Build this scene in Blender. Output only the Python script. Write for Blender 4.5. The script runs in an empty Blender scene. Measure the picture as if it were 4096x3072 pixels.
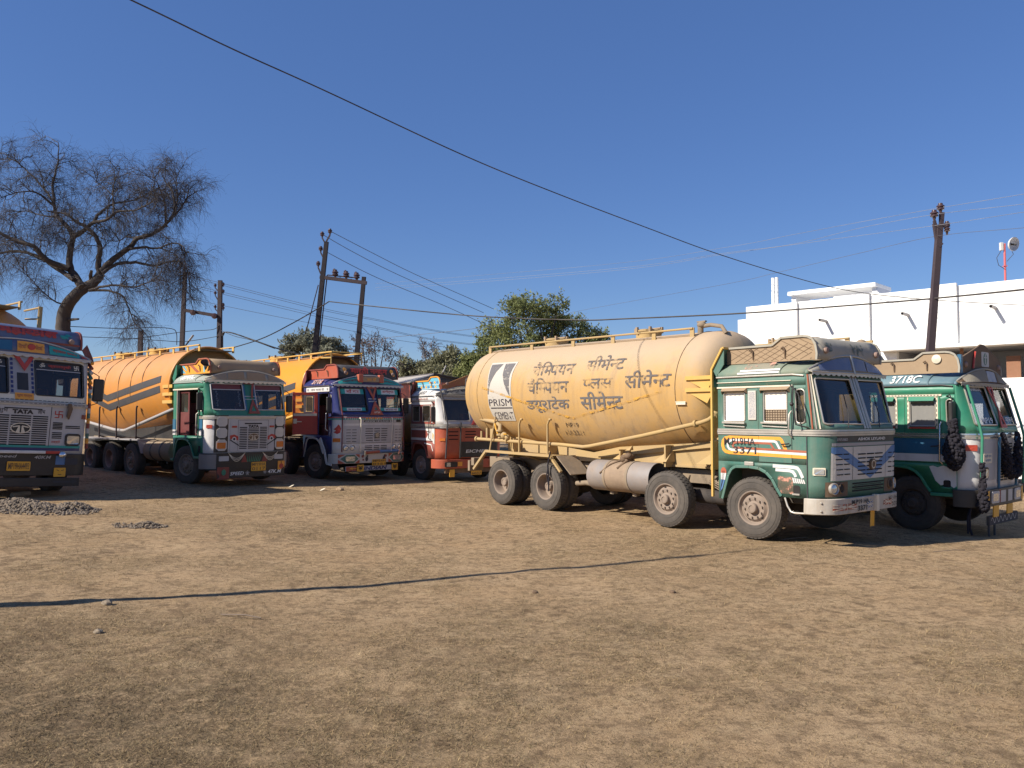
import bpy, bmesh, math, random
import numpy as np
from mathutils import Vector, Matrix
R = math.radians; PI = math.pi
sc = bpy.context.scene; COL = sc.collection
random.seed(7); RNG = np.random.default_rng(11)
# ---------------------------------------------------------------- camera
F_PX, H_CAM = 3200.0, 2.08
PITCH = math.atan((1666-1536)/F_PX)
cam = bpy.data.cameras.new('camera'); cam_o = bpy.data.objects.new('camera', cam); COL.objects.link(cam_o)
cam.sensor_width = 36; cam.lens = 36*F_PX/4096; cam.clip_start = .1; cam.clip_end = 3000
cam_o.location = (0, 0, H_CAM); cam_o.rotation_euler = (PI/2+PITCH, 0, 0); sc.camera = cam_o
# ---------------------------------------------------------------- light
SUN_AZ, SUN_EL = 25.0, 37.0            # shadows run towards +x, a little away from the camera
sd = Vector((-math.cos(R(SUN_AZ))*math.cos(R(SUN_EL)), -math.sin(R(SUN_AZ))*math.cos(R(SUN_EL)), math.sin(R(SUN_EL))))
sun = bpy.data.lights.new('sun', 'SUN'); sun.energy = 5.0; sun.angle = R(.5); sun.color = (1, .93, .82)
sun_o = bpy.data.objects.new('sun', sun); COL.objects.link(sun_o); sun_o.rotation_euler = sd.to_track_quat('Z', 'Y').to_euler()
sun_o.location = (-20, -10, 30)
world = bpy.data.worlds.new('World'); sc.world = world; world.use_nodes = True
wn = world.node_tree.nodes; bg = wn['Background']; sky = wn.new('ShaderNodeTexSky'); sky.sky_type = 'NISHITA'
sky.sun_disc = False; sky.sun_elevation = R(SUN_EL); sky.sun_rotation = math.atan2(sd.x, sd.y)
sky.air_density = 1.0; sky.dust_density = .15; sky.ozone_density = 4.0; sky.altitude = 300
hs = wn.new('ShaderNodeHueSaturation'); hs.inputs['Saturation'].default_value = 1.16; hs.inputs['Hue'].default_value = .512
world.node_tree.links.new(sky.outputs[0], hs.inputs['Color']); sm = wn.new('ShaderNodeMix'); sm.data_type = 'RGBA'; sm.inputs[0].default_value = .36; sm.inputs[7].default_value = (.95, 1.95, 4.7, 1)   # an even, deep winter blue
world.node_tree.links.new(hs.outputs[0], sm.inputs[6]); world.node_tree.links.new(sm.outputs[2], bg.inputs[0]); bg.inputs[1].default_value = .080
vs = sc.view_settings; vs.view_transform = 'Standard'; vs.look = 'None'; vs.exposure = .55; vs.gamma = 1
sc.cycles.max_bounces = 6; sc.cycles.transparent_max_bounces = 12; sc.cycles.use_denoising = True
def cray(px, py):
    a = (px-2048)/F_PX; b = (1536-py)/F_PX; c, s = math.cos(PITCH), math.sin(PITCH)
    return Vector((a, c-b*s, s+b*c))
def at(px, py, D):                      # the point of the place seen at a pixel of the 4096 px photo, D metres out
    r = cray(px, py); return Vector((0, 0, H_CAM)) + r*(D/r.y)
def terr(x, y=20):
    x = np.asarray(x, float); return .034*np.maximum(0, -x-2)-.042*np.clip(x-5.6, 0, 12)
# ---------------------------------------------------------------- materials
MATS = {}
def nodes(name):
    m = bpy.data.materials.new(name); m.use_nodes = True; nt = m.node_tree
    return m, nt, nt.nodes['Principled BSDF'], nt.nodes.new, nt.links.new
def paint(name, col, rough=.5, dust=.25, dcol=(.40, .29, .18), var=.14, scale=3., metal=0., bump=0., spots=0., scol=(.10, .06, .04), dscale=1.0, streak=0., stcol=(.24, .165, .10), wave=.10, top=0., tcol=(.50, .385, .275)):
    if name in MATS: return MATS[name]
    m, nt, b, new, ln = nodes(name); MATS[name] = m
    tc = new('ShaderNodeTexCoord')
    n1 = new('ShaderNodeTexNoise'); n1.inputs['Scale'].default_value = scale; n1.inputs['Detail'].default_value = 6; n1.inputs['Roughness'].default_value = .65
    ln(tc.outputs['Object'], n1.inputs['Vector'])
    mx = new('ShaderNodeMix'); mx.data_type = 'RGBA'
    mx.inputs[6].default_value = (*[c*(1-var*1.6) for c in col], 1); mx.inputs[7].default_value = (*[min(1, c*(1+var)) for c in col], 1)
    ln(n1.outputs['Fac'], mx.inputs[0]); out = mx.outputs[2]
    n2 = new('ShaderNodeTexNoise'); n2.inputs['Scale'].default_value = scale*.55*dscale; n2.inputs['Detail'].default_value = 9; n2.inputs['Roughness'].default_value = .72
    ln(tc.outputs['Object'], n2.inputs['Vector'])
    mr = new('ShaderNodeMapRange'); mr.inputs[1].default_value = .38; mr.inputs[2].default_value = .68; mr.inputs[3].default_value = dust*.25; mr.inputs[4].default_value = dust
    ln(n2.outputs['Fac'], mr.inputs[0])
    m2 = new('ShaderNodeMix'); m2.data_type = 'RGBA'; ln(mr.outputs[0], m2.inputs[0]); ln(out, m2.inputs[6]); m2.inputs[7].default_value = (*dcol, 1); out = m2.outputs[2]
    if spots > 0:
        n3 = new('ShaderNodeTexNoise'); n3.inputs['Scale'].default_value = scale*4; n3.inputs['Detail'].default_value = 8; n3.inputs['Roughness'].default_value = .7
        ln(tc.outputs['Object'], n3.inputs['Vector'])
        m3r = new('ShaderNodeMapRange'); m3r.inputs[1].default_value = .62; m3r.inputs[2].default_value = .70; m3r.inputs[3].default_value = 0; m3r.inputs[4].default_value = spots
        ln(n3.outputs['Fac'], m3r.inputs[0])
        m3 = new('ShaderNodeMix'); m3.data_type = 'RGBA'; ln(m3r.outputs[0], m3.inputs[0]); ln(out, m3.inputs[6]); m3.inputs[7].default_value = (*scol, 1); out = m3.outputs[2]
    if streak:                             # dirt run down by rain
        mp_ = new('ShaderNodeMapping'); mp_.inputs['Scale'].default_value = (2.6, 2.6, .22); ln(tc.outputs['Object'], mp_.inputs[0])
        n6 = new('ShaderNodeTexNoise'); n6.inputs['Scale'].default_value = 2.2; n6.inputs['Detail'].default_value = 8; n6.inputs['Roughness'].default_value = .7; ln(mp_.outputs[0], n6.inputs['Vector'])
        s6 = new('ShaderNodeMapRange'); s6.inputs[1].default_value = .50; s6.inputs[2].default_value = .72; s6.inputs[3].default_value = 0; s6.inputs[4].default_value = streak; ln(n6.outputs['Fac'], s6.inputs[0])
        m6 = new('ShaderNodeMix'); m6.data_type = 'RGBA'; ln(s6.outputs[0], m6.inputs[0]); ln(out, m6.inputs[6]); m6.inputs[7].default_value = (*stcol, 1); out = m6.outputs[2]
    if top:                                # dust that has settled on upward faces
        ge = new('ShaderNodeNewGeometry'); sx = new('ShaderNodeSeparateXYZ'); ln(ge.outputs['Normal'], sx.inputs[0])
        ad = new('ShaderNodeMath'); ad.operation = 'MULTIPLY_ADD'; ad.inputs[1].default_value = .9; ln(n2.outputs['Fac'], ad.inputs[0]); ln(sx.outputs['Z'], ad.inputs[2])
        tr = new('ShaderNodeMapRange'); tr.inputs[1].default_value = .62; tr.inputs[2].default_value = 1.15; tr.inputs[3].default_value = 0; tr.inputs[4].default_value = top; ln(ad.outputs[0], tr.inputs[0])
        m5 = new('ShaderNodeMix'); m5.data_type = 'RGBA'; ln(tr.outputs[0], m5.inputs[0]); ln(out, m5.inputs[6]); m5.inputs[7].default_value = (*tcol, 1); out = m5.outputs[2]
    ln(out, b.inputs['Base Color'])
    rr = new('ShaderNodeMapRange'); rr.inputs[1].default_value = 0; rr.inputs[2].default_value = .7; rr.inputs[3].default_value = rough; rr.inputs[4].default_value = min(1, rough+.35)
    ln(mr.outputs[0], rr.inputs[0]); ln(rr.outputs[0], b.inputs['Roughness'])
    b.inputs['Metallic'].default_value = metal
    if wave and not bump:                  # beaten panels are never quite flat
        n8 = new('ShaderNodeTexNoise'); n8.inputs['Scale'].default_value = 3.2; n8.inputs['Detail'].default_value = 3; ln(tc.outputs['Object'], n8.inputs['Vector'])
        bp = new('ShaderNodeBump'); bp.inputs['Strength'].default_value = wave; bp.inputs['Distance'].default_value = .12; ln(n8.outputs['Fac'], bp.inputs['Height']); ln(bp.outputs[0], b.inputs['Normal'])
    if bump:
        bp = new('ShaderNodeBump'); bp.inputs['Strength'].default_value = bump; bp.inputs['Distance'].default_value = .02
        ln(n2.outputs['Fac'], bp.inputs['Height']); ln(bp.outputs[0], b.inputs['Normal'])
    return m
def worn(name, col, wear=.5, scale=9.):
    if name in MATS: return MATS[name]
    m, nt, b, new, ln = nodes(name); MATS[name] = m
    b.inputs['Base Color'].default_value = (*col, 1); b.inputs['Roughness'].default_value = .7
    tc = new('ShaderNodeTexCoord'); n = new('ShaderNodeTexNoise'); n.inputs['Scale'].default_value = scale; n.inputs['Detail'].default_value = 9; n.inputs['Roughness'].default_value = .75
    mp = new('ShaderNodeMapping'); mp.inputs['Scale'].default_value = (1, 1, 1.6); ln(tc.outputs['Object'], mp.inputs[0]); ln(mp.outputs[0], n.inputs['Vector'])
    mr = new('ShaderNodeMapRange'); mr.inputs[1].default_value = .40+.12*wear; mr.inputs[2].default_value = .47+.13*wear; mr.inputs[3].default_value = .12; mr.inputs[4].default_value = 1
    ln(n.outputs['Fac'], mr.inputs[0]); ln(mr.outputs[0], b.inputs['Alpha'])
    return m
def glass(name, tint=(.45, .5, .55), refl=.10):
    if name in MATS: return MATS[name]
    m = bpy.data.materials.new(name); m.use_nodes = True; nt = m.node_tree; nt.nodes.remove(nt.nodes['Principled BSDF']); MATS[name] = m
    t = nt.nodes.new('ShaderNodeBsdfTransparent'); t.inputs[0].default_value = (*tint, 1)
    g = nt.nodes.new('ShaderNodeBsdfGlossy'); g.inputs['Roughness'].default_value = .05
    fr = nt.nodes.new('ShaderNodeFresnel'); fr.inputs[0].default_value = 1.5
    ad = nt.nodes.new('ShaderNodeMath'); ad.operation = 'MULTIPLY_ADD'; ad.inputs[1].default_value = .9; ad.inputs[2].default_value = refl*.3
    d = nt.nodes.new('ShaderNodeBsdfDiffuse'); d.inputs[0].default_value = (.30, .25, .19, 1)
    mx = nt.nodes.new('ShaderNodeMixShader'); mx2 = nt.nodes.new('ShaderNodeMixShader'); mx2.inputs[0].default_value = .06
    L = nt.links.new; L(fr.outputs[0], ad.inputs[0]); L(ad.outputs[0], mx.inputs[0]); L(t.outputs[0], mx.inputs[1]); L(g.outputs[0], mx.inputs[2])
    L(mx.outputs[0], mx2.inputs[1]); L(d.outputs[0], mx2.inputs[2])
    L(mx2.outputs[0], nt.nodes['Material Output'].inputs[0]); return m
DUST = (.43, .31, .19)
def mats():
    P = paint
    P('tank_dusty', (.52, .285, .06), .68, .80, (.39, .285, .175), .13, 1.1, bump=.12, spots=.45, scol=(.27, .19, .115), top=.8, tcol=(.43, .325, .225), streak=.65)
    P('tank_yellow', (.60, .225, .02), .38, .36, (.42, .25, .12), .10, .9, bump=.03, spots=.22, scol=(.20, .12, .06), streak=.3, top=.38, tcol=(.46, .29, .18))
    P('tank_yellow_clean', (.68, .265, .012), .3, .16, (.50, .33, .16), .08, .9, bump=.03)
    P('tank_front_dust', (.30, .17, .07), .8, .6, (.30, .20, .11), .12, 2)
    P('frame_yellow', (.44, .29, .10), .7, .85, (.36, .265, .16), .12, 2)
    P('rail_yellow', (.62, .36, .06), .55, .4, DUST, .1, 2)
    P('green_dull', (.035, .145, .112), .45, .45, (.19, .205, .155), .14, 3, streak=.32, stcol=(.17, .165, .115), spots=.5, scol=(.22, .20, .13))
    P('green_bright', (.015, .205, .12), .38, .2, (.25, .25, .17), .10, 3)
    P('green_cab', (.012, .17, .105), .38, .2, (.22, .22, .15), .10, 3)
    P('blue_deep', (.020, .027, .125), .3, .10, (.2, .18, .18), .1, 3)
    P('blue_teal', (.012, .11, .21), .35, .15, (.25, .25, .22), .1, 3)
    P('roof_green_dust', (.10, .19, .15), .6, .75, (.30, .27, .19), .15, 2.2)
    P('roof_blue_dust', (.07, .17, .22), .5, .4, (.28, .27, .22), .15, 2.5)
    P('roof_grey_dust', (.27, .32, .29), .6, .5, (.38, .35, .28), .12, 2.5)
    P('white_paint', (.66, .64, .62), .45, .22, (.42, .36, .28), .06, 3, streak=.3, stcol=(.40, .34, .27))
    P('white_dirty', (.57, .54, .49), .5, .4, (.42, .34, .24), .10, 3, spots=.5, scol=(.30, .20, .12))
    P('grey_fascia', (.46, .45, .45), .5, .35, (.40, .35, .28), .08, 3)
    P('cream', (.74, .67, .52), .5, .3, DUST, .08, 4)
    P('orange_paint', (.78, .32, .03), .5, .1, DUST, .08, 5)
    P('red_paint', (.46, .03, .02), .5, .2, (.35, .22, .15), .12, 4)
    P('red_orange', (.40, .062, .024), .5, .25, (.38, .25, .16), .12, 4)
    P('door_red_shaded', (.13, .018, .02), .6, .2, (.2, .12, .09), .12, 4)  # red darkened to stand for the shade inside the doorway
    P('red_dull', (.24, .038, .028), .6, .25, (.30, .20, .13), .14, 4)
    P('brown_stripe', (.35, .085, .04), .5, .15, DUST, .1, 5)
    P('maroon', (.14, .02, .025), .6, .2, (.3, .2, .15), .1, 4)
    P('brown_box', (.30, .205, .125), .85, .55, (.38, .28, .175), .16, 3, bump=.15, spots=.3, scol=(.16, .10, .06))
    P('brown_dark', (.12, .075, .045), .85, .5, (.24, .16, .095), .2, 3, bump=.2)
    P('grey_box', (.34, .32, .27), .75, .5, (.36, .30, .21), .12, 3, spots=.3, scol=(.2, .15, .1))
    P('chrome_dull', (.52, .48, .42), .35, .35, (.34, .28, .20), .1, 4, metal=.55)
    P('chrome', (.75, .75, .74), .18, .1, DUST, .05, 4, metal=.9)
    P('black_paint', (.018, .017, .017), .45, .18, (.14, .11, .085), .2, 4)
    P('black_slot', (.008, .008, .009), .9, 0, var=0)
    P('blue_stripe', (.055, .16, .36), .5, .2, (.3, .28, .25), .1, 5)
    P('tyre', (.055, .048, .042), .85, .75, (.135, .112, .09), .25, 6, bump=.1)
    P('tyre_dark', (.035, .03, .027), .9, .6, (.11, .085, .065), .25, 6)
    P('rim_dusty', (.25, .195, .155), .75, .7, (.27, .20, .145), .18, 7, spots=.35, scol=(.11, .075, .06))
    P('rim_red', (.26, .16, .13), .7, .6, (.36, .27, .21), .18, 7, spots=.4, scol=(.08, .05, .05))
    P('hole_dark', (.02, .016, .014), .9, 0, var=0)
    P('chassis_dusty', (.20, .155, .11), .8, .6, (.36, .265, .17), .2, 4)
    P('chassis_dark', (.035, .03, .028), .8, .4, (.12, .09, .07), .2, 4)
    P('drum_metal', (.25, .24, .24), .5, .6, (.33, .24, .17), .2, 3, metal=.25, spots=.3, scol=(.12, .09, .08))
    P('interior', (.05, .045, .042), .9, .2, var=.2)
    P('curtain_white', (.86, .80, .70), .8, .05, var=.04)
    P('drum_dirt', (.24, .17, .115), .8, .6, (.36, .26, .17), .25, 5, spots=.5, scol=(.34, .30, .26)); P('bumper_worn', (.50, .46, .40), .55, .5, (.36, .28, .19), .12, 4, spots=.75, scol=(.20, .12, .075), streak=.5, stcol=(.28, .20, .13)); P('curtain_grey', (.20, .195, .185), .8, .3, (.3, .26, .2), .1, 4)
    P('bead_blind', (.33, .25, .17), .8, .3, var=.3, scale=30)
    P('plate_yellow', (.72, .36, .02), .5, .15, DUST, .1, 5)
    P('lamp_glass', (.62, .64, .62), .12, .12, DUST, .15, 8, metal=.6)
    P('lamp_amber', (.60, .16, .02), .2, .1, DUST, .1, 8)
    P('lamp_red', (.45, .05, .03), .25, .1, DUST, .1, 8)
    P('tassel_black', (.012, .010, .016), .95, .1, (.05, .04, .05), .2, 20)
    P('lettering_black', (.02, .018, .018), .6, .15, (.2, .15, .1), .1, 8)
    P('lettering_white', (.80, .79, .75), .5, .15, (.5, .4, .3), .1, 8)
    P('teal', (.01, .30, .27), .45, .1, var=.1)
    P('pink_faded', (.58, .27, .18), .7, .5, (.38, .28, .2), .2, 4)
    P('grey_stripe', (.040, .042, .052), .85, .12, (.26, .19, .12), .15, 3)
    P('pipe_grey', (.30, .30, .32), .5, .3, DUST, .1, 4)
    P('wall_white', (.86, .85, .82), .8, .12, (.66, .62, .56), .04, .6, bump=.08, streak=.16, stcol=(.52, .50, .47))
    P('wall_trim', (.62, .62, .64), .8, .15, (.5, .48, .45), .05, 1)
    P('slab_stained', (.80, .78, .74), .85, .35, (.50, .47, .43), .08, 1.5)
    P('grey_plaster', (.40, .38, .37), .85, .2, (.3, .28, .26), .1, 1)
    P('pole_shaded', (.018, .014, .02), .85, .3, (.04, .03, .03), .2, 2)  # near-black tone carries the shade on the paired poles
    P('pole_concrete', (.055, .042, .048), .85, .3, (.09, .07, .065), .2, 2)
    P('pole_rust_shaded', (.045, .03, .036), .7, .3, (.085, .055, .05), .2, 2)  # rust tone darkened so the colour carries the poles' shade
    P('insulator', (.06, .03, .035), .25, .1, var=.2)
    P('cable_black', (.025, .022, .022), .6, .1, var=.1)
    P('wire_alu', (.27, .28, .31), .45, .1, var=.1, metal=.3)
    P('wire_thin', (.10, .10, .11), .6, .1, var=.1)
    P('shed_roof', (.42, .38, .34), .7, .4, (.38, .32, .26), .1, .8)
    P('shed_shaded', (.075, .07, .075), .8, .3, (.14, .12, .11), .1, .8)  # shade on the side turned from the sun, put into the colour
    P('mast_red', (.62, .12, .12), .5, .1, var=.1)
    P('bark_grey', (.052, .043, .04), .95, .4, (.13, .10, .08), .3, 5, bump=.4)
    P('twig', (.055, .047, .047), .9, .2, (.085, .07, .066), .2, 3)
    P('stone', (.15, .122, .098), .9, .8, (.26, .195, .128), .3, 14, bump=.3)
    P('rock_tan', (.25, .20, .14), .9, .4, (.3, .22, .14), .25, 12, bump=.4)
    P('wood_old', (.16, .12, .09), .85, .4, (.3, .22, .15), .2, 8)
    glass('glass_windscreen', (.55, .58, .62), .10); glass('glass_side', (.62, .64, .64), .1)
mats()
M = MATS
# ---------------------------------------------------------------- mesh builder
class MB:
    def __init__(s): s.v = []; s.f = []; s.mi = []; s.cur = 0
    def add(s, vs, fs):
        o = len(s.v); s.v += [tuple(v) for v in vs]; s.f += [tuple(i+o for i in f) for f in fs]; s.mi += [s.cur]*len(fs); return s
    def box(s, x0, x1, y0, y1, z0, z1):
        return s.add([(x, y, z) for x in (x0, x1) for y in (y0, y1) for z in (z0, z1)],
                     [(0, 1, 3, 2), (4, 6, 7, 5), (0, 4, 5, 1), (2, 3, 7, 6), (0, 2, 6, 4), (1, 5, 7, 3)])
    def bar(s, p0, p1, w, h, up=(0, 0, 1)):
        p0, p1 = Vector(p0), Vector(p1); d = (p1-p0).normalized(); u = Vector(up)
        if abs(d.dot(u)) > .98: u = Vector((1, 0, 0))
        a = d.cross(u).normalized()*w/2; b = a.cross(d).normalized()*h/2
        vs = [p+i*a+j*b for p in (p0, p1) for i in (-1, 1) for j in (-1, 1)]
        return s.add(vs, [(0, 1, 3, 2), (4, 6, 7, 5), (0, 4, 5, 1), (2, 3, 7, 6), (0, 2, 6, 4), (1, 5, 7, 3)])
    def tube(s, pts, r, n=8, caps=True):
        pts = [Vector(p) for p in pts]; rs = r if isinstance(r, (list, tuple)) else [r]*len(pts)
        o = len(s.v); prev = None
        for i, p in enumerate(pts):
            d = (pts[min(i+1, len(pts)-1)]-pts[max(i-1, 0)]).normalized()
            if prev is None:
                u = Vector((0, 0, 1)) if abs(d.z) < .9 else Vector((1, 0, 0)); a = d.cross(u).normalized()
            else:
                a = (prev-d*prev.dot(d)); a = a.normalized() if a.length > 1e-6 else d.orthogonal().normalized()
            prev = a; b = d.cross(a)
            for k in range(n):
                t = 2*PI*k/n; s.v.append(tuple(p+(a*math.cos(t)+b*math.sin(t))*rs[i]))
        for i in range(len(pts)-1):
            for k in range(n):
                s.f.append((o+i*n+k, o+i*n+(k+1) % n, o+(i+1)*n+(k+1) % n, o+(i+1)*n+k)); s.mi.append(s.cur)
        if caps:
            s.f.append(tuple(o+k for k in range(n))[::-1]); s.f.append(tuple(o+(len(pts)-1)*n+k for k in range(n))); s.mi += [s.cur]*2
        return s
    def lathe(s, prof, c=(0, 0, 0), n=32, axis='y'):
        o = len(s.v)
        for r, a in prof:
            for k in range(n):
                t = 2*PI*k/n; x, z = r*math.cos(t), r*math.sin(t)
                p = (x, a, z) if axis == 'y' else ((a, x, z) if axis == 'x' else (x, z, a))
                s.v.append((p[0]+c[0], p[1]+c[1], p[2]+c[2]))
        for i in range(len(prof)-1):
            for k in range(n):
                s.f.append((o+i*n+k, o+i*n+(k+1) % n, o+(i+1)*n+(k+1) % n, o+(i+1)*n+k)); s.mi.append(s.cur)
        return s
    def prism(s, poly, axis, a, b):
        def mk(u, v, w): return {'y': (u, w, v), 'x': (w, u, v), 'z': (u, v, w)}[axis]
        n = len(poly)
        return s.add([mk(u, v, a) for u, v in poly]+[mk(u, v, b) for u, v in poly],
                     [tuple(range(n)), tuple(range(2*n-1, n-1, -1))]+[(i, n+i, n+(i+1) % n, (i+1) % n) for i in range(n)])
    def grid(s, fn, us, vs, holes=()):
        o = len(s.v); nv = len(vs)
        for u in us:
            for v in vs: s.v.append(tuple(fn(u, v)))
        for i in range(len(us)-1):
            for j in range(nv-1):
                cu, cv = (us[i]+us[i+1])/2, (vs[j]+vs[j+1])/2
                if any(h[0] < cu < h[1] and h[2] < cv < h[3] for h in holes): continue
                s.f.append((o+i*nv+j, o+(i+1)*nv+j, o+(i+1)*nv+j+1, o+i*nv+j+1)); s.mi.append(s.cur)
        return s
    def ball(s, c, r, n=10, m=6, sq=(1, 1, 1)):
        pr = [(math.sin(PI*i/m), -math.cos(PI*i/m)) for i in range(m+1)]
        o = len(s.v)
        for a, h in pr:
            for k in range(n): s.v.append((c[0]+r*sq[0]*a*math.cos(2*PI*k/n), c[1]+r*sq[1]*a*math.sin(2*PI*k/n), c[2]+r*sq[2]*h))
        for i in range(m):
            for k in range(n):
                s.f.append((o+i*n+k, o+i*n+(k+1) % n, o+(i+1)*n+(k+1) % n, o+(i+1)*n+k)); s.mi.append(s.cur)
        return s
    def build(s, name, mat, parent=None, smooth=None, bevel=0, solid=0, soff=-1, label=None):
        me = bpy.data.meshes.new(name); me.from_pydata(s.v, [], s.f)
        ml = mat if isinstance(mat, (list, tuple)) else [mat]
        for m in ml: me.materials.append(M[m] if isinstance(m, str) else m)
        if len(ml) > 1: me.polygons.foreach_set('material_index', s.mi)
        if smooth:
            me.polygons.foreach_set('use_smooth', [True]*len(me.polygons)); me.set_sharp_from_angle(angle=R(smooth))
        o = bpy.data.objects.new(name, me); COL.objects.link(o)
        if parent is not None: o.parent = parent
        if solid:
            md = o.modifiers.new('solid', 'SOLIDIFY'); md.thickness = solid; md.offset = soff
        if bevel:
            md = o.modifiers.new('bevel', 'BEVEL'); md.width = bevel; md.segments = 2; md.limit_method = 'ANGLE'; md.angle_limit = R(40)
        if label: o['label'] = label
        return o
def tag(o, label=None, cat=None, group=None, kind=None):
    if label: o['label'] = label
    if cat: o['category'] = cat
    if group: o['group'] = group
    if kind: o['kind'] = kind
    return o
def empty(name, loc, rz=0, sc_=1, **k):
    o = bpy.data.objects.new(name, None); COL.objects.link(o); o.location = loc; o.rotation_euler = (0, 0, rz); o.scale = (sc_,)*3
    o.empty_display_size = .3; return tag(o, **k)
def dup(o, parent, loc=None, rz=None):
    c = o.copy(); COL.objects.link(c); c.parent = parent
    if loc is not None: c.location = loc
    if rz is not None: c.rotation_euler = (0, 0, rz)
    for ch in list(o.children): dup(ch, c)
    return c
# ---------------------------------------------------------------- flat shapes and lettering laid on surfaces
_TX = {}
def _txraw(body, bold=.0, shear=0.):
    k = (body, bold, shear)
    if k in _TX: return _TX[k]
    c = bpy.data.curves.new('tmp', 'FONT'); c.body = body; c.offset = bold; c.shear = shear; c.resolution_u = 3
    o = bpy.data.objects.new('tmp', c); COL.objects.link(o)
    bpy.context.view_layer.update()
    me = bpy.data.meshes.new_from_object(o.evaluated_get(bpy.context.evaluated_depsgraph_get()))
    v = [(p.co.x, p.co.y) for p in me.vertices]; f = [tuple(p.vertices) for p in me.polygons]
    bpy.data.objects.remove(o); bpy.data.curves.remove(c); bpy.data.meshes.remove(me)
    _TX[k] = (v, f); return _TX[k]
def _xmax(t, b): v = _txraw(t, b)[0]; return max(p[0] for p in v) if v else 0
def _adv(run, b): return _xmax(run+'न', b)-_xmax('न', b)
def text2d(body, x0, x1, y0, y1, bold=.0, shear=0.):
    """lettering fitted into a box; '~' after a letter makes its half form (right stem cut off)"""
    V, Fc = [], []; x = 0; run = ''
    def put(v, f, dx):
        o = len(V); V.extend((a+dx, b) for a, b in v); Fc.extend(tuple(i+o for i in q) for q in f)
    if '~' not in body: V, Fc = [list(q) for q in _txraw(body, bold, shear)]
    else:
        i = 0
        while i < len(body):
            if i+1 < len(body) and body[i+1] == '~':
                if run: put(*_txraw(run, bold), x); x += _adv(run, bold); run = ''
                v, f = _txraw(body[i], bold); cut = max(p[0] for p in v)-.165
                bm = bmesh.new(); vs_ = [bm.verts.new((a, b, 0)) for a, b in v]
                for q in f:
                    try: bm.faces.new([vs_[k] for k in q])
                    except ValueError: pass
                bmesh.ops.bisect_plane(bm, geom=bm.verts[:]+bm.edges[:]+bm.faces[:], plane_co=(cut, 0, 0), plane_no=(1, 0, 0), clear_outer=True)
                bm.verts.index_update(); put([(p.co.x, p.co.y) for p in bm.verts], [tuple(p.index for p in q.verts) for q in bm.faces], x); bm.free()
                x += cut-.02; i += 2
            else: run += body[i]; i += 1
        if run: put(*_txraw(run, bold), x)
        V = [(a+shear*b, b) for a, b in V]
    ax, bx = min(p[0] for p in V), max(p[0] for p in V); ay, by = min(p[1] for p in V), max(p[1] for p in V)
    return [((a-ax)/(bx-ax)*(x1-x0)+x0, (b-ay)/(by-ay)*(y1-y0)+y0) for a, b in V], Fc
def poly2d(*polys):
    V, Fc = [], []
    for p in polys: Fc.append(tuple(range(len(V), len(V)+len(p)))); V += p
    return V, Fc
def rect(x0, x1, y0, y1): return [(x0, y0), (x1, y0), (x1, y1), (x0, y1)]
def rrect(x0, x1, y0, y1, r=.05, n=4):
    o = []
    for cx, cy, a0 in ((x1-r, y0+r, -90), (x1-r, y1-r, 0), (x0+r, y1-r, 90), (x0+r, y0+r, 180)):
        for i in range(n+1): t = R(a0+90*i/n); o.append((cx+r*math.cos(t), cy+r*math.sin(t)))
    return o
def circ(cx, cy, rx, ry=None, n=20): ry = ry or rx; return [(cx+rx*math.cos(2*PI*i/n), cy+ry*math.sin(2*PI*i/n)) for i in range(n)]
def stroke(pts, w):
    """a painted line of even width along a 2-D polyline, as quads joined at mitres"""
    L, Rr = [], []
    for i, p in enumerate(pts):
        a = Vector(pts[max(i-1, 0)]); b = Vector(p); c = Vector(pts[min(i+1, len(pts)-1)])
        d1 = (b-a).normalized() if i > 0 else (c-b).normalized(); d2 = (c-b).normalized() if i < len(pts)-1 else d1
        n = Vector((-(d1.y+d2.y), d1.x+d2.x)); n = n.normalized() if n.length > 1e-6 else Vector((-d1.y, d1.x))
        k = w/2/max(.35, n.dot(Vector((-d1.y, d1.x)))); L.append(tuple(b+n*k)); Rr.append(tuple(b-n*k))
    return [[L[i], Rr[i], Rr[i+1], L[i+1]] for i in range(len(pts)-1)]
def decal(parent, name, mat, geo, mapf, step=None, label=None, thick=0, smooth=None):
    V, Fc = geo; bm = bmesh.new(); vs_ = [bm.verts.new((a, b, 0)) for a, b in V]
    for q in Fc:
        try: bm.faces.new([vs_[k] for k in q])
        except ValueError: pass
    bmesh.ops.triangulate(bm, faces=bm.faces[:])
    if step:
        for ax in (0, 1):
            st = step[ax] if isinstance(step, tuple) else step
            if not st: continue
            lo, hi = min(p[ax] for p in V), max(p[ax] for p in V); k = math.floor(lo/st)+1
            while k*st < hi:
                co = [0, 0, 0]; no = [0, 0, 0]; co[ax] = k*st; no[ax] = 1
                bmesh.ops.bisect_plane(bm, geom=bm.verts[:]+bm.edges[:]+bm.faces[:], plane_co=co, plane_no=no); k += 1
    bm.verts.index_update()
    mb = MB(); mb.add([mapf(p.co.x, p.co.y) for p in bm.verts], [tuple(p.index for p in q.verts) for q in bm.faces]); bm.free()
    return mb.build(name, mat, parent, label=label, solid=thick, soff=0, smooth=smooth)
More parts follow.
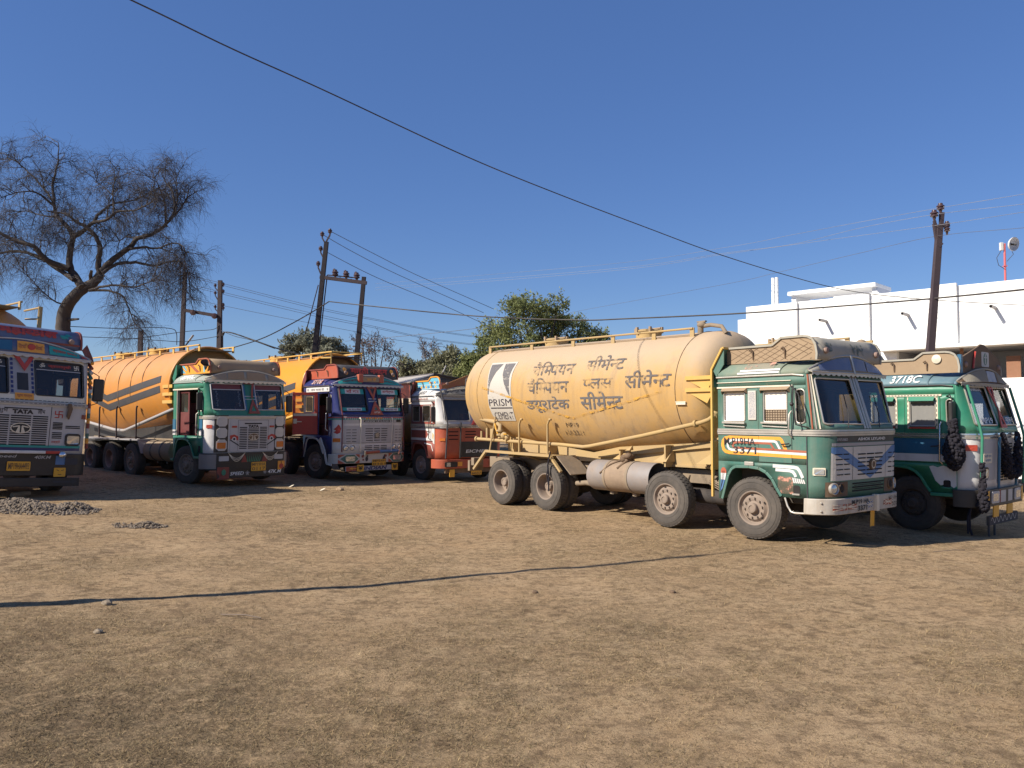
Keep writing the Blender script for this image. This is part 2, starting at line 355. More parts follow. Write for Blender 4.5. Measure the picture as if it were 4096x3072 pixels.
# ---------------------------------------------------------------- lorry geometry (x forward, y left, origin on the ground under the front axle)
def xf(z): return 1.38+.04*(z-.75)/1.05 if z < 1.86 else 1.42-(z-1.86)*.30
def ck(z): return 1 if z < 1.86 else max(.28, 1-.72*(z-1.86)/.91)     # corners are squarer towards the roof
def dxy(y, z=1.):
    a = abs(y)
    if a <= .85: return -.02*a/.85
    q = min(1, (a-.85)/.35); return -.02-.36*ck(z)*(1-math.sqrt(max(0, 1-q*q)))
def xe(z): return xf(z)-.02-.36*ck(z)
def u2y(u):
    a = abs(u); y = .85*a/.8 if a < .8 else .85+.35*math.sin(min(1, (a-.8)/.2)*PI/2); return math.copysign(y, u)
def nrm(u):
    a = abs(u)
    if a < .8: return (1, 0)
    t = (a-.8)/.2*PI/2; return (math.cos(t), math.copysign(math.sin(t), u))
def F(u, z, off=0):
    y = u2y(u); n = nrm(u); return (xf(z)+dxy(y, z)+off*n[0], y+off*n[1], z)
def FY(y, z, off=0):
    a = abs(y)
    u = .8*a/.85 if a < .85 else .8+.2*math.asin(min(1, (a-.85)/.35))/(PI/2)
    return F(math.copysign(u, y), z, off)
def fmap(off): return lambda a, b: FY(a, b, off)
def smap(off, sy=-1):
    if off > .028: off -= .02             # paint over a door lies just proud of it
    return lambda a, b: (a, sy*(1.2+off), b)
US = [-1, -.97, -.94, -.91, -.88, -.85, -.82, -.8, -.6, -.4, -.2, 0, .2, .4, .6, .8, .82, .85, .88, .91, .94, .97, 1]
def outline(z, xr=-.68, off=0):
    pts = [(xr, -1.2-off)]+[F(u, z, off)[:2] for u in US]+[(xr, 1.2+off)]; return pts
def band(root, name, mat, z0, z1, off, xr=-.68, inner=-.02, label=None, bevel=0):
    mb = MB(); o0, o1 = outline(z0, xr, off), outline(z1, xr, off); i0, i1 = outline(z0, xr, inner), outline(z1, xr, inner); n = len(o0)
    vs_ = [(*p, z0) for p in o0]+[(*p, z1) for p in o1]+[(*p, z1) for p in i1]+[(*p, z0) for p in i0]
    fs = []
    for i in range(n-1):
        for k in range(4): fs.append((k*n+i, k*n+i+1, ((k+1) % 4)*n+i+1, ((k+1) % 4)*n+i))
    fs += [(0, n, 2*n, 3*n), (n-1, 4*n-1, 3*n-1, 2*n-1)]
    mb.add(vs_, fs); return mb.build(name, mat, root, smooth=35, bevel=bevel, label=label)
def roof_z(y):
    a = abs(y); return 3.04-.03*(a/.92)**2 if a < .92 else 2.77+.24*math.sqrt(max(0, 1-((a-.92)/.28)**2))
def visor_z(y): return 3.095-.262*(abs(y)/1.2)**2.1
WZ = (1.86, 2.80)
def lines(a, b, n): return [a+(b-a)*i/n for i in range(n+1)]
def cuts(base, extra):
    s = sorted(set(round(v, 4) for v in list(base)+list(extra))); return s
def windows_frame(pts, mapf, r=.013):
    mb = MB(); p = [mapf(a, b) for a, b in pts]; mb.tube(p+[p[0], p[1]], r, 6, False); return mb
def cab(root, c):
    """hollow cab: body (side walls, back, front, floor), roof, windscreens, windows, doors"""
    side_m, front_m, upper_m, roof_m = c['side'], c['front'], c['upper'], c['roof']
    b = MB(); zlow = 1.30
    mats_ = [side_m, front_m, upper_m, 'interior', 'chassis_dark']
    for sy in (-1, 1):
        hs = []; wins = c['wins'] if sy == -1 or 'winsl' not in c else c['winsl']
        def S(x, z): return (x+.68)/(xe(z)+.68)
        xs = set([0, 1]); zs = set([zlow, 2.59, 2.77])
        for (x0, x1, z0, z1) in wins:
            zc = (z0+z1)/2; h = (S(x0, zc), S(x1, zc), z0, z1); hs.append(h); xs |= {h[0], h[1]}; zs |= {z0, z1}
        fn = lambda s, z, sy=sy: (-.68+s*(xe(z)+.68), sy*1.2, z)
        zs = sorted(zs); k = zs.index(2.59)
        us_ = cuts(lines(0, 1, 6), xs)
        b.cur = 0; b.grid(fn, us_, cuts(zs[:k+1], [1.5, 1.86, 2.2]), hs)
        b.cur = 2; b.grid(fn, us_, [2.59, 2.77])
        b.cur = 3; b.grid(lambda s, z, sy=sy: (fn(s, z)[0]-.01, sy*1.185, z), us_, cuts(zs[:k+1], [1.5, 1.86, 2.2]), hs)
        b.cur = 0
        lowp = [(-.68, 1.30), (-.68, .64), (-.61, .64), (-.50, .95), (-.44, 1.14), (-.36, 1.2), (-.05, 1.21), (.14, 1.19), (.28, 1.13), (.38, 1.03), (.46, .90), (.56, .76), (1.0, .76), (1.04, .80), (1.04, 1.30)]
        b.add([(x, sy*1.2, z) for x, z in lowp], [tuple(range(len(lowp)))])
    b.cur = 0; b.add([(-.68, -1.2, .64), (-.68, 1.2, .64), (-.68, 1.2, 2.77), (-.68, -1.2, 2.77)], [(0, 1, 2, 3)])
    b.cur = 3; b.add([(-.665, -1.185, 1.2), (-.665, 1.185, 1.2), (-.665, 1.185, 2.75), (-.665, -1.185, 2.75), (1.0, 1.185, 2.745), (1.0, -1.185, 2.745)], [(0, 1, 2, 3), (3, 2, 4, 5)])
    b.cur = 1; b.grid(F, US, [.76, 1.0, 1.3, 1.5, 1.8, 1.86])
    yp = c.get('pane', (.12, 1.0)); ui = .8*yp[0]/.85; uo = .8+.2*math.asin((yp[1]-.85)/.35)/(PI/2) if yp[1] > .85 else .8*yp[1]/.85
    pz = c.get('panez', (1.97, 2.69)); hol = [(-uo, -ui, *pz), (ui, uo, *pz)]
    b.cur = c.get('frame_slot', 1); b.grid(F, cuts(US, [-uo, -ui, ui, uo]), cuts(lines(1.86, 2.77, 4), [*pz]), hol)
    b.build('cab_body', mats_, root, smooth=30, solid=.006, soff=0)
    inn = MB(); inn.box(-.64, .93, -1.16, 1.16, 1.18, 1.24); inn.box(.92, 1.22, -1.05, 1.05, 1.24, 1.80); inn.box(-.3, .9, -.35, .35, 1.24, 1.55)
    inn.box(-.5, .9, -.8, .8, .62, 1.17)
    inn.build('dashboard', 'interior', root, bevel=.03)
    for y in (-.72, .72):
        s_ = MB(); s_.box(-.28, .25, y-.28, y+.28, 1.24, 1.62); s_.box(-.36, -.22, y-.27, y+.27, 1.62, 2.22); s_.build('seat', c.get('seat', 'maroon'), root, bevel=.05)
    sw = MB(); cs = Vector((.62, -.68, 1.93)); ax = Vector((-.5, 0, .86)); e1 = Vector((0, 1, 0)); e2 = ax.cross(e1).normalized()
    ring = [cs+(e1*math.cos(2*PI*i/20)+e2*math.sin(2*PI*i/20))*.23 for i in range(22)]; sw.tube(ring, .016, 6, False)
    sw.bar(cs-e1*.22, cs+e1*.22, .04, .02); sw.bar(cs, cs-ax*.4, .05, .05); sw.build('steering_wheel', 'black_paint', root, smooth=40)
    # roof
    ys = cuts(lines(-.92, .92, 8), [s*(.92+.28*math.sin(R(t))) for s in (-1, 1) for t in (15, 30, 45, 60, 75, 90)])
    rm = MB()
    def RF(i, y):
        x = -.70+i*(1.07-.05*(y/1.2)**2+.70); k = max(0, min(1, (i-.5)/.42)); z = roof_z(y); return (x, y, z+(min(z, visor_z(y)-.012)-z)*k*k*(3-2*k))
    rm.grid(RF, [0, .2, .5, .62, .74, .84, .92, 1], ys)
    rm.add([RF(1, y) for y in ys]+[(RF(1, y)[0]+.04, y, 2.765) for y in ys], [(i, i+1, len(ys)+i+1, len(ys)+i) for i in range(len(ys)-1)])
    rm.add([RF(0, y) for y in ys]+[(-.70, y, 2.765) for y in ys], [(i, i+1, len(ys)+i+1, len(ys)+i) for i in range(len(ys)-1)])
    roof = rm.build('roof', roof_m, root, smooth=40, solid=.02)
    rb = MB()
    if c.get('roof_rib', True):
        rb.tube([(.55, y, RF((.55+.70)/1.77, y)[2]+.004) for y in ys], .018, 6); rb.build('roof_rib', roof_m, roof, smooth=40)
    for sy in (-1, 1):
        g = MB(); g.tube([(-.70, sy*1.215, 2.765), (.80, sy*1.215, 2.765), (1.0, sy*1.212, 2.74)], .016, 6); g.build('rain_gutter', c.get('gutter', roof_m), roof)
    # windscreens
    for s in (-1, 1):
        w = MB(); a0, a1 = (ui, uo) if s > 0 else (-uo, -ui)
        w.grid(lambda u, z: F(u, z, -.022), cuts(lines(a0, a1, 6), [x for x in US if a0 < x < a1]), lines(pz[0], pz[1], 2))
        ws = w.build('windscreen', 'glass_windscreen', root, smooth=40)
        fr = windows_frame(rrect(a0, a1, pz[0], pz[1], .035), lambda a, z: F(a, z, .012), .016); fr.build('windscreen_seal', c.get('seal', 'black_paint'), ws, smooth=40)
    # side windows
    for sy in (-1, 1):
        wins = c['wins'] if sy == -1 or 'winsl' not in c else c['winsl']
        for i, (x0, x1, z0, z1) in enumerate(wins):
            if sy == -1 and i in c.get('open_holes', ()): continue
            quarter = x1 > .85
            mp = (lambda a, z, sy=sy: (a+(xe(z)-xe((z0+z1)/2)), sy*1.185, z)) if quarter else (lambda a, z, sy=sy: (a, sy*1.185, z))
            cur = sy == -1 and not quarter and c.get('curtain')
            w = MB(); w.grid((lambda a, z: (a, -1.13, z)) if cur else mp, [x0, x1], lines(z0, z1, 2)); wo = w.build('side_window', 'glass_side', root)
            windows_frame(rrect(x0, x1, z0, z1, .03 if not quarter else .06), lambda a, z, sy=sy, q=quarter: (a+(xe(z)-xe((z0+z1)/2) if q else 0), sy*1.206, z), .012).build('window_frame', c.get('wframe', 'chrome_dull'), wo, smooth=40)
            if cur:
                zt = z0 if i == 0 or not c.get('blind') else z0+(z1-z0)*.40
                cu = MB(); cu.grid(lambda a, z: (a, -1.180+.005*math.sin(a*70), z), lines(x0-.01, x1+.01, 14), [zt, z1]); cu.build('curtain', c['curtain'], wo, smooth=60)
                if i == 1 and c.get('blind'):
                    bb = MB(); bb.grid(lambda a, z: (a, -1.175, z), [x0, x1], [z0, zt]); bl = bb.build('bead_blind', 'bead_blind', wo)
                    gr = MB()
                    for k in range(10): xx = x0+(x1-x0)*k/9; gr.box(xx-.003, xx+.003, -1.184, -1.179, z0, zt)
                    for k in range(6): zz = z0+(zt-z0)*k/5; gr.box(x0, x1, -1.188, -1.184, zz-.003, zz+.003)
                    gr.build('blind_grid', 'brown_dark', wo)
    # wheel-arch lips
    for sy in (-1, 1):
        lp = [(-.60, sy*1.215, .64), (-.47, sy*1.215, 1.06), (-.40, sy*1.215, 1.17), (-.32, sy*1.215, 1.215), (-.05, sy*1.215, 1.225), (.15, sy*1.215, 1.205), (.29, sy*1.215, 1.145), (.40, sy*1.215, 1.04), (.48, sy*1.215, .90), (.57, sy*1.215, .77)]
        m_ = MB()
        for i in range(len(lp)-1): m_.bar(lp[i], lp[i+1], .05, .03, (0, 1, 0))
        m_.build('wheel_arch', c.get('arch', side_m), root, bevel=.008)
def door_panel(root, mat, x0, x1, hole, z0=1.32, z1=2.565, handle=True):
    d = MB(); xs = [x0, hole[0]-.02, hole[1]+.02, x1]; zs = [z0, hole[2]-.02, hole[3]+.02, z1]
    d.grid(lambda x, z: (x, -1.206, z), xs, zs, [(xs[1], xs[2], zs[1], zs[2])])
    o = d.build('door', mat, root, solid=.010, soff=0, bevel=.003)
    decal(o, 'door_gap', 'hole_dark', poly2d(rect(x0-.006, x0, z0, z1), rect(x1, x1+.006, z0, z1), rect(x0, x1, z0-.006, z0)), lambda a, z: (a, -1.2125, z))
    if handle:
        h = MB(); h.tube([(x1-.16, -1.235, 1.62), (x1-.15, -1.265, 1.625), (x1-.06, -1.265, 1.63), (x1-.02, -1.24, 1.64)], .012, 6); h.build('handle', 'black_paint', o, smooth=40)
    return o
def scallop_visor(root, m_panel, m_frame, m_fringe, panels=None, posts=True, inset=True):
    def vx(y): return 1.215-.075*(y/1.2)**2
    def vb(y): return Vector((vx(y), y*1.012, 2.805))
    def vt(y): return Vector((vx(y)-.07, y, visor_z(y)))
    ys = [u2y(u) for u in cuts(US, lines(-.8, .8, 24))]
    def V_(y, t): return vb(y).lerp(vt(y), t)
    v = MB(); v.grid(V_, ys, [0, .5, 1]); vo = v.build('visor', m_frame, root, smooth=40, solid=.02)
    def vm(y, t, off=.014):
        p = V_(max(-1.19, min(1.19, y)), t); return p+Vector((off, math.copysign(off*.3, y), .004))
    for (y0, y1, mm) in (panels or []):
        decal(vo, 'visor_panel', mm, poly2d(rect(y0, y1, .14, .86)), lambda a, b: vm(a, b), step=(.08, .4))
    f = MB(); yy = lines(-1.19, 1.19, 110)
    f.grid(lambda y, t: Vector((vx(y)+.006, y*1.012, 2.805-t*(.035+.03*abs(math.sin(y*22))))), yy, [0, .5, 1]); f.build('fringe', m_fringe, vo, solid=.006)
    t = MB(); t.tube([V_(y, 1)+Vector((0, 0, .004)) for y in ys], .016, 6); t.tube([V_(y, 0)+Vector((.006, 0, 0)) for y in ys], .014, 6); t.build('visor_rail', m_fringe, vo, smooth=40)
    return vo, vm
def carrier(root, m_side, m_front, curved=True, label=None, hooks=True, trim='grey_box', dx=-.12):
    prof = [(-.55, 3.0), (1.19, 3.0), (1.2, 3.1), (1.175, 3.25), (1.12, 3.34), (1.04, 3.385), (.95, 3.40), (.55, 3.40), (.38, 3.285), (-.55, 3.285)]
    o = None; mb = MB()
    for sy in (-1, 1): mb.prism(prof, 'y', sy*1.03, sy*.995)
    o = mb.build('roof_box', m_side, root, bevel=.004, label=label)
    if curved:
        g = MB(); cv = [(.55, 3.395), (.95, 3.402), (1.04, 3.387), (1.12, 3.342), (1.177, 3.25), (1.203, 3.1), (1.193, 3.0)]
        g.grid(lambda i, y: (cv[i][0], y, cv[i][1]), range(len(cv)), lines(-1.035, 1.035, 6)); g.build('box_front', m_front, o, smooth=50, solid=.02)
    for sy in (-1, 1):
        e = MB(); tp = [(-.55, 3.285), (.38, 3.285), (.55, 3.40), (.95, 3.40), (1.04, 3.385), (1.12, 3.34), (1.175, 3.25), (1.2, 3.1), (1.19, 3.0)]
        for i in range(len(tp)-1): e.bar((tp[i][0], sy*1.038, tp[i][1]), (tp[i+1][0], sy*1.038, tp[i+1][1]), .035, .035)
        e.build('box_rim', trim, o)
    if hooks:
        for x in (.0, .62):
            h = MB(); h.tube([(x, -1.035, 3.06), (x, -1.06, 3.2), (x-.02, -1.07, 3.24), (x-.06, -1.06, 3.22)], .014, 6); h.build('hook', 'brown_dark', o, smooth=40)
    for y in (-.8, .85):
        l = MB(); l.lathe([(.05, 1.2), (.055, 1.23), (.04, 1.25), (0, 1.255)], (0, y, 3.16), 12, 'x'); l.build('marker_lamp', 'rim_red', o, smooth=40)
    o.location.x = dx; return o
def cvf(off):                            # the rolled front of a roof box
    zs_, xs_ = (3.0, 3.1, 3.25, 3.342, 3.387, 3.402), (1.193, 1.203, 1.177, 1.12, 1.04, .95)
    return lambda y, z: (float(np.interp(z, zs_, xs_))+off, y, z+off*max(0, z-3.15)*2)
def headboard(root, mat, frame=None):
    m_ = MB(); P_ = [(-.80, .66), (-.80, 2.92), (-.585, 3.27), (-.555, 3.27), (-.56, 3.0), (-.72, 2.78), (-.72, .66)]
    for sy in (-1, 1): m_.prism(P_[1:6], 'y', sy*1.19, sy*1.17)
    m_.add([(-.80, -1.18, 2.6), (-.80, 1.18, 2.6), (-.80, 1.18, 2.92), (-.80, -1.18, 2.92), (-.57, 1.18, 3.28), (-.57, -1.18, 3.28)], [(0, 1, 2, 3), (3, 2, 4, 5)])
    o = m_.build('headboard', mat, root)
    if frame:
        f = MB()
        for sy in (-1, 1):
            f.bar((-.81, sy*1.2, .66), (-.81, sy*1.2, 2.93), .05, .04); f.bar((-.81, sy*1.2, 2.92), (-.575, sy*1.2, 3.29), .05, .04)
        f.bar((-.575, -1.2, 3.29), (-.575, 1.2, 3.29), .04, .04); f.bar((-.81, -1.2, 2.92), (-.81, 1.2, 2.92), .04, .04)
        f.build('headboard_frame', frame, o, bevel=.006)
    return o
def bumper(root, mat, z0=.50, z1=.78, off=.06, xr=.9, bevel=.012):
    return band(root, 'bumper', mat, z0, z1, off, xr, off-.05, bevel=bevel)
def round_lamp(root, name, y, z, r=.085, off=.0, mat='lamp_glass', rim='chrome_dull'):
    p = FY(y, z, off); n = Vector((1, 0, 0)) if abs(y) < .85 else Vector((1, (y/abs(y))*.6*(abs(y)-.85)/.3, 0)).normalized()
    l = MB(); l.lathe([(0, .012), (r*.5, .010), (r*.85, .0)], n=20, axis='x'); l.lathe([(r*.84, .004), (r, .018), (r*1.12, .01), (r*1.14, -.03)], n=20, axis='x')
    l.mi = [0]*40+[1]*60
    o = l.build(name, [mat, rim], root, smooth=40); o.location = Vector(p)+Vector((.006, 0, 0)); o.rotation_euler = (0, 0, math.atan2(n.y, n.x)); return o
def fpatch(root, name, mat, y0, y1, z0, z1, off=.006, r=0, label=None):
    return decal(root, name, mat, poly2d(rrect(y0, y1, z0, z1, r) if r else rect(y0, y1, z0, z1)), fmap(off), step=(.05, .4), label=label)
def fbox(root, name, mat, y0, y1, z0, z1, t=.03, off=.0, r=.02, label=None):
    """a solid plate or lamp housing standing t proud of the front"""
    g = rrect(y0, y1, z0, z1, r); n = len(g); mb = MB()
    vs_ = [FY(a, b, off-.01) for a, b in g]+[FY(a, b, off+t) for a, b in g]
    mb.add(vs_, [tuple(range(n, 2*n))]+[(i, (i+1) % n, n+(i+1) % n, n+i) for i in range(n)]); return mb.build(name, mat, root, label=label)
def slots(root, rows, mat='black_slot', off=.009, name='grille_slots'):
    lr = [[r for r in rows if (r[0]+r[1] > 0) == q] for q in (False, True)]
    if all(lr) and min(abs(v) for r in rows for v in r[:2]) > .4: return [slots(root, q, mat, off, name) for q in lr]
    return decal(root, name, mat, poly2d(*[rrect(a, b, z-h/2, z+h/2, min(h, b-a)*.3, 2) for a, b, z, h in rows]), fmap(off), step=(.08, 0))
def plate_tri(root, y0, y1, z0, z1, up, mat, hole_mat=None, off=.03, name='warning_triangle'):
    ym = (y0+y1)/2
    if up: P_ = [(y0, z0), (y1, z0), (ym, z1)]; q = [(y0+(y1-y0)*.27, z0+(z1-z0)*.16), (y1-(y1-y0)*.27, z0+(z1-z0)*.16), (ym, z0+(z1-z0)*.62)]
    else: P_ = [(y0, z1), (ym, z0), (y1, z1)]; q = [(y0+(y1-y0)*.27, z1-(z1-z0)*.16), (ym, z1-(z1-z0)*.62), (y1-(y1-y0)*.27, z1-(z1-z0)*.16)]
    ring = [[P_[i], P_[(i+1) % 3], q[(i+1) % 3], q[i]] for i in range(3)]
    o = decal(root, name, mat, poly2d(*ring), fmap(off), thick=.016)
    if hole_mat: decal(o, 'triangle_centre', hole_mat, poly2d(q), fmap(off-.006))
    return o
def mirror(root, sy=-1, arm='black_paint', x=.98, z=2.22, ext=.22):
    a = MB(); y = sy*(1.2+ext)
    a.tube([(x-.12, sy*1.2, 2.56), (x-.02, sy*1.3, 2.58), (x+.02, y, 2.5), (x+.02, y, 1.92), (x-.02, sy*1.3, 1.86), (x+.04, sy*1.2, 1.86)], .012, 6)
    o = a.build('mirror', arm, root, smooth=50)
    h = MB(); h.box(x-.015, x+.06, y-.10, y+.10, z-.24, z+.24); h.build('mirror_head', 'black_paint', o, bevel=.03)
    return o
def grab(root, x, z0, z1, mat='chrome_dull'):
    g = MB(); g.tube([(x, -1.24, z1), (x-.01, -1.29, z1-.05), (x-.03, -1.29, z0+.06), (x, -1.235, z0)], .014, 8); return g.build('grab_handle', mat, root, smooth=50)
# ---------------------------------------------------------------- wheels
def tyre_mesh(mat):
    t = MB(); hw = .135
    t.lathe([(.272, -.105), (.285, -.122), (.33, -.136), (.40, -.14), (.455, -.133), (.495, -.118), (.512, -.10), (.514, -.05), (.514, .05), (.512, .10), (.495, .118), (.455, .133), (.40, .14), (.33, .136), (.285, .122), (.272, .105)], n=56)
    for k in range(44):
        a0, a1 = 2*PI*(k+.08)/44, 2*PI*(k+.86)/44
        for (ya, yb, sh) in ((-.118, -.045, 0), (-.038, .038, .5), (.045, .118, 0)):
            vs_ = []
            for r in (.500, .527):
                for a in (a0+sh*.14, a1+sh*.14):
                    for y in (ya, yb):
                        rr = r-(.012 if abs(y) > .1 and r > .51 else 0); vs_.append((rr*math.cos(a), y, rr*math.sin(a)))
            t.add(vs_, [(4, 5, 7, 6), (0, 4, 6, 2), (1, 3, 7, 5), (0, 1, 5, 4), (2, 6, 7, 3)])
    for r in (.345, .44): t.lathe([(r-.006, -.1375), (r, -.1425), (r+.006, -.1375)], n=56)
    return t.build('tyre', mat, None, smooth=30)
def rim_mesh(kind, mat):
    m_ = MB()
    if kind == 'front':
        m_.lathe([(.272, -.08), (.288, -.118), (.298, -.122), (.288, -.128), (.272, -.122), (.258, -.095), (.250, -.07), (.238, -.066), (.215, -.085), (.195, -.108), (.14, -.112), (.125, -.104), (.10, -.108), (.09, -.115), (.087, -.17), (.075, -.185), (.05, -.19), (.045, -.178), (0, -.178)], n=40)
        for k in range(10):
            t = 2*PI*k/10+.15; m_.lathe([(.0, -.148), (.011, -.146), (.013, -.11)], (.165*math.cos(t), 0, .165*math.sin(t)), 7)
        m_.cur = 1
        for k in range(10):
            t = 2*PI*(k+.5)/10+.15; c_ = Vector((.217*math.cos(t), -.087, .217*math.sin(t))); e = Vector((-math.sin(t), 0, math.cos(t))); r_ = Vector((math.cos(t), .75, math.sin(t))).normalized(); nn = e.cross(r_)
            if nn.y > 0: nn = -nn
            if k % 2 == 0: m_.add([c_+nn*.006+e*.026*math.cos(q*PI/5)+r_*.014*math.sin(q*PI/5) for q in range(10)], [tuple(range(10))])
        for k in range(10):
            t = 2*PI*k/10+.15; m_.add([(.165*math.cos(t)+.02*math.cos(q*PI/4), -.1135, .165*math.sin(t)+.02*math.sin(q*PI/4)) for q in range(8)], [tuple(range(8))])
    else:
        m_.lathe([(.272, -.08), (.288, -.118), (.298, -.122), (.288, -.128), (.272, -.122), (.262, -.10), (.258, -.05), (.252, .06), (.245, .085), (.22, .095), (.13, .09), (.125, .07), (.105, .06), (.102, -.03), (.092, -.045), (.06, -.05), (.055, -.04), (0, -.04)], n=40)
        for k in range(10):
            t = 2*PI*k/10; m_.lathe([(0, .06), (.013, .062), (.014, .095)], (.165*math.cos(t), 0, .165*math.sin(t)), 7)
            m_.lathe([(0, -.055), (.009, -.054), (.010, -.035)], (.08*math.cos(t), 0, .08*math.sin(t)), 6)
    return m_.build('wheel', [mat, 'hole_dark'], None, smooth=35)
def axles(root, spec, tyre='tyre', rim='rim_dusty', rear_rim='rim_dusty', ty_over=None):
    """spec: (x, 'front'|'rear', steer degrees)"""
    protos = {}
    for x, kind, steer in spec:
        for sy in (-1, 1):
            k = kind
            if k not in protos:
                w = rim_mesh(kind, rim if kind == 'front' else rear_rim); ty = tyre_mesh(tyre); ty.parent = w
                if kind == 'rear':
                    t2 = ty.copy(); COL.objects.link(t2); t2.parent = w; t2.location = (0, .31, 0)
                w.parent = root; w.location = (x, -1.065, .525); w.rotation_euler = (0, 0, R(steer)); protos[k] = w
            else:
                dup(protos[k], root, (x, sy*1.065, .525), (0 if sy < 0 else PI)+R(steer))
    for x, kind, _ in spec:
        ax = MB(); ax.tube([(x, -.85, .525), (x, .85, .525)], .085 if kind == 'rear' else .06, 8)
        if kind == 'rear': ax.ball((x, 0, .55), .24)
        for sy in (-1, 1):
            for i in range(5): ax.box(x-.62+i*.06, x+.62-i*.06, sy*.46-.04, sy*.46+.04, .60+i*.022, .618+i*.022)
        ax.build('axle', 'chassis_dark', root, smooth=40)
def chassis(root, x0, x1=1.15, mat='chassis_dusty', cross=True):
    c = MB()
    for sy in (-1, 1): c.box(x0, x1, sy*.46-.04, sy*.46+.04, .80, 1.06)
    x = x0
    while x < x1: c.box(x, x+.08, -.42, .42, .84, 1.02); x += 1.1
    c.build('chassis', mat, root, bevel=.006)
    e = MB(); e.box(-.5, .95, -.40, .40, .45, .98); e.tube([(-.6, 0, .7), (x0+2.2, 0, .62)], .06, 8); e.box(-1.6, -.9, -.3, .3, .5, .8); e.build('engine', 'chassis_dark', root, bevel=.02)
# ---------------------------------------------------------------- tank
class Tank:
    def __init__(s, x0, x1, R_=1.17, zc=2.65, up=1.15, xm=-4.4, dl=.3, dome=.75, rim=False, slope=0, df=None, fx=2.2):
        s.__dict__.update(x0=x0, x1=x1, R_=R_, zc=zc, up=up, xm=xm, dl=dl, dome=dome, rim=rim, slope=slope, df=df or dome, fx=fx)
    def e(s, x):
        if x < s.x0+s.dome: q = (s.x0+s.dome-x)/s.dome
        elif x > s.x1-s.df and not s.rim: q = min(1, max(0, (x-s.x1+s.df)/s.df)); return math.sqrt(max(0, 1-q**s.fx))
        else: return 1.
        q = min(1, max(0, q)); return math.sqrt(max(0, 1-q**2.2))
    def lo(s, x): return s.up+s.dl*max(0, 1-abs(x-s.xm)/((s.xm-s.x0) if x < s.xm else (s.x1-s.xm)))
    def zo(s, x): return s.slope*(x-s.xm)
    def pt(s, x, t, off=0):               # t: 0 top, 90 right side, 180 bottom
        e = s.e(x); a = R(t); vz = math.cos(a); r = (s.R_*e+off)
        return (x, -r*math.sin(a), s.zc+s.zo(x)+((s.up*e+off) if vz > 0 else (s.lo(x)*e+off))*vz)
    def sidemap(s, off=.006):
        def f(x, z):
            e = s.e(x); d = z-s.zc-s.zo(x); h = (s.up if d > 0 else s.lo(x))*e; q = max(-1, min(1, d/max(h, 1e-4)))
            return (x, -(s.R_*e+off)*math.sqrt(max(0, 1-q*q)), s.zc+s.zo(x)+d*(1+off/h))
        return f
    def build(s, root, mat, cap='tank_front_dust', ribs=True):
        m_ = MB(); d = s.dome
        xs = [s.x0+d*(1-math.cos(R(t))) for t in (0, 8, 16, 26, 36, 48, 60, 72, 82, 90)]+lines(s.x0+d, s.xm, 8)[1:]
        xs += (lines(s.xm, s.x1, 9)[1:] if s.rim else lines(s.xm, s.x1-s.df, 8)[1:]+[s.x1-s.df+s.df*math.sin(R(t)) for t in (8, 18, 30, 42, 54, 64, 74, 82, 90)])
        m_.grid(lambda x, t: s.pt(x, t), xs, lines(0, 360, 48))
        m_.v = m_.v
        o = m_.build('tank', mat, root, smooth=50)
        if s.rim:                              # dished front head inside a rolled rim
            h = MB(); rr = [(1, .0), (.985, -.10), (.96, -.14), (.90, -.10), (.8, -.02), (.6, .08), (.35, .14), (0, .16)]
            def hd(i, t):
                k, dx_ = rr[i]; p = s.pt(s.x1, t); c_ = s.zc+s.zo(s.x1); return (s.x1+dx_, p[1]*k, c_+(p[2]-c_)*k)
            h.grid(hd, range(len(rr)), lines(0, 360, 48)); h.build('tank_head', cap, o, smooth=50)
            r_ = MB(); r_.tube([s.pt(s.x1-.01, t, .015) for t in lines(0, 367.5, 49)], .035, 8, False); r_.build('tank_rim', mat, o, smooth=50)
        return o
def tank_top(tank, tk, mat, xa, xb, posts, hatches, end_frame=True, dark='brown_dark'):
    r_ = MB(); Y = .52
    def zt(x, y): return tk.zc+tk.zo(x)+tk.up*math.sqrt(max(0, 1-(y/tk.R_)**2))
    for sy in (-1, 1):
        for x in posts: r_.box(x-.05, x+.05, sy*Y-.012, sy*Y+.012, zt(x, Y)-.02, zt(x, Y)+.17)
        r_.tube([(xa, sy*(Y+.02), zt(xa, Y)+.155), (xb, sy*(Y+.02), zt(xb, Y)+.155)], .021, 8)
    r_.build('rail', mat, tank, smooth=40)
    w = MB(); w.grid(lambda x, y: (x, y, zt(x, Y)+.035), lines(xa, xb, 4), [-.5, .5]); w.build('walkway', dark, tank, solid=.02)
    for x in hatches:
        h = MB(); z = zt(x, 0)-.03
        h.lathe([(.27, 0), (.27, .13), (.30, .135), (.30, .165), (.24, .19), (.1, .205), (0, .21)], (x, 0, z), 24, 'z')
        o = h.build('hatch', mat, tank, smooth=40)
        k = MB()
        for q in range(6): a = 2*PI*q/6+.3; k.box(x+.30*math.cos(a)-.025, x+.30*math.cos(a)+.025, .30*math.sin(a)-.025, .30*math.sin(a)+.025, z+.10, z+.23)
        k.tube([(x-.33, 0, z+.2), (x+.33, 0, z+.2)], .02, 6); k.build('hatch_clamp', dark, o)
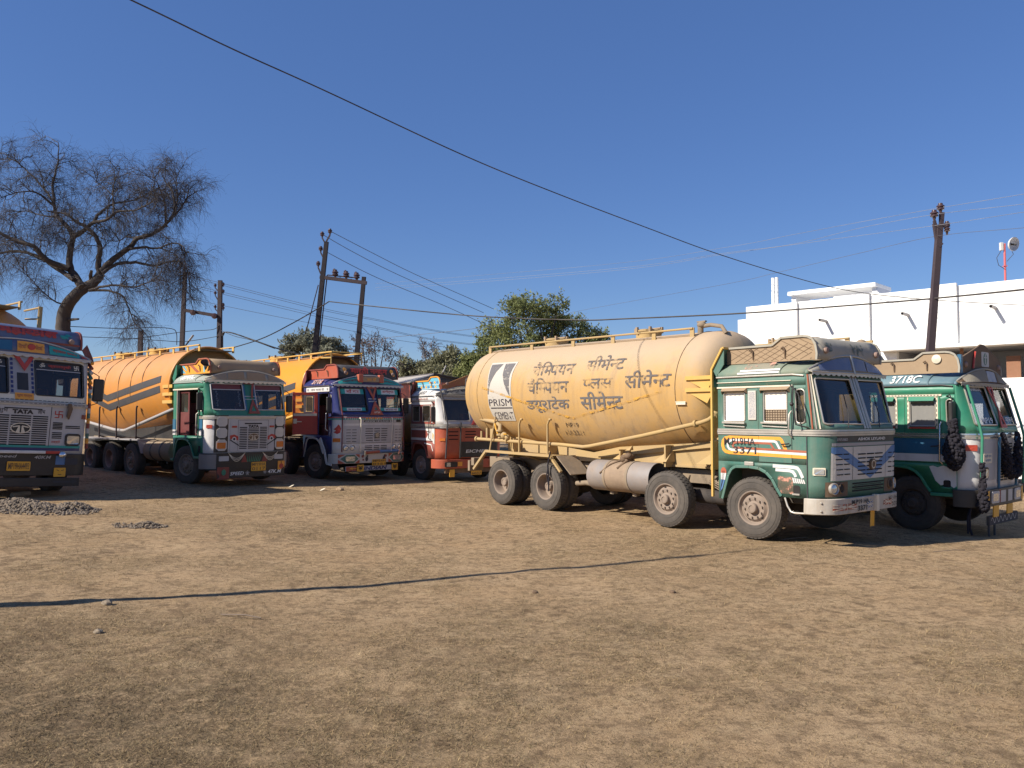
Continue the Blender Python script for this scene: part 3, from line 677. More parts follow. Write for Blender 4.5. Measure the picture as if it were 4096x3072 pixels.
def drum(root, x0, x1, y=-.93, z=.86, r=.31, mat='drum_metal', strap='chassis_dusty', open_end=True):
    d = MB(); d.lathe([(0, x0+.02), (r*.7, x0), (r*.97, x0+.02), (r, x0+.05), (r, x1), (r-.012, x1), (r-.012, x1-.5), (0, x1-.5)] if open_end else [(0, x0), (r*.97, x0+.02), (r, x0+.05), (r, x1-.05), (r*.97, x1-.02), (0, x1)], (0, y, z), 36, 'x')
    o = d.build('drum', mat, root, smooth=40)
    if open_end: bd = MB(); bd.lathe([(r+.0015, x0+(x1-x0)*.31), (r+.002, x0+(x1-x0)*.65)], (0, y, z), 36, 'x'); bd.build('drum_band', 'drum_dirt', o, smooth=40)
    s_ = MB()
    for t in (.30, .66):
        x = x0+(x1-x0)*t; s_.lathe([(r+.002, x-.03), (r+.012, x-.028), (r+.012, x+.028), (r+.002, x+.03)], (0, y, z), 36, 'x'); s_.box(x-.05, x+.05, y-.06, y+.06, z-r-.06, z-r)
        s_.box(x-.03, x+.03, y+r-.05, -.44, z+.05, z+.12)
    s_.build('drum_strap', strap, o, smooth=40); return o
# ---------------------------------------------------------------- the lorries
def truck(x, y, yaw, s, label, group='parked tanker trucks'):
    return empty('tanker_truck', (x, y, float(terr(x))), R(yaw), s, label=label, cat='truck', group=group)
STD_WINS = [(-.55, -.12, 2.0, 2.50), (.25, .69, 1.99, 2.50), (.85, 1.01, 1.97, 2.52)]
def chassis_side(root, x0, mat='chassis_dusty'):
    r_ = MB()
    for sy in (-1, 1):
        r_.bar((x0, sy*.62, 1.16), (-.9, sy*.62, 1.16), .05, .05)
        for x in lines(x0+.3, -1.0, 6): r_.bar((x, sy*.62, 1.16), (x, sy*.5, 1.0), .04, .04)
    r_.build('side_rail', mat, root)
def rear_posts(root, xs, mat='pipe_grey', z0=1.2, z1=2.15):
    for x in xs:
        p = MB(); p.tube([(x, -1.12, z0), (x, -1.12, z1-.12), (x+.10, -1.15, z1), (x+.16, -1.16, z1-.01)], .025, 8); p.tube([(x, -1.12, 1.22), (x, -.5, 1.05)], .025, 6)
        p.build('tank_post', mat, root, smooth=50)
def flank_pipe(root, mat, pts, r=.045, flanges=()):
    p = MB(); p.tube(pts, r, 12); o = p.build('discharge_pipe', mat, root, smooth=50)
    for (a, b) in flanges:
        a, b = Vector(a), Vector(b); f = MB(); f.tube([a, a+(b-a).normalized()*.05], r*1.7, 14); f.build('flange', mat, o, smooth=40)
    return o
def text_on(parent, mat, s, x0, x1, z0, z1, mp, bold=.02, shear=0., step=None, name='lettering'):
    return decal(parent, name, mat, text2d(s, x0, x1, z0, z1, bold, shear), mp, step=step)

def truck_one():
    t = truck(5.018, 14.414, -51.23, 1., 'large dusty green truck with a yellow cement tank lettered in black, nearest in the yard')
    cab(t, dict(side='green_dull', front='green_dull', upper='green_dull', roof='roof_green_dust', wins=STD_WINS, curtain='curtain_white', blind=True, arch='green_dull', gutter='chrome_dull', seal='chrome_dull', seat='brown_dark', pane=(.12, 1.10), panez=(1.955, 2.70)))
    door_panel(t, 'green_dull', .15, .765, STD_WINS[1])
    band(t, 'belt_trim', 'chrome_dull', 1.768, 1.795, .022); band(t, 'belt_trim', 'chrome_dull', 1.80, 1.838, .03); band(t, 'belt_trim', 'chrome_dull', 1.843, 1.868, .024)
    for z0, z1, m_ in ((2.57, 2.598, 'cream'), (2.665, 2.678, 'cream')):
        s_ = MB(); s_.box(-.69, .80-(z0-2.57)*.3, -1.222, -1.19, z0, z1); s_.build('side_moulding', m_, t, bevel=.004)
    # window hoods and sills
    for x0, x1 in ((-.58, -.08), (.20, .74)):
        h = MB(); h.add([(x0, -1.21, 2.56), (x1, -1.21, 2.56), (x1-.02, -1.27, 2.515), (x0+.02, -1.27, 2.515), (x0, -1.21, 2.47), (x1, -1.21, 2.47)], [(0, 1, 2, 3), (0, 3, 4), (1, 5, 2)])
        h.build('window_hood', 'brown_box', t, solid=.012)
        s_ = MB(); s_.bar((x0+.02, -1.235, 1.975), (x1-.02, -1.235, 1.965), .06, .03); s_.bar((x0+.03, -1.225, 1.92), (x1-.03, -1.225, 1.90), .03, .02); s_.build('window_sill', 'chrome_dull', t, bevel=.004)
    p = MB(); p.box(-.05, .11, -1.225, -1.2, 2.02, 2.52); pp = p.build('side_panel', 'white_dirty', t, bevel=.008)
    decal(pp, 'panel_pattern', worn('worn_grey', (.35, .35, .4), .9, 40), poly2d(rect(-.03, .09, 2.05, 2.5)), smap(.0275))
    # paint on the side
    def S(name, mat, polys, off=.006): return decal(t, name, mat, poly2d(*polys), smap(off))
    S('painted_stripe', 'orange_paint', stroke([(.66, 1.525), (.58, 1.69), (.545, 1.715), (-.44, 1.72), (-.53, 1.70), (-.575, 1.65), (-.585, 1.58), (-.565, 1.51), (-.52, 1.47), (-.44, 1.455), (1.03, 1.428)], .058), .0325)
    S('painted_stripe', 'white_paint', stroke([(.555, 1.53), (.485, 1.65), (.45, 1.668), (-.36, 1.675), (-.43, 1.66), (-.475, 1.61), (-.478, 1.565), (-.45, 1.52), (-.40, 1.503), (1.03, 1.472)], .04), .033)
    S('painted_stripe', 'brown_stripe', stroke([(.44, 1.535), (.385, 1.618), (.35, 1.63), (-.28, 1.638), (-.34, 1.625), (-.375, 1.595), (-.365, 1.56), (-.32, 1.545), (1.03, 1.512)], .035), .0335)
    k = worn('marker_black', (.02, .018, .02), -.6, 8)
    text_on(t, k, 'M.P19HA', -.55, .08, 1.59, 1.715, smap(.037), .012); text_on(t, k, '3371', -.36, .10, 1.44, 1.565, smap(.037), .012)
    S('painted_stripe', 'white_paint', stroke([(.41, 1.262), (.80, 1.255), (.86, 1.245), (.90, 1.20), (.955, 1.09)], .055), .008)
    S('painted_stripe', 'white_paint', stroke([(.46, 1.20), (.72, 1.196), (.78, 1.18), (.815, 1.14), (.83, 1.10)], .05), .008)
    S('painted_stripe', 'white_paint', [[(.765+i*.037, 1.085-.004*i), (.79+i*.037, 1.085-.004*i), (.815+i*.037, 1.0), (.79+i*.037, 1.0)] for i in range(6)], .008)
    S('paint_drop', 'red_orange', [circ(-.575, 1.115, .058, .075)[0:20]], .008); S('paint_drop', 'white_paint', [[(-.632, 1.09), (-.518, 1.09), (-.545, .97), (-.63, .97)]], .0095)
    S('paint_drop', 'blue_stripe', [[(-.63, .975), (-.545, .975), (-.60, .82), (-.655, .76)]], .0095); S('paint_drop', 'black_slot', sum([stroke([(x, 1.13), (-.60+(x+.575)*.5, .95), (-.645, .78)], .006) for x in (-.6, -.575, -.55)], []), .011)
    S('pink_patch', worn('worn_pink', (.55, .26, .18), .9, 6), [rect(.50, .78, .82, 1.10)], .007)
    S('footstep_recess', 'hole_dark', [rrect(.785, .905, .82, .965, .035)], .009)
    st = MB(); st.box(.78, .91, -1.24, -1.2, .81, .835); st.build('footstep', 'chrome_dull', t)
    rp = decal(t, 'roof_stripe', 'white_paint', poly2d(rect(-.22, .56, 2.845, 2.875), rect(-.27, .56, 2.80, 2.832)), lambda a, z: (a, -.92-(.287)*math.sqrt(max(0, 1-((z-2.77)/.25)**2))-.004, z+.004), step=(0, .02))
    decal(t, 'faded_patch', worn('worn_pink2', (.58, .30, .22), .8, 4), poly2d(rect(-.15, .42, 2.86, 2.99)), lambda a, z: (a, -.92-(.287)*math.sqrt(max(0, 1-((z-2.77)/.247)**2))-.002, z+.004), step=(.1, .02))
    side_lamp = MB(); side_lamp.box(-.13, .05, -1.235, -1.2, 1.245, 1.31); side_lamp.build('side_marker', 'chrome_dull', t, bevel=.008)
    stp = MB(); stp.tube([(.62, -1.19, .75), (.67, -1.2, .62), (.73, -1.2, .53), (.80, -1.2, .515), (1.14, -1.2, .53)], .018, 8); stp.build('step_tube', 'chrome_dull', t, smooth=50)
    grab(t, .79, 1.74, 2.17)
    # mirror arm with its ball joint, no mirror on it
    a = MB(); a.tube([(.74, -1.2, 2.60), (.83, -1.27, 2.56), (.95, -1.30, 2.45), (1.05, -1.30, 2.15), (1.07, -1.28, 1.98)], .012, 6); a.tube([(.83, -1.25, 2.58), (.86, -1.33, 2.3), (.93, -1.34, 1.95), (1.08, -1.22, 1.90)], .013, 6); a.ball((.855, -1.335, 2.28), .035)
    a.build('mirror_arm', 'black_paint', t, smooth=50)
    # A-pillar trim strips
    for y, m_ in ((-1.14, 'cream'), (-1.168, 'chrome_dull'), (-1.188, 'brown_stripe')):
        p = MB(); p.tube([FY(y, z, .008) for z in lines(1.88, 2.76, 6)], .014, 6); p.build('pillar_trim', m_, t)
    p = MB()
    for y in (-.085, .0, .085): p.tube([FY(y, z, .01) for z in lines(1.88, 2.76, 6)], .02, 6)
    p.build('centre_pillar', 'chrome_dull', t)
    for y0, rr in ((-.62, 1), (.38, 1)):
        w = MB(); w.tube([FY(y0, 1.9, .03), FY(y0+.12, 2.1, .03), FY(y0+.18, 2.45, .012)], .008, 6); w.build('wiper', 'black_paint', t)
    decal(t, 'sticker', 'plate_yellow', poly2d(rect(-.16, -.08, 2.36, 2.44)), fmap(-.03))
    # front
    g = fpatch(t, 'grille', 'white_dirty', -1.03, 1.04, 1.055, 1.59, .018)
    decal(t, 'painted_chevron', 'blue_stripe', poly2d([(-1.03, 1.588), (-.80, 1.588), (.07, 1.20), (.07, 1.06), (-1.03, 1.50)], [(.07, 1.20), (.84, 1.588), (1.04, 1.588), (1.04, 1.48), (.07, 1.06)]), fmap(.0205), step=(.05, .4))
    rows = []
    for i in range(5):
        z = 1.475-i*.081; rows += [(-.97+.01*i, -.80+.01*i, z, .017), (-.77+.01*i, -.60+.01*i, z, .017), (.70, .83, z-.01, .017), (.87, 1.0, z-.01, .017)]
    for i in range(6):
        z = 1.465-i*.066; q = .0 if i < 2 else .02
        for a, b in ((-.33, -.09), (-.06, .19), (.22, .50-q)): rows.append((a, b, z, .021))
    slots(t, rows, off=.0235)
    decal(t, 'panel_seam', 'hole_dark', poly2d(rect(-.487, -.478, 1.06, 1.59), rect(.60, .607, 1.06, 1.59)), fmap(.0225), step=(0, .4))
    fpatch(t, 'name_strip', 'black_paint', -.92, .96, 1.665, 1.765, .006)
    text_on(t, 'lettering_white', 'ASHOK LEYLAND', -.32, .60, 1.69, 1.735, fmap(.011), .01, step=(.1, 0)); text_on(t, 'grey_fascia', '370TURBO', -.93, -.63, 1.69, 1.73, fmap(.011), .01, step=(.1, 0))
    fpatch(t, 'silver_strip', 'pipe_grey', -1.02, 1.03, 1.605, 1.655, .014)
    b_ = fbox(t, 'badge', 'brown_dark', .02, .20, 1.20, 1.38, .04, .018, .085)
    decal(b_, 'badge_ring', 'chrome_dull', poly2d(*stroke(circ(.11, 1.29, .062)+[circ(.11, 1.29, .062)[0]], .018)), fmap(.060))
    slots(t, [(-.46, .58, z, .024) for z in (.99, .93, .87)]+[(-.40, .50, z, .010) for z in (.96, .90)], off=.008)
    for s in (-1, 1):
        fpatch(t, 'lamp_recess', 'brown_dark', *sorted((s*1.09, s*.60)), .80, 1.035, .008)
        round_lamp(t, 'headlight', s*.97, .93, .085, .012)
        o = round_lamp(t, 'headlight', s*.80, .935, .078, .01, 'hole_dark', 'brown_dark')
        l = fbox(t, 'indicator', 'cream', *sorted((s*1.185, s*1.09)), 1.14, 1.265, .02, .0, .01); fbox(l, 'indicator_lens', 'lamp_amber' if s > 0 else 'lamp_glass', *sorted((s*1.178, s*1.105)), 1.16, 1.245, .028, .0, .01)
    sm = MB()
    for z in lines(.80, 1.74, 12): sm.ball((1.035, -1.2, z), .008, 6, 4)
    sm.bar((1.035, -1.2, .78), (1.035, -1.2, 1.76), .03, .012); sm.build('corner_seam', 'grey_stripe', t)
    bu = bumper(t, 'bumper_worn', .52, .775, .07, 1.03)
    cap_ = MB(); cap_.box(1.40, 1.497, .13, .21, .515, .79); cap_.build('bumper_bracket', 'cream', bu, bevel=.01)
    for y0, y1, m_ in ((-1.02, -.42, 'brown_stripe'), (-.12, .08, 'blue_stripe'), (.45, .80, 'brown_stripe')):
        dd = decal(bu, 'bumper_paint', worn('w_'+m_, tuple(M[m_].node_tree.nodes['Mix'].inputs[7].default_value[:3]), .5, 12), poly2d(rect(y0, y1, .585, .685)), fmap(.074), step=(.05, .4))
        ym = (y0+y1)/2; ln = [stroke([(y0, .585), (y1, .685)], .012), stroke([(y0, .685), (y1, .585)], .012), stroke([(y0, .635), (y1, .635)], .014), stroke([(ym, .585), (ym, .685)], .014)]
        decal(bu, 'bumper_paint', 'cream', poly2d(*sum(ln, [])), fmap(.077), step=(.05, .4))
    text_on(bu, k, 'M.P19 HA', -.58, -.06, .665, .735, fmap(.080), .02, step=(.1, 0)); text_on(bu, k, '3371', -.40, -.12, .55, .635, fmap(.080), .02, step=(.1, 0))
    k2 = worn('marker_black2', (.02, .018, .02), .5, 18); text_on(bu, k2, 'M.P19HA', .62, 1.02, .665, .735, fmap(.080), .02, step=(.1, 0)); text_on(bu, k2, '3371', .75, 1.0, .555, .625, fmap(.080), .02, step=(.1, 0))
    for y, z in ((-1.13, .71), (-1.13, .58), (1.13, .71), (1.13, .58), (0, .70)):
        q = FY(y, z, .075); bb = MB(); bb.ball(q, .018, 8, 5); bb.build('bolt', 'chrome_dull', bu)
    np_ = MB(); np_.grid(lambda y, z: (1.42+.05*(z-.52)+.015*math.sin(y*40), y, z), lines(.03, .17, 3), lines(.26, .52, 4)); np_.build('number_plate', 'plate_yellow', t, solid=.006)
    scallop_visor(t, None, 'grey_box', 'chrome_dull', panels=[(-.98, -.08, 'visor_blue'), (.02, .40, 'visor_blue'), (.44, 1.02, 'visor_blue')])
    for y in (-.03,):
        p = MB(); p.bar(Vector((1.225, y, 2.79)), Vector((1.155, y, 3.105)), .05, .03, (1, 0, 0)); p.build('visor_post', 'chrome_dull', t)
    rb = carrier(t, 'brown_box', 'grey_box', dx=-.06)
    mesh_l = []
    for i in range(11):
        x = -.55+i*.18; mesh_l += stroke([(x, 3.02), (min(x+.5, 1.1), 3.02+min(.5, 1.1-x)*.5)], .009)+stroke([(x, 3.27 if x < .4 else 3.36), (min(x+.5, 1.12), (3.27 if x < .4 else 3.36)-min(.5, max(0, 1.12-x))*.5)], .009)
    decal(rb, 'diamond_mesh', 'brown_dark', poly2d(*mesh_l), lambda a, z: (a, -1.034, max(3.02, min(z, 3.37 if a > .5 else 3.27))))
    fr = worn('worn_green_grey', (.10, .13, .11), .6, 12)
    text_on(rb, fr, 'S', -.80, -.55, 3.14, 3.30, cvf(.012), .06, step=(0, .03)); text_on(rb, fr, 'VN', .05, .45, 3.12, 3.31, cvf(.012), .04, .1, step=(0, .03))
    headboard(t, 'green_dull', 'rail_yellow')
    for z in (2.82, 2.60):
        b = MB(); b.box(-1.42, -.80, -1.20, -1.12, z-.07, z); b.add([(-.82, -1.16, z-.07), (-1.40, -1.16, z-.07), (-.95, -1.16, z-.28)], [(0, 1, 2)]); b.build('tank_bracket', 'rail_yellow', t)
    # tank
    tk = Tank(-9.05, -.84, 1.17, 2.64, 1.14, -4.4, .34, .82, slope=-.011, df=.62, fx=3.2)
    tank = tk.build(t, 'tank_dusty')
    sm_ = tk.sidemap
    tank_top(tank, tk, 'frame_yellow', -8.25, -1.75, [-8.25, -6.6, -5.15, -3.9, -2.75, -1.78], [-6.3, -3.35], dark='brown_box')
    v = MB(); v.tube([(-1.75, -.3, 3.60), (-1.75, -.3, 3.84)], .06, 10); v.ball((-1.72, -.3, 3.87), .085, 10, 6, (1.2, 1, .8)); v.box(-1.82, -1.62, -.33, -.27, 3.92, 3.945); v.tube([(-1.72, -.3, 3.84), (-1.5, -.3, 3.85), (-1.25, -.3, 3.80), (-1.15, -.3, 3.66)], .04, 8); v.build('top_valve', 'chassis_dusty', tank, smooth=50)
    for x in (-1.68, -7.95):
        q = MB(); q.tube([tk.pt(x, a, .003) for a in lines(2, 178, 40)], .007, 5); q.build('weld_seam', 'brown_dark' if x > -2 else 'frame_yellow', tank)
    m_ = sm_(.007)
    # emblem
    logo = 'lettering_white'
    lw = worn('worn_white', (.47, .43, .37), -.6, 5); lg = worn('worn_grey_ink', (.12, .11, .11), .0, 5); lk = worn('worn_black_ink', (.03, .022, .035), -.4, 5); ld = worn('worn_dark_ink', (.095, .08, .075), .2, 4)
    e1 = []
    L_, Rr_ = [], []
    for q in lines(0, 1, 14):
        z = 3.40-q*1.40; L_.append((-7.62+.30*(q-.0)*(1 if q < .5 else 1)*.55+.0*q, z)); Rr_.append((-6.62-.02*q, z))
    em = decal(tank, 'emblem', lw, poly2d([(-7.65, 3.40), (-7.55, 3.0), (-7.50, 2.66), (-7.50, 2.3), (-7.45, 2.1), (-7.36, 1.98), (-6.60, 1.98), (-6.58, 2.3), (-6.60, 2.7), (-6.64, 3.1), (-6.62, 3.38)]), m_, step=(.2, .06))
    m2 = sm_(.012); m3 = sm_(.016)
    decal(em, 'emblem_sail', lg, poly2d([(-7.60, 3.35), (-7.15, 3.35), (-7.30, 3.15), (-7.42, 2.9), (-7.46, 2.62), (-7.49, 2.62), (-7.50, 2.8), (-7.53, 3.05)],
        [(-7.06, 3.35), (-6.68, 3.34), (-6.72, 3.05), (-6.66, 2.72), (-6.64, 2.56), (-6.68, 2.60), (-6.85, 2.82), (-7.0, 3.08)]), m2, step=(.2, .06))
    text_on(em, lk, 'PRISM', -7.47, -6.60, 2.335, 2.50, m2, .0, step=(.2, .05)); decal(em, 'emblem_line', lk, poly2d(rect(-7.43, -6.60, 2.275, 2.30)), m2, step=(.2, 0))
    text_on(em, worn('worn_cement', (.05, .04, .05), .1, 4), 'CEMENT', -7.36, -6.62, 2.02, 2.19, m2, .0, step=(.2, .05))
    yl = worn('worn_yellow', (.58, .31, .05), .75, 7); gh = [(-7.75, 2.80), (-4.60, 2.05), (-2.0, 2.56)]
    decal(tank, 'chevron_trace', yl, poly2d(*stroke(gh, .05)), m3, step=(.2, .06))
    for s, x0, x1, z0, z1 in (('चैिम~पयन', -5.93, -4.52, 3.0, 3.32), ('सीमेन~ट', -4.17, -3.06, 3.03, 3.36), ('चैिम~पयन', -6.0, -4.62, 2.60, 2.95), ('प~लस', -4.18, -3.30, 2.66, 2.87), ('सीमेन~ट', -2.97, -1.78, 2.64, 2.99), ('डयूराटेक', -6.05, -4.60, 2.17, 2.53), ('सीमेन~ट', -4.25, -3.02, 2.23, 2.60)):
        text_on(tank, ld if x0 > -3.5 else lg if z0 < 2.4 else worn('worn_dark_ink2', (.10, .085, .08), .5, 4), s, x0, x1, z0, z1, sm_(.009), .014, .0, step=(.25, .05))
    sp = worn('stencil', (.06, .045, .035), .2, 6); text_on(tank, sp, 'MP19', -4.86, -4.46, 1.85, 1.95, sm_(.008), .0, step=(.2, .04)); text_on(tank, sp, 'HA3371', -4.98, -4.38, 1.68, 1.78, sm_(.008), .0, step=(.2, .04))
    pl = MB(); c_ = tk.sidemap(.0)(-1.55, 2.33); pl.box(-1.66, -1.44, c_[1]-.03, c_[1]+.02, 2.30, 2.345); pl.box(-1.67, -1.43, c_[1]-.035, c_[1]-.02, 2.345, 2.36); pl.build('small_plate', 'cream', tank)
    # chassis, subframe
    chassis(t, -8.3); axles(t, [(0, 'front', 4), (-1.91, 'front', 2), (-5.36, 'rear', 0), (-6.95, 'rear', 0)], 'tyre', 'rim_dusty', 'rim_dusty')
    sb = MB()
    for sy in (-1, 1):
        pl_ = [(-.9, 1.10), (-.9, 1.80), (-2.0, 1.72), (-3.2, 1.52), (-4.4, 1.30), (-5.6, 1.42), (-7.4, 1.62), (-7.4, 1.10)]; sb.prism(pl_, 'y', sy*.62, sy*.60)
        for x in (-1.1, -2.2, -3.4, -5.6, -6.9): sb.box(x-.02, x+.02, sy*.62, sy*.86, 1.10, 1.30+abs(x+4.4)*.10)
        sb.bar((-.85, sy*.66, 1.585), (-4.2, sy*.66, 1.24), .05, .09); sb.bar((-.85, sy*.64, 1.12), (-4.2, sy*.64, 1.12), .05, .04)
    so = sb.build('subframe', 'frame_yellow', t, bevel=.004)
    for x in (-1.25, -2.3, -3.4):
        br = MB(); br.add([(x-.16, -.63, 1.20), (x+.16, -.63, 1.20), (x+.14, -.63, 1.48), (x-.16, -.90, 1.20), (x+.16, -.90, 1.20)], [(0, 1, 2), (0, 3, 4, 1), (0, 2, 3), (1, 4, 2), (3, 2, 4)]); br.build('gusset', 'frame_yellow', so)
        u_ = MB(); u_.tube([(x, -.56, .78), (x, -.56, 1.22)], .016, 6); u_.build('u_bolt', 'chassis_dusty', so)
    drum(t, -4.05, -2.32, -.90, .86, .315)
    ch = MB(); ch.tube([(-4.62, -.92, .63), (-4.35, -.90, .66), (-4.0, -.8, .62)], .055, 10, False); ch.build('exhaust_pipe', 'chassis_dusty', t, smooth=50)
    rag = MB()
    for i in range(7): rag.ball((-3.12+random.uniform(-.08, .08), -.92+random.uniform(-.07, .07), 1.23+random.uniform(-.04, .07)), .09, 8, 5, (1, .9, random.uniform(.6, 1)))
    rag.tube([(-3.2, -.95, 1.22), (-3.42, -1.12, 1.10), (-3.62, -1.22, .92)], .022, 6); rag.tube([(-3.05, -1.0, 1.2), (-3.18, -1.17, 1.03)], .03, 6); rag.build('tied_rag', 'brown_dark', t, smooth=60)
    fp = flank_pipe(t, 'frame_yellow', [(-8.15, -1.02, 1.52), (-7.2, -1.02, 1.50), (-5.0, -1.02, 1.46), (-4.32, -1.02, 1.43), (-4.12, -1.02, 1.45), (-2.6, -1.06, 1.70), (-1.15, -1.08, 1.97), (-1.0, -1.06, 2.02), (-.93, -1.0, 2.09), (-.92, -.93, 2.15)], .04, [((-1.3, -1.08, 1.942), (-1.2, -1.08, 1.96)), ((-6.95, -1.02, 1.50), (-6.9, -1.02, 1.50)), ((-8.17, -1.02, 1.52), (-8.1, -1.02, 1.52)), ((-.93, -1.0, 2.10), (-.92, -.93, 2.15))])
    vv = MB(); vv.tube([(-8.35, -.75, 2.08), (-8.1, -.92, 2.02), (-7.45, -.98, 1.95), (-7.22, -1.0, 1.86), (-7.2, -1.02, 1.55)], .055, 10); vv.tube([(-7.2, -1.02, 1.72), (-7.2, -1.02, 1.76)], .10, 12); vv.tube([(-7.2, -1.02, 1.62), (-7.2, -1.02, 1.66)], .09, 12)
    vv.ball((-7.02, -1.04, 1.62), .09); vv.ball((-6.88, -1.05, 1.58), .07); vv.tube([(-7.95, -1.02, 1.52), (-7.95, -1.02, 1.72)], .03, 8); vv.tube([(-7.72, -1.02, 1.5), (-7.72, -1.02, 1.80)], .035, 8); vv.box(-7.55, -7.42, -1.06, -.98, 1.56, 1.78)
    vv.build('valve', 'frame_yellow', fp, smooth=50)
    hn = MB(); hn.tube([(-7.0, -1.08, 1.66), (-6.75, -1.18, 1.66)], .014, 6); hn.tube([(-7.4, -1.05, 1.98), (-7.3, -1.08, 1.8), (-7.22, -1.08, 1.66)], .02, 6); hn.build('valve_handle', 'plate_yellow', fp, smooth=50)
    rear_posts(t, [-6.35, -5.35], 'frame_yellow', 1.2, 2.02)
    mg = MB(); mg.bar((-8.05, -1.18, .78), (-7.55, -1.18, 1.24), .06, .05); mg.bar((-7.55, -1.18, 1.24), (-5.2, -1.18, 1.21), .06, .05); mg.bar((-5.2, -1.18, 1.21), (-4.85, -1.18, .88), .06, .04); mg.add([(-7.55, -1.18, 1.24), (-5.2, -1.18, 1.21), (-5.2, -.62, 1.21), (-7.55, -.62, 1.24)], [(0, 1, 2, 3)]); mg.tube([(-7.45, -1.15, 1.25), (-7.35, -1.05, 2.08)], .02, 6)
    mg.build('mudguard', 'frame_yellow', t, solid=.006)
    mf = MB(); mf.grid(lambda y, z: (-4.95+.5*(1.20-z)/.42, y, z), [-1.19, -.62], [.84, 1.22]); mf.build('mudflap', 'chassis_dusty', t, solid=.02)
    ch_ = MB(); ch_.tube([(-5.12, -1.25, 1.3), (-5.18, -1.27, 1.0), (-5.14, -1.27, .75), (-5.16, -1.26, .45)], .018, 6); ch_.tube([(-5.16, -1.27, 1.0), (-5.2, -1.28, .8), (-5.15, -1.27, .55)], .014, 6); ch_.build('hanging_strap', 'tassel_black', t, smooth=50)
    bx = MB(); bx.box(-8.32, -8.24, -1.18, -.75, .72, .98); bx.box(-8.22, -8.1, -1.15, -.85, .86, 1.05); bx.build('tail_lamp', 'chassis_dusty', t, bevel=.01)
    at_ = MB(); at_.lathe([(0, -1.62), (.12, -1.60), (.135, -1.55), (.135, -1.0), (.12, -.95), (0, -.93)], (0, -.60, .58), 16, 'x'); at_.build('air_tank', 'chassis_dark', t, smooth=40)
    cl = MB()
    for i in range(16): x = random.uniform(-8, -1); cl.tube([(x, -.5, random.uniform(.75, 1.0)), (x+random.uniform(-.4, .4), -.55, random.uniform(.6, .9)), (x+random.uniform(-.7, .7), -.5, random.uniform(.8, 1.05))], .018, 6)
    cl.build('air_line', 'chassis_dusty', t, smooth=50)
    hs = MB()
    for k_ in range(4): hs.tube([(-.75, -.55+.02*k_, .93-.03*k_), (-1.0, -.72, .84-.04*k_), (-1.25, -.68-.02*k_, .92-.03*k_), (-1.15, -.55, 1.0)], .016, 6)
    hs.build('brake_hose', 'chassis_dusty', t, smooth=50)
    return t
paint('visor_blue', (.085, .115, .22), .35, .3, (.22, .20, .17), .15, 3)

def tata_badge(root, y, z, r=.17, off=.012, mat='chrome_dull', back='black_paint'):
    b = decal(root, 'badge', back, poly2d(circ(y, z, r, r*.62)), fmap(off), step=(.08, 0), thick=.012)
    ring = circ(y, z, r, r*.62, 28)
    decal(b, 'badge_mark', mat, poly2d(*(stroke(ring+[ring[0]], .018)+[[(y-r*.85, z+r*.18), (y-.02, z+r*.34), (y-.02, z+r*.2), (y-r*.8, z+r*.06)], [(y+r*.85, z+r*.18), (y+.02, z+r*.34), (y+.02, z+r*.2), (y+r*.8, z+r*.06)], [(y-.035, z+r*.25), (y-.012, z+r*.25), (y-.012, z-r*.55), (y-.075, z-r*.52)], [(y+.035, z+r*.25), (y+.012, z+r*.25), (y+.012, z-r*.55), (y+.075, z-r*.52)]])), fmap(off+.014), step=(.08, 0))
    return b
def ornate_plate(root, y0, y1, z0, z1, m, name='number_plate', txt=None, off=.03, tm='lettering_black'):
    g = rrect(y0, y1, z0, z1, .015); o = fbox(root, name, m, y0, y1, z0, z1, .01, off, .015)
    if txt:
        n = len(txt); h = (z1-z0)/n
        for i, s in enumerate(txt): text_on(o, tm, s, y0+.02, y1-.02, z1-h*(i+.85), z1-h*(i+.15), fmap(off+.014), .01, step=(.1, 0))
    return o
def swastika(cx, cz, r, w):
    a = []
    for d in range(4):
        t = PI/2*d; e = lambda x, y: (cx+x*math.cos(t)-y*math.sin(t), cz+x*math.sin(t)+y*math.cos(t))
        a.append([e(0, -w/2), e(r, -w/2), e(r, w/2), e(0, w/2)]); a.append([e(r-w, -w/2), e(r-w, -r), e(r, -r), e(r, -w/2)])
    return a

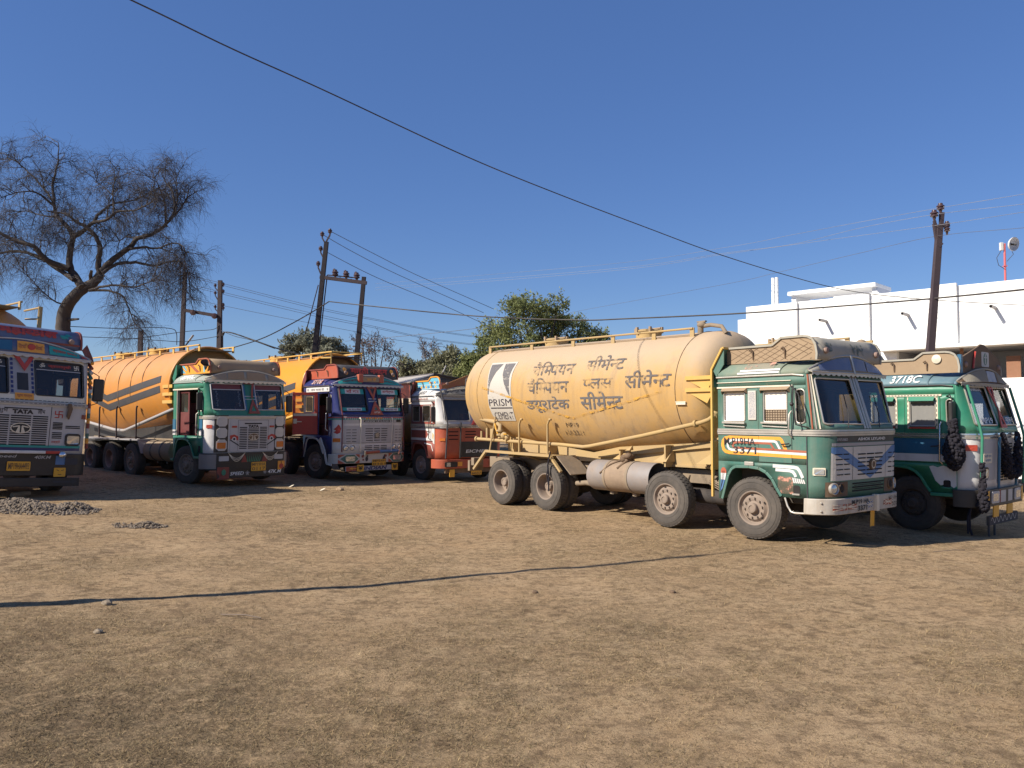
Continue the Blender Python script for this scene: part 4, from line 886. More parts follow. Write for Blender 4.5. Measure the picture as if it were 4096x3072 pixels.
def truck_two():
    t = truck(8.52, 16.51, -49.7, 1.01, 'bright green truck with blue and white side bands and black tassels, at the right edge')
    W = [(-.50, -.06, 2.0, 2.46), (.22, .68, 2.0, 2.46), (.88, 1.0, 2.0, 2.50)]
    cab(t, dict(side='green_bright', front='white_paint', upper='green_bright', roof='roof_blue_dust', wins=W, curtain='curtain_grey', arch='green_bright', gutter='black_paint', pane=(.16, 1.04), panez=(2.02, 2.74), seal='chrome_dull', frame_slot=0))
    door_panel(t, 'green_bright', .12, .765, W[1])
    band(t, 'belt_trim', 'chrome', 1.775, 1.805, .024); band(t, 'belt_trim', 'chrome_dull', 1.81, 1.835, .03); band(t, 'belt_trim', 'chrome', 1.842, 1.868, .024)
    def S(name, mat, polys, off=.007): return decal(t, name, mat, poly2d(*polys), smap(off))
    S('side_band', 'blue_teal', [rect(-.675, 1.02, 1.48, 1.765)], .034); S('side_band', 'white_paint', [rect(-.675, 1.02, 1.335, 1.475)], .034)
    S('white_patch', 'white_paint', [[(.55, 1.24), (.62, 1.26), (.70, 1.23), (.80, 1.27), (.9, 1.24), (1.03, 1.26), (1.03, .90), (.98, .86), (.90, .92), (.75, .90), (.66, .98)]], .008)
    S('footstep_recess', 'hole_dark', [rrect(.80, .93, .86, 1.0, .035)], .010)
    st = MB(); st.box(.78, .95, -1.25, -1.2, .845, .87); st.box(.58, 1.03, -1.26, -1.18, .70, .76); st.build('footstep', 'green_bright', t, bevel=.008)
    text_on(t, 'lettering_white', '3718C', -.16, .42, 2.82, 2.965, lambda a, z: (a, -.92-.287*math.sqrt(max(0, 1-((z-2.77)/.25)**2))-.006, z+.006), .012, .18, step=(0, .02))
    for z0, z1 in ((2.565, 2.598),):
        s_ = MB(); s_.box(-.69, .80, -1.222, -1.19, z0, z1); s_.build('side_moulding', 'cream', t)
        decal(t, 'moulding_dashes', 'black_paint', poly2d(*[rect(-.66+i*.06, -.625+i*.06, 2.575, 2.588) for i in range(24)]), smap(.024))
    for x0, x1 in ((-.55, -.02), (.17, .73)):
        fr = []
        for a, b, c_, d in ((x0, x0+.035, 1.95, 2.56), (x1-.035, x1, 1.95, 2.56), (x0, x1, 2.53, 2.565)): fr.append(rect(a, b, c_, d))
        wf = decal(t, 'window_surround', 'cream', poly2d(*fr), smap(.034)); decal(wf, 'surround_dashes', 'black_paint', poly2d(*[rect(x+.008, x+.02, 2.0+i*.09, 2.05+i*.09) for x in (x0, x1-.035) for i in range(6)]), smap(.036))
        h = MB(); h.add([(x0+.04, -1.235, 2.55), (x1-.04, -1.235, 2.55), (x1-.05, -1.29, 2.47), (x0+.05, -1.29, 2.47)], [(0, 1, 2, 3)]); h.build('window_hood', 'green_bright', t, solid=.012)
        rs = MB(); rs.bar((x0+.04, -1.24, 1.965), (x1-.04, -1.24, 1.965), .03, .03); rs.build('window_sill', 'red_paint', t)
    grab(t, .80, 1.30, 2.08, 'chrome'); mirror(t, -1, x=1.0, z=2.22, ext=.12); mirror(t, 1)
    vo, vm = scallop_visor(t, None, 'brown_dark', 'grey_box', panels=[(-1.05, -.10, 'bead_blind'), (-.06, .38, 'visor_blue'), (.42, 1.05, 'bead_blind')])
    for ya, yb, n in ((-1.04, -.12, 42), (.45, 1.04, 26)):
        fl = MB()
        for y in lines(ya, yb, n): fl.bar(vm(y, .95, .02), vm(y, .1, .035), .008, .004)
        fl.build('visor_fringe', 'grey_box', vo)
    rb = carrier(t, 'brown_box', 'blue_teal', curved=False, dx=-.14)
    fc = MB(); fc.prism([(-1.0, 3.0), (1.0, 3.0), (1.02, 3.28), (.35, 3.52), (.16, 3.58), (-.02, 3.585), (-.16, 3.53), (-.98, 3.28)], 'x', 1.18, 1.215); pk = fc.build('peaked_board', 'brown_dark', rb, bevel=.006)
    fmapx = lambda off: (lambda y, z: (1.215+off, y, z))
    decal(pk, 'board_sign', 'grey_fascia', poly2d(rrect(-.02, .36, 3.15, 3.44, .03)), fmapx(.006)); decal(pk, 'board_emblem', 'green_dull', poly2d(circ(.17, 3.30, .10, .12)), fmapx(.009)); decal(pk, 'board_emblem', 'grey_fascia', poly2d(rect(.15, .19, 3.2, 3.4), rect(.10, .24, 3.32, 3.345)), fmapx(.012))
    q = MB(); q.box(1.16, 1.22, -1.02, -.94, 3.0, 3.34); q.build('board_post', 'blue_teal', rb)
    rib = MB(); rib.tube([(1.24, -.50, 3.10), (1.235, -.42, 3.3), (1.235, -.36, 3.42)], .02, 6); rib.build('ribbon', 'red_paint', rb)
    l = MB(); l.lathe([(.08, -1.03), (.085, -1.06), (.05, -1.07), (0, -1.08)], (.80, 0, 3.27), 16, 'y'); l.build('marker_lamp', 'cream', rb, smooth=40)
    # front
    for y in (-1.03, -.45, .45, 1.03):
        p = MB(); p.tube([FY(y, .86, .10), FY(y, 1.80, .10)]+([FY(y*1.0, 2.0, .10), FY(y, 2.76, .10)] if abs(y) > 1 else []), .026, 8); p.build('guard_rail', 'green_bright' if abs(y) > 1 else 'blue_teal', t, smooth=50)
    fpatch(t, 'side_grille', 'grey_fascia', -1.0, -.32, 1.0, 1.75, .012); fpatch(t, 'side_grille', 'grey_fascia', .5, 1.05, 1.0, 1.75, .012)
    gp = fpatch(t, 'grille', 'white_dirty', -.28, .48, .92, 1.75, .018)
    slots(t, [(a, b, 1.66-i*.052, .026) for i in range(14) for a, b in ((-.24, -.02), (.02, .20), (.24, .44)) if not (i in (2, 3) and a == .02)], off=.024)
    ornate_plate(t, .0, .24, 1.50, 1.585, 'black_paint', 'name_badge', ['TATA'], .026, 'lettering_white')
    tata_badge(t, .11, 1.25, .14, .026)
    for y0 in (-.82, .66):
        fbox(t, 'sticker_panel', 'cream', y0-.1, y0+.26, 1.32, 1.50, .006, .014, .02); text_on(t, 'blue_stripe', 'श्री राम', y0-.06, y0+.22, 1.41, 1.48, fmap(.022), .01); text_on(t, 'blue_stripe', 'कृष्णा', y0-.04, y0+.2, 1.34, 1.39, fmap(.022), .01)
    for s in (-1, 1):
        lb = fbox(t, 'headlight', 'black_paint', *sorted((s*1.0, s*.76)), 1.02, 1.25, .03, .012, .06); fbox(lb, 'headlight_lens', 'lamp_glass', *sorted((s*.97, s*.79)), 1.05, 1.22, .038, .012, .05)
        fbox(t, 'indicator', 'lamp_red', *sorted((s*1.17, s*1.05)), 1.55, 1.66, .02, 0, .01)
    plate_tri(t, -.15, .14, 2.36, 2.77, False, 'red_paint', 'black_paint', .05); plate_tri(t, -.12, .20, 1.97, 2.36, True, 'red_paint', 'black_paint', .05)
    bu = bumper(t, 'black_paint', .52, .84, .08, .98); 
    for s in (-1, 1):
        fl_ = fbox(bu, 'fog_lamp', 'grey_fascia', *sorted((s*.74, s*.40)), .58, .80, .02, .08, .03); fbox(fl_, 'fog_lens', 'lamp_glass', *sorted((s*.70, s*.46)), .62, .76, .026, .08, .03)
        fpatch(bu, 'bumper_paint', 'plate_yellow', *sorted((s*.95, s*.82)), .56, .82, .085)
    fpatch(bu, 'bumper_paint', 'grey_fascia', -.30, -.06, .58, .80, .085); fpatch(bu, 'bumper_paint', 'grey_fascia', .06, .30, .58, .80, .085); fpatch(bu, 'bumper_paint', 'red_dull', -.38, -.31, .58, .82, .085)
    ornate_plate(t, -.60, -.36, .32, .53, 'plate_yellow', 'number_plate', None, .07); ornate_plate(t, .05, .35, .34, .52, 'plate_yellow', 'number_plate', None, .07)
    lo = MB(); lo.box(1.34, 1.40, -.72, .75, .17, .34); lb = lo.build('lower_board', 'grey_stripe', t, bevel=.01)
    decal(lb, 'wavy_line', 'grey_fascia', poly2d(*stroke([(-.65+i*.03, .26+.05*math.sin(i*.9)) for i in range(44)], .014)), lambda y, z: (1.405, y, z))
    for y in (-.70, -.42): 
        p = MB(); p.box(1.36, 1.39, y-.02, y+.02, -.03, .2); p.build('hanging_leg', 'grey_stripe', t)
    hs = MB(); hs.tube([(1.28, -1.05, .62), (1.25, -1.14, .55), (1.22, -1.16, .40), (1.22, -1.16, .15), (1.25, -1.14, .02)], .02, 6); hs.tube([(1.2, -1.1, .5), (1.2, -1.2, .3), (1.2, -1.19, .05)], .02, 6); hs.build('hanging_rope', 'tassel_black', t, smooth=50)
    text_on(t, 'lettering_white', 'MAHAKAAL', -.90, -.30, 2.66, 2.72, fmap(-.01), .01, step=(.1, 0)); text_on(t, 'lettering_white', 'MP19', -.75, -.25, 2.05, 2.16, fmap(-.01), .01, step=(.1, 0)); text_on(t, 'lettering_white', 'महाकाल', .45, .85, 2.05, 2.16, fmap(-.01), .01, step=(.1, 0))
    headboard(t, 'green_dull')
    tk = Tank(-9.0, -.80, 1.17, 2.62, 1.20, -4.4, .32, .65); tank = tk.build(t, 'tank_dusty'); tank_top(tank, tk, 'frame_yellow', -8.2, -1.3, [-8.2, -6.6, -5, -3.4, -1.35], [-6, -3.2], dark='brown_box')
    v = MB(); v.ball((-1.4, .2, 3.76), .12); v.tube([(-1.4, .2, 3.6), (-1.4, .2, 3.76)], .05, 8); v.build('top_valve', 'chassis_dusty', tank, smooth=50)
    chassis(t, -8.3, mat='chassis_dark'); axles(t, [(.22, 'front', 0), (-1.75, 'front', 0), (-5.4, 'rear', 0), (-6.9, 'rear', 0)], 'tyre_dark', 'chassis_dark', 'rim_red'); chassis_side(t, -7.5, 'chassis_dark')  # front rims coloured near black in place of deep shade
    drum(t, -4.0, -2.4); return t

def tank_stripes(tank, tk, pts, gap=.17, w=.19, mat='grey_stripe'):
    for d in (0, -(w+gap*.5)):
        decal(tank, 'chevron_stripe', mat, poly2d(*stroke([(x, z+d) for x, z in pts], w)), tk.sidemap(.008), step=(.2, .06))

def truck_three():
    t = truck(-12.04, 18.45, -38.7, 1.12, 'white fronted truck with a blue and red visor, cut off by the left edge')
    t.rotation_euler.x = R(-3.0); t.scale.y = 1.25      # parked on a cross slope, leaning
    W = [(-.50, -.06, 2.0, 2.46), (.22, .68, 2.0, 2.46), (.88, 1.0, 2.0, 2.50)]
    cab(t, dict(side='white_dirty', front='grey_fascia', upper='blue_teal', roof='roof_blue_dust', wins=W, arch='green_dull', pane=(.22, 1.06), panez=(2.0, 2.70), seal='black_paint', frame_slot=1))
    door_panel(t, 'white_dirty', .12, .765, W[1])
    band(t, 'belt_trim', 'chrome_dull', 1.775, 1.80, .02); band(t, 'belt_trim', 'grey_fascia', 1.81, 1.84, .03); band(t, 'belt_trim', 'chrome_dull', 1.85, 1.875, .024)
    decal(t, 'dashed_line', 'black_paint', poly2d(*[rect(-1.02+i*.075, -.97+i*.075, z, z+.010) for i in range(28) for z in (1.822, 1.882)]), fmap(.0335), step=(.05, 0))
    fpatch(t, 'screen_surround', 'cream', -1.08, 1.08, 1.885, 1.985, .009)
    for y0, y1 in ((.20, .235), (1.045, 1.08), (-.235, -.20), (-1.08, -1.045)):
        fpatch(t, 'screen_surround', 'cream', y0, y1, 1.985, 2.76, .009)
    fpatch(t, 'screen_surround', 'cream', -1.08, 1.08, 2.705, 2.765, .010)
    # centre post
    fpatch(t, 'centre_post', 'pipe_grey', -.19, .19, 1.99, 2.70, .011); fpatch(t, 'centre_window', 'black_paint', -.08, .10, 2.08, 2.42, .016)
    for y in (-.16, .17): decal(t, 'post_dashes', 'blue_deep', poly2d(*[rect(y-.02, y+.02, 2.02+i*.09, 2.08+i*.09) for i in range(8)]), fmap(.0155))
    plate_tri(t, -.17, .25, 2.46, 2.83, False, 'red_paint', 'pipe_grey', .04)
    fbox(t, 'notice', 'orange_paint', -.12, .18, 1.89, 2.02, .012, .012, .01); text_on(t, 'brown_stripe', 'शुभ यात्रा', -.09, .15, 1.93, 1.99, fmap(.028), .01)
    for s in (-1, 1):
        dk = fpatch(t, 'sun_strip', 'black_paint', *sorted((s*.25, s*1.03)), 2.53, 2.69, -.012); fpatch(t, 'sun_strip_line', 'grey_fascia', *sorted((s*.25, s*1.03)), 2.515, 2.53, -.008)
        text_on(t, 'cream', 'ॐ', *sorted((s*.30, s*.40)), 2.57, 2.66, fmap(-.006), .01); text_on(t, 'red_paint', 'ज्वालामुखी', *sorted((s*.45, s*.85)), 2.565, 2.65, fmap(-.006), .02, step=(.1, 0))
        decal(t, 'painted_mark', 'cream', poly2d(*swastika(s*.95, 2.61, .045, .015)), fmap(-.006))
    # nose
    hood = decal(t, 'bonnet', 'grey_fascia', poly2d(rect(-.47, .48, 1.0, 1.765)), fmap(.016), step=(.1, 0))
    for y in (.487, -.477): decal(t, 'panel_seam', 'hole_dark', poly2d(rect(y-.005, y+.005, .97, 1.77)), fmap(.012))
    text_on(t, 'lettering_black', 'TATA', -.15, .19, 1.61, 1.695, fmap(.021), .07, step=(.1, 0)); decal(t, 'bonnet_line', 'black_slot', poly2d(rect(-.28, .33, 1.705, 1.725)), fmap(.021), step=(.1, 0))
    text_on(t, 'grey_stripe', 'शुभ', -.36, -.22, 1.61, 1.70, fmap(.021), .01); text_on(t, 'grey_stripe', 'लाभ', .26, .38, 1.62, 1.70, fmap(.021), .01)
    rows = [(a, b, 1.57-i*.043, .023) for i in range(14) for a, b in ((-.44, -.19), (-.165, .16), (.185, .44))]
    slots(t, rows, off=.021); tata_badge(t, -.0, 1.33, .155, .022, 'cream')
    rows = [(s0, s1, z, .02) for s0, s1 in ((.53, .70), (-.70, -.53)) for z in (1.46, 1.43, 1.40, 1.37, 1.34, 1.26, 1.225, 1.19, 1.155)]+[(.75, 1.02, 1.40, .02), (.75, 1.02, 1.365, .02), (-1.02, -.75, 1.40, .02), (-1.02, -.75, 1.365, .02)]
    slots(t, rows, off=.009)
    for s in (-1, 1):
        decal(t, 'painted_mark', 'red_paint', poly2d(*swastika(s*.62, 1.63, .07, .018)), fmap(.009)); text_on(t, 'red_paint', 'लक्ष्मी', *sorted((s*.53, s*.68)), 1.04, 1.11, fmap(.009), .01)
        lb = fbox(t, 'headlight', 'black_paint', *sorted((s*1.03, s*.76)), 1.0, 1.25, .03, .0, .06); fbox(lb, 'headlight_lens', 'lamp_glass', *sorted((s*1.0, s*.79)), 1.04, 1.21, .036, .0, .04)
        fbox(t, 'indicator', 'red_dull', *sorted((s*1.13, s*1.04)), 1.56, 1.65, .02, 0, .01)
    gt = MB(); gt.tube([FY(.78, 1.86, .05), FY(.79, 1.75, .06), FY(.77, 1.6, .05), FY(.78, 1.54, .05)], [.03, .045, .035, .012], 8); gt.build('hanging_cloth', 'brown_dark', t, smooth=50)
    fpatch(t, 'teal_strip', 'teal', -1.05, 1.05, .955, 1.005, .012); fpatch(t, 'dark_strip', 'blue_deep', -1.05, 1.05, .90, .955, .006)
    rr = MB(); rr.box(1.44, 1.49, -.62, .66, .84, .895); ro = rr.build('bar', 'red_paint', t, bevel=.01); q = MB(); q.box(1.437, 1.495, -.40, .42, .838, .897); q.build('bar_band', 'white_paint', ro, bevel=.01)
    bu = bumper(t, 'black_paint', .40, .84, .05, .95)
    text_on(bu, 'grey_fascia', 'Speed', -.36, -.02, .74, .81, fmap(.056), .01, .25); text_on(bu, 'grey_fascia', '40KM', .26, .54, .735, .80, fmap(.056), .01, .25)
    for s in (-1, 1): fbox(bu, 'fog_lamp', 'grey_stripe', *sorted((s*.98, s*.78)), .62, .76, .02, .05, .03)
    rl = MB(); rl.lathe([(0, 0), (.05, .01), (.06, .05), (.03, .08), (0, .085)], (1.46, .70, .82), 14, 'x'); rl.build('round_reflector', 'chrome', bu, smooth=40)
    fpatch(bu, 'reflector', 'blue_stripe', .62, .78, .62, .80, .056)
    ornate_plate(t, -.17, .20, .50, .68, 'plate_yellow', 'number_plate', ['MP19HA4493'], .07, 'brown_dark'); o = ornate_plate(t, .60, .80, .38, .56, 'plate_yellow', 'face_plate', None, .07)
    decal(o, 'face', 'brown_dark', poly2d(*(stroke([(.64, .52), (.68, .50)], .012)+stroke([(.72, .50), (.77, .52)], .012)+stroke([(.67, .43), (.70, .42), (.73, .43)], .012))), fmap(.085))
    lo = MB(); lo.box(1.40, 1.44, -1.0, 1.05, .19, .36); lb = lo.build('lower_board', 'black_paint', t, bevel=.01); decal(lb, 'arrow', 'grey_stripe', poly2d(rect(.60, .92, .26, .295), [(.92, .235), (1.02, .278), (.92, .32)]), lambda y, z: (1.445, y, z))
    vo, vm = scallop_visor(t, None, 'visor_blue', 'grey_fascia', panels=[(-.98, -.16, 'blue_teal'), (-.08, .36, 'orange_paint'), (.44, .98, 'teal')])
    decal(vo, 'visor_panel', 'red_paint', poly2d(rect(1.02, 1.13, .2, .7)), lambda a, b: vm(a, b, .018), step=(.08, .4))
    dsc = MB(); p_ = vm(.14, .5, .02); dsc.lathe([(0, .018), (.06, .014), (.066, 0)], (p_.x, p_.y, p_.z), 18, 'x'); dsc.build('visor_disc', 'red_paint', vo, smooth=40)
    for s_, y0, y1 in (('िरद~धि', -.06, .07), ('िसद~धि', .21, .34)): text_on(vo, 'brown_stripe', s_, y0, y1, .35, .7, lambda a, b: vm(a, b, .02), .01)
    text_on(vo, 'red_paint', 'महाकाल सरकार', .50, .94, .35, .62, lambda a, b: vm(a, b, .02), .02, step=(.08, .3))
    rb = carrier(t, 'blue_teal', 'visor_blue', trim='red_dull')
    text_on(rb, 'red_paint', 'जय महाकाल', -.85, .62, 3.17, 3.33, cvf(.012), .06, step=(0, .03)); text_on(rb, 'teal', 'जी', .66, .86, 3.19, 3.31, cvf(.012), .06, step=(0, .03)); decal(rb, 'painted_stripe', 'red_dull', poly2d(rect(-1, 1, 3.07, 3.11)), cvf(.012), step=(0, .03))
    headboard(t, 'green_dull'); mirror(t, 1, x=1.02, z=2.2, ext=.22)
    pz = MB(); cs = ['red_dull', 'orange_paint', 'green_dull', 'white_dirty']
    for i, z in enumerate(lines(.95, 2.85, 18)[:-1]):
        pz.cur = i % 4; pz.tube([(1.14, 1.24, z), (1.14-max(0, z-1.86)*.25, 1.24, z+.108)], .032, 8)
    po = pz.build('striped_pole', cs, t, smooth=50); fl = MB(); fl.add([(.88, 1.24, 2.82), (.95, 1.10, 3.02), (.86, 1.22, 3.16), (.86, 1.34, 2.9), (.9, 1.36, 2.78), (.92, 1.28, 2.70)], [(0, 1, 2), (0, 2, 3), (0, 3, 4), (0, 4, 5), (0, 5, 1)]); fl.build('pennant', 'maroon', po, solid=.008)
    tk = Tank(-9.0, -.80, 1.22, 2.86, 1.22, -4.5, .4, .8); tank = tk.build(t, 'tank_yellow'); tank_top(tank, tk, 'frame_yellow', -8.2, -.75, [-8.2, -6.6, -5, -3.4, -1.7, -.8], [-6, -3.2], dark='brown_box')
    fe = MB(); z = 3.93
    fe.tube([(-.82, .90, 3.80), (-.82, .90, 4.06), (-1.7, .90, 4.06)], .022, 6); fe.tube([(-.82, .90, 3.80), (-1.6, .90, 3.86)], .02, 6); fe.bar((-.85, .92, 3.5), (-.85, .92, 4.09), .02, .08, (0, 1, 0)); fe.build('rail_end', 'frame_yellow', tank)
    chassis(t, -8.3, mat='chassis_dark'); axles(t, [(0, 'front', 0), (-1.9, 'front', 0), (-5.4, 'rear', 0), (-6.9, 'rear', 0)], 'tyre_dark', 'rim_red', 'rim_red'); chassis_side(t, -7.5, 'chassis_dark'); return t

def truck_four():
    t = truck(-8.26, 23.12, -42.1, 1.015, 'green truck with its door open and black lamp columns beside the white bonnet')
    W = [(-.43, .83, 1.32, 2.55), (.90, 1.0, 1.98, 2.50)]; WL = [(-.50, -.06, 2.0, 2.46), (.22, .68, 1.98, 2.5), (.88, 1.0, 2.0, 2.50)]
    cab(t, dict(side='green_cab', front='white_paint', upper='green_cab', roof='roof_grey_dust', wins=W, winsl=WL, open_holes=(0,), arch='green_cab', pane=(.18, 1.06), panez=(2.02, 2.72), seal='grey_fascia', frame_slot=0))
    # open doorway; inside it a red panel with a curtained window behind the seat
    d = MB(); d.grid(lambda x, z: (x, -1.13, z), [-.44, -.37, .07, .14], [1.33, 1.96, 2.48, 2.55], [(-.37, .07, 1.96, 2.48)]); do = d.build('inner_panel', 'door_red_shaded', t, solid=.03, soff=0, bevel=.004)
    q = MB(); q.grid(lambda x, z: (x, -1.13, z), [-.37, .07], [1.96, 2.48]); q.build('panel_window', 'glass_side', do)
    q = MB(); q.grid(lambda x, z: (x, -1.10+.006*math.sin(x*60), z), lines(-.24, .06, 10), [1.98, 2.44]); q.build('panel_curtain', 'curtain_green', do, smooth=50)
    for x in (-.415, .82): q = MB(); q.box(x-.02, x+.02, -1.23, -1.17, 1.32, 2.56); q.build('door_post', 'chrome_dull' if x < 0 else 'green_cab', t)
    def S(name, mat, polys, off=.007): return decal(t, name, mat, poly2d(*polys), smap(off))
    S('side_band', 'blue_teal', [rect(.84, 1.03, 1.48, 1.765)], .02); S('side_band', 'white_paint', [rect(.84, 1.03, 1.335, 1.475)], .02); S('side_band', 'blue_teal', [rect(-.675, -.5, 1.48, 1.765)], .02); S('side_band', 'white_paint', [rect(-.675, -.5, 1.335, 1.475)], .02)
    band(t, 'belt_trim', 'chrome_dull', 1.775, 1.85, .024, .84)
    s_ = MB(); s_.box(-.69, .80, -1.222, -1.19, 2.565, 2.60); s_.build('side_moulding', 'cream', t)
    text_on(t, 'lettering_white', 'उपाध्याय', -.22, .34, 2.82, 2.95, lambda a, z: (a, -.92-.287*math.sqrt(max(0, 1-((z-2.77)/.25)**2))-.006, z+.006), .02, step=(0, .02)); text_on(t, 'lettering_white', '❀  ❀', -.34, .50, 2.83, 2.92, lambda a, z: (a, -.92-.287*math.sqrt(max(0, 1-((z-2.77)/.25)**2))-.004, z+.006), .0, step=(0, .02))
    st = MB(); st.box(-.72, -.56, -1.26, -1.1, .62, .68); st.box(.62, 1.03, -1.26, -1.1, .72, .78); st.build('footstep', 'green_cab', t, bevel=.008); S('footstep_recess', 'hole_dark', [rrect(.80, .92, .88, 1.06, .035)], .010)
    grab(t, .84, 1.35, 1.95); mirror(t, -1, x=.95, z=2.24, ext=.06); mirror(t, 1, x=1.0, z=2.2, ext=.2)
    # nose
    for s in (-1, 1):
        a, b = sorted((s*1.04, s*.68)); lp = fpatch(t, 'lamp_panel', 'black_paint', a, b, .885, 1.87, .012)
        for z0, z1 in ((1.575, 1.83), (1.27, 1.54), (.93, 1.23)):
            cut = .06; y0, y1 = sorted((s*.99, s*.72)); g = [(y0+cut, z0), (y1-cut, z0), (y1, z0+cut), (y1, z1-cut), (y1-cut, z1), (y0+cut, z1), (y0, z1-cut), (y0, z0+cut)]
            l = decal(lp, 'lamp_cover', 'white_dirty', poly2d(g), fmap(.025), step=(.05, 0), thick=.02)
        lb = fbox(lp, 'headlight', 'lamp_amber', *sorted((s*.97, s*.76)), .99, 1.15, .05, .0, .02)
        fbox(t, 'indicator', 'lamp_red', *sorted((s*1.17, s*1.08)), 1.53, 1.62, .02, 0, .01)
    fpatch(t, 'bonnet', 'grey_fascia', -.64, .70, .90, 1.80, .014)
    decal(t, 'panel_seam', 'hole_dark', poly2d(rect(-.405, -.398, .93, 1.74), rect(.498, .505, .93, 1.74), rect(-.40, .50, 1.738, 1.745)), fmap(.0165), step=(.1, 0))
    decal(t, 'bonnet_line', 'black_slot', poly2d(rrect(-.22, .30, 1.635, 1.665, .012)), fmap(.019), step=(.1, 0)); text_on(t, 'lettering_black', 'TATA', -.11, .21, 1.53, 1.615, fmap(.020), .07, step=(.1, 0))
    slots(t, [(a, b, 1.545-i*.047, .024) for i in range(13) for a, b in ((-.36, -.14), (-.11, .21), (.24, .46)) if not (i == 0 and a == -.11)], off=.019); tata_badge(t, .05, 1.29, .15, .022, 'chrome_dull', 'brown_dark')
    for s in (-1, 1):
        y = .05+s*.56; fbox(t, 'side_marker', 'lamp_red', y-.07, y+.07, 1.54, 1.59, .012, .014, .01)
        q = decal(t, 'painted_fish', 'red_paint', poly2d([(y-s*.12, 1.30), (y, 1.36), (y+s*.12, 1.33), (y+s*.12, 1.24), (y-s*.12, 1.2)]), fmap(.017), step=(.05, 0)); decal(q, 'fish_eye', 'white_paint', poly2d(circ(y, 1.235, .06)), fmap(.020)); decal(q, 'fish_eye', 'grey_stripe', poly2d(circ(y, 1.235, .035)), fmap(.0225))
        decal(q, 'painted_stripe', 'grey_stripe', poly2d(*stroke([(y+s*.12, 1.22), (y-s*.14, 1.06)], .03)), fmap(.019), step=(.05, 0))
    fpatch(t, 'lower_screen_band', 'green_cab', -1.0, 1.0, 1.875, 2.0, .009)
    for y in (-.14, .16): fpatch(t, 'post_strip', 'blue_teal', y-.025, y+.025, 2.0, 2.76, .012)
    for z in (2.30, 2.38): fpatch(t, 'post_strip', 'chrome_dull', -.15, .17, z, z+.02, .016)
    plate_tri(t, -.12, .24, 1.92, 2.32, True, 'red_dull', 'green_cab', .04); decal(t, 'red_ribbon', 'red_dull', poly2d([(-.15, 2.77), (.16, 2.77), (.16, 2.72), (-.15, 2.73)], [(.10, 2.76), (.16, 2.76), (.10, 2.5), (.07, 2.34), (.02, 2.34), (.04, 2.5)]), fmap(.05), thick=.01)
    for s in (-1, 1):
        fpatch(t, 'sun_strip', 'maroon', *sorted((s*.22, s*1.02)), 2.58, 2.70, -.012); fpatch(t, 'sun_strip_line', 'grey_fascia', *sorted((s*.22, s*1.02)), 2.555, 2.575, -.010)
        for y in (s*.28, s*.92):
            b = MB()
            for i in range(7): b.ball(FY(y+.015*math.sin(i*2), 2.50-i*.06, -.05), .026, 7, 5, (.6, 1, 1.2))
            b.build('bead_string', 'grey_fascia', t, smooth=60)
    # bumper
    bu = bumper(t, 'black_paint', .42, .87, .05, .95)
    band(bu, 'bumper_corner', 'drum_metal', .46, .84, .065, .95)
    fpatch(bu, 'bumper_board', 'black_paint', -.98, .98, .42, .875, .072)
    for s in (-1, 1): fbox(bu, 'fog_lamp', 'grey_fascia', *sorted((s*.93, s*.68)), .66, .79, .02, .07, .02)
    gl = []
    for y in (-.45, .55):
        for k_ in range(3): gl += stroke([(y-.24+i*.048, .87-.23*math.sin(PI*i/10)*(1-.18*k_)) for i in range(11)], .012)
    decal(bu, 'painted_swag', 'cream', poly2d(*gl), fmap(.077), step=(.08, 0)); decal(bu, 'painted_leaf', 'green_bright', poly2d(*[[(-.15+i*.05, .62), (-.12+i*.05, .62), (-.13+i*.06, .82)] for i in range(8)]), fmap(.0765)); [decal(bu, 'painted_cone', 'red_dull', poly2d([(y-.09, .61), (y+.09, .61), (y, .845)]), fmap(.0765), step=(.08, 0)) for y in (-.23, .38)]
    lo = MB(); lo.box(1.36, 1.41, -.98, 1.02, .20, .43); lb = lo.build('lower_board', 'black_paint', t, bevel=.01)
    fx = lambda y, z: (1.4145, y, z)
    text_on(lb, 'lettering_white', 'SPEED', -.62, -.22, .27, .36, fx, .015, .25); text_on(lb, 'lettering_white', '47K.M', .50, .92, .27, .37, fx, .015, .25); [text_on(lb, 'grey_fascia', '❀', y, y+.11, .26, .37, fx, 0) for y in (-.80, -.17)]; text_on(lb, 'grey_fascia', '❀', .36, .46, .27, .37, fx, 0)
    ornate_plate(t, -.02, .42, .36, .60, 'plate_yellow', 'number_plate', ['MP19HA', '0117'], .075, 'brown_dark')
    o = ornate_plate(t, -.96, -.66, .18, .50, 'red_dull', 'mudflap_plate', None, .075); decal(o, 'leaf_mark', 'green_bright', poly2d(circ(-.81, .36, .06, .08)), fmap(.09)); o = ornate_plate(t, .80, 1.0, .36, .60, 'orange_paint', 'mudflap_plate', None, .075); decal(o, 'leaf_mark', 'red_paint', poly2d(circ(.9, .46, .06, .07)), fmap(.09))
    scallop_visor(t, None, 'grey_box', 'cream', panels=[(-1.02, -.62, 'bead_blind'), (-.58, -.12, 'brown_box'), (-.04, .52, 'brown_box'), (.62, 1.0, 'bead_blind')])
    rb = carrier(t, 'orange_paint', 'brown_box', trim='brown_stripe')
    decal(rb, 'painted_stripe', 'teal_light', poly2d([(-.5, 3.04), (-.2, 3.04), (-.5, 3.2)], [(-.45, 3.25), (-.3, 3.25), (-.15, 3.12), (-.2, 3.1)]), lambda a, z: (a, -1.034, z)); decal(rb, 'painted_stripe', 'brown_stripe', poly2d([(.0, 3.25), (.2, 3.25), (.6, 3.04), (.4, 3.04)]), lambda a, z: (a, -1.034, z)); decal(rb, 'painted_stripe', 'teal_light', poly2d(rect(.8, .88, 3.04, 3.36)), lambda a, z: (a, -1.034, z))
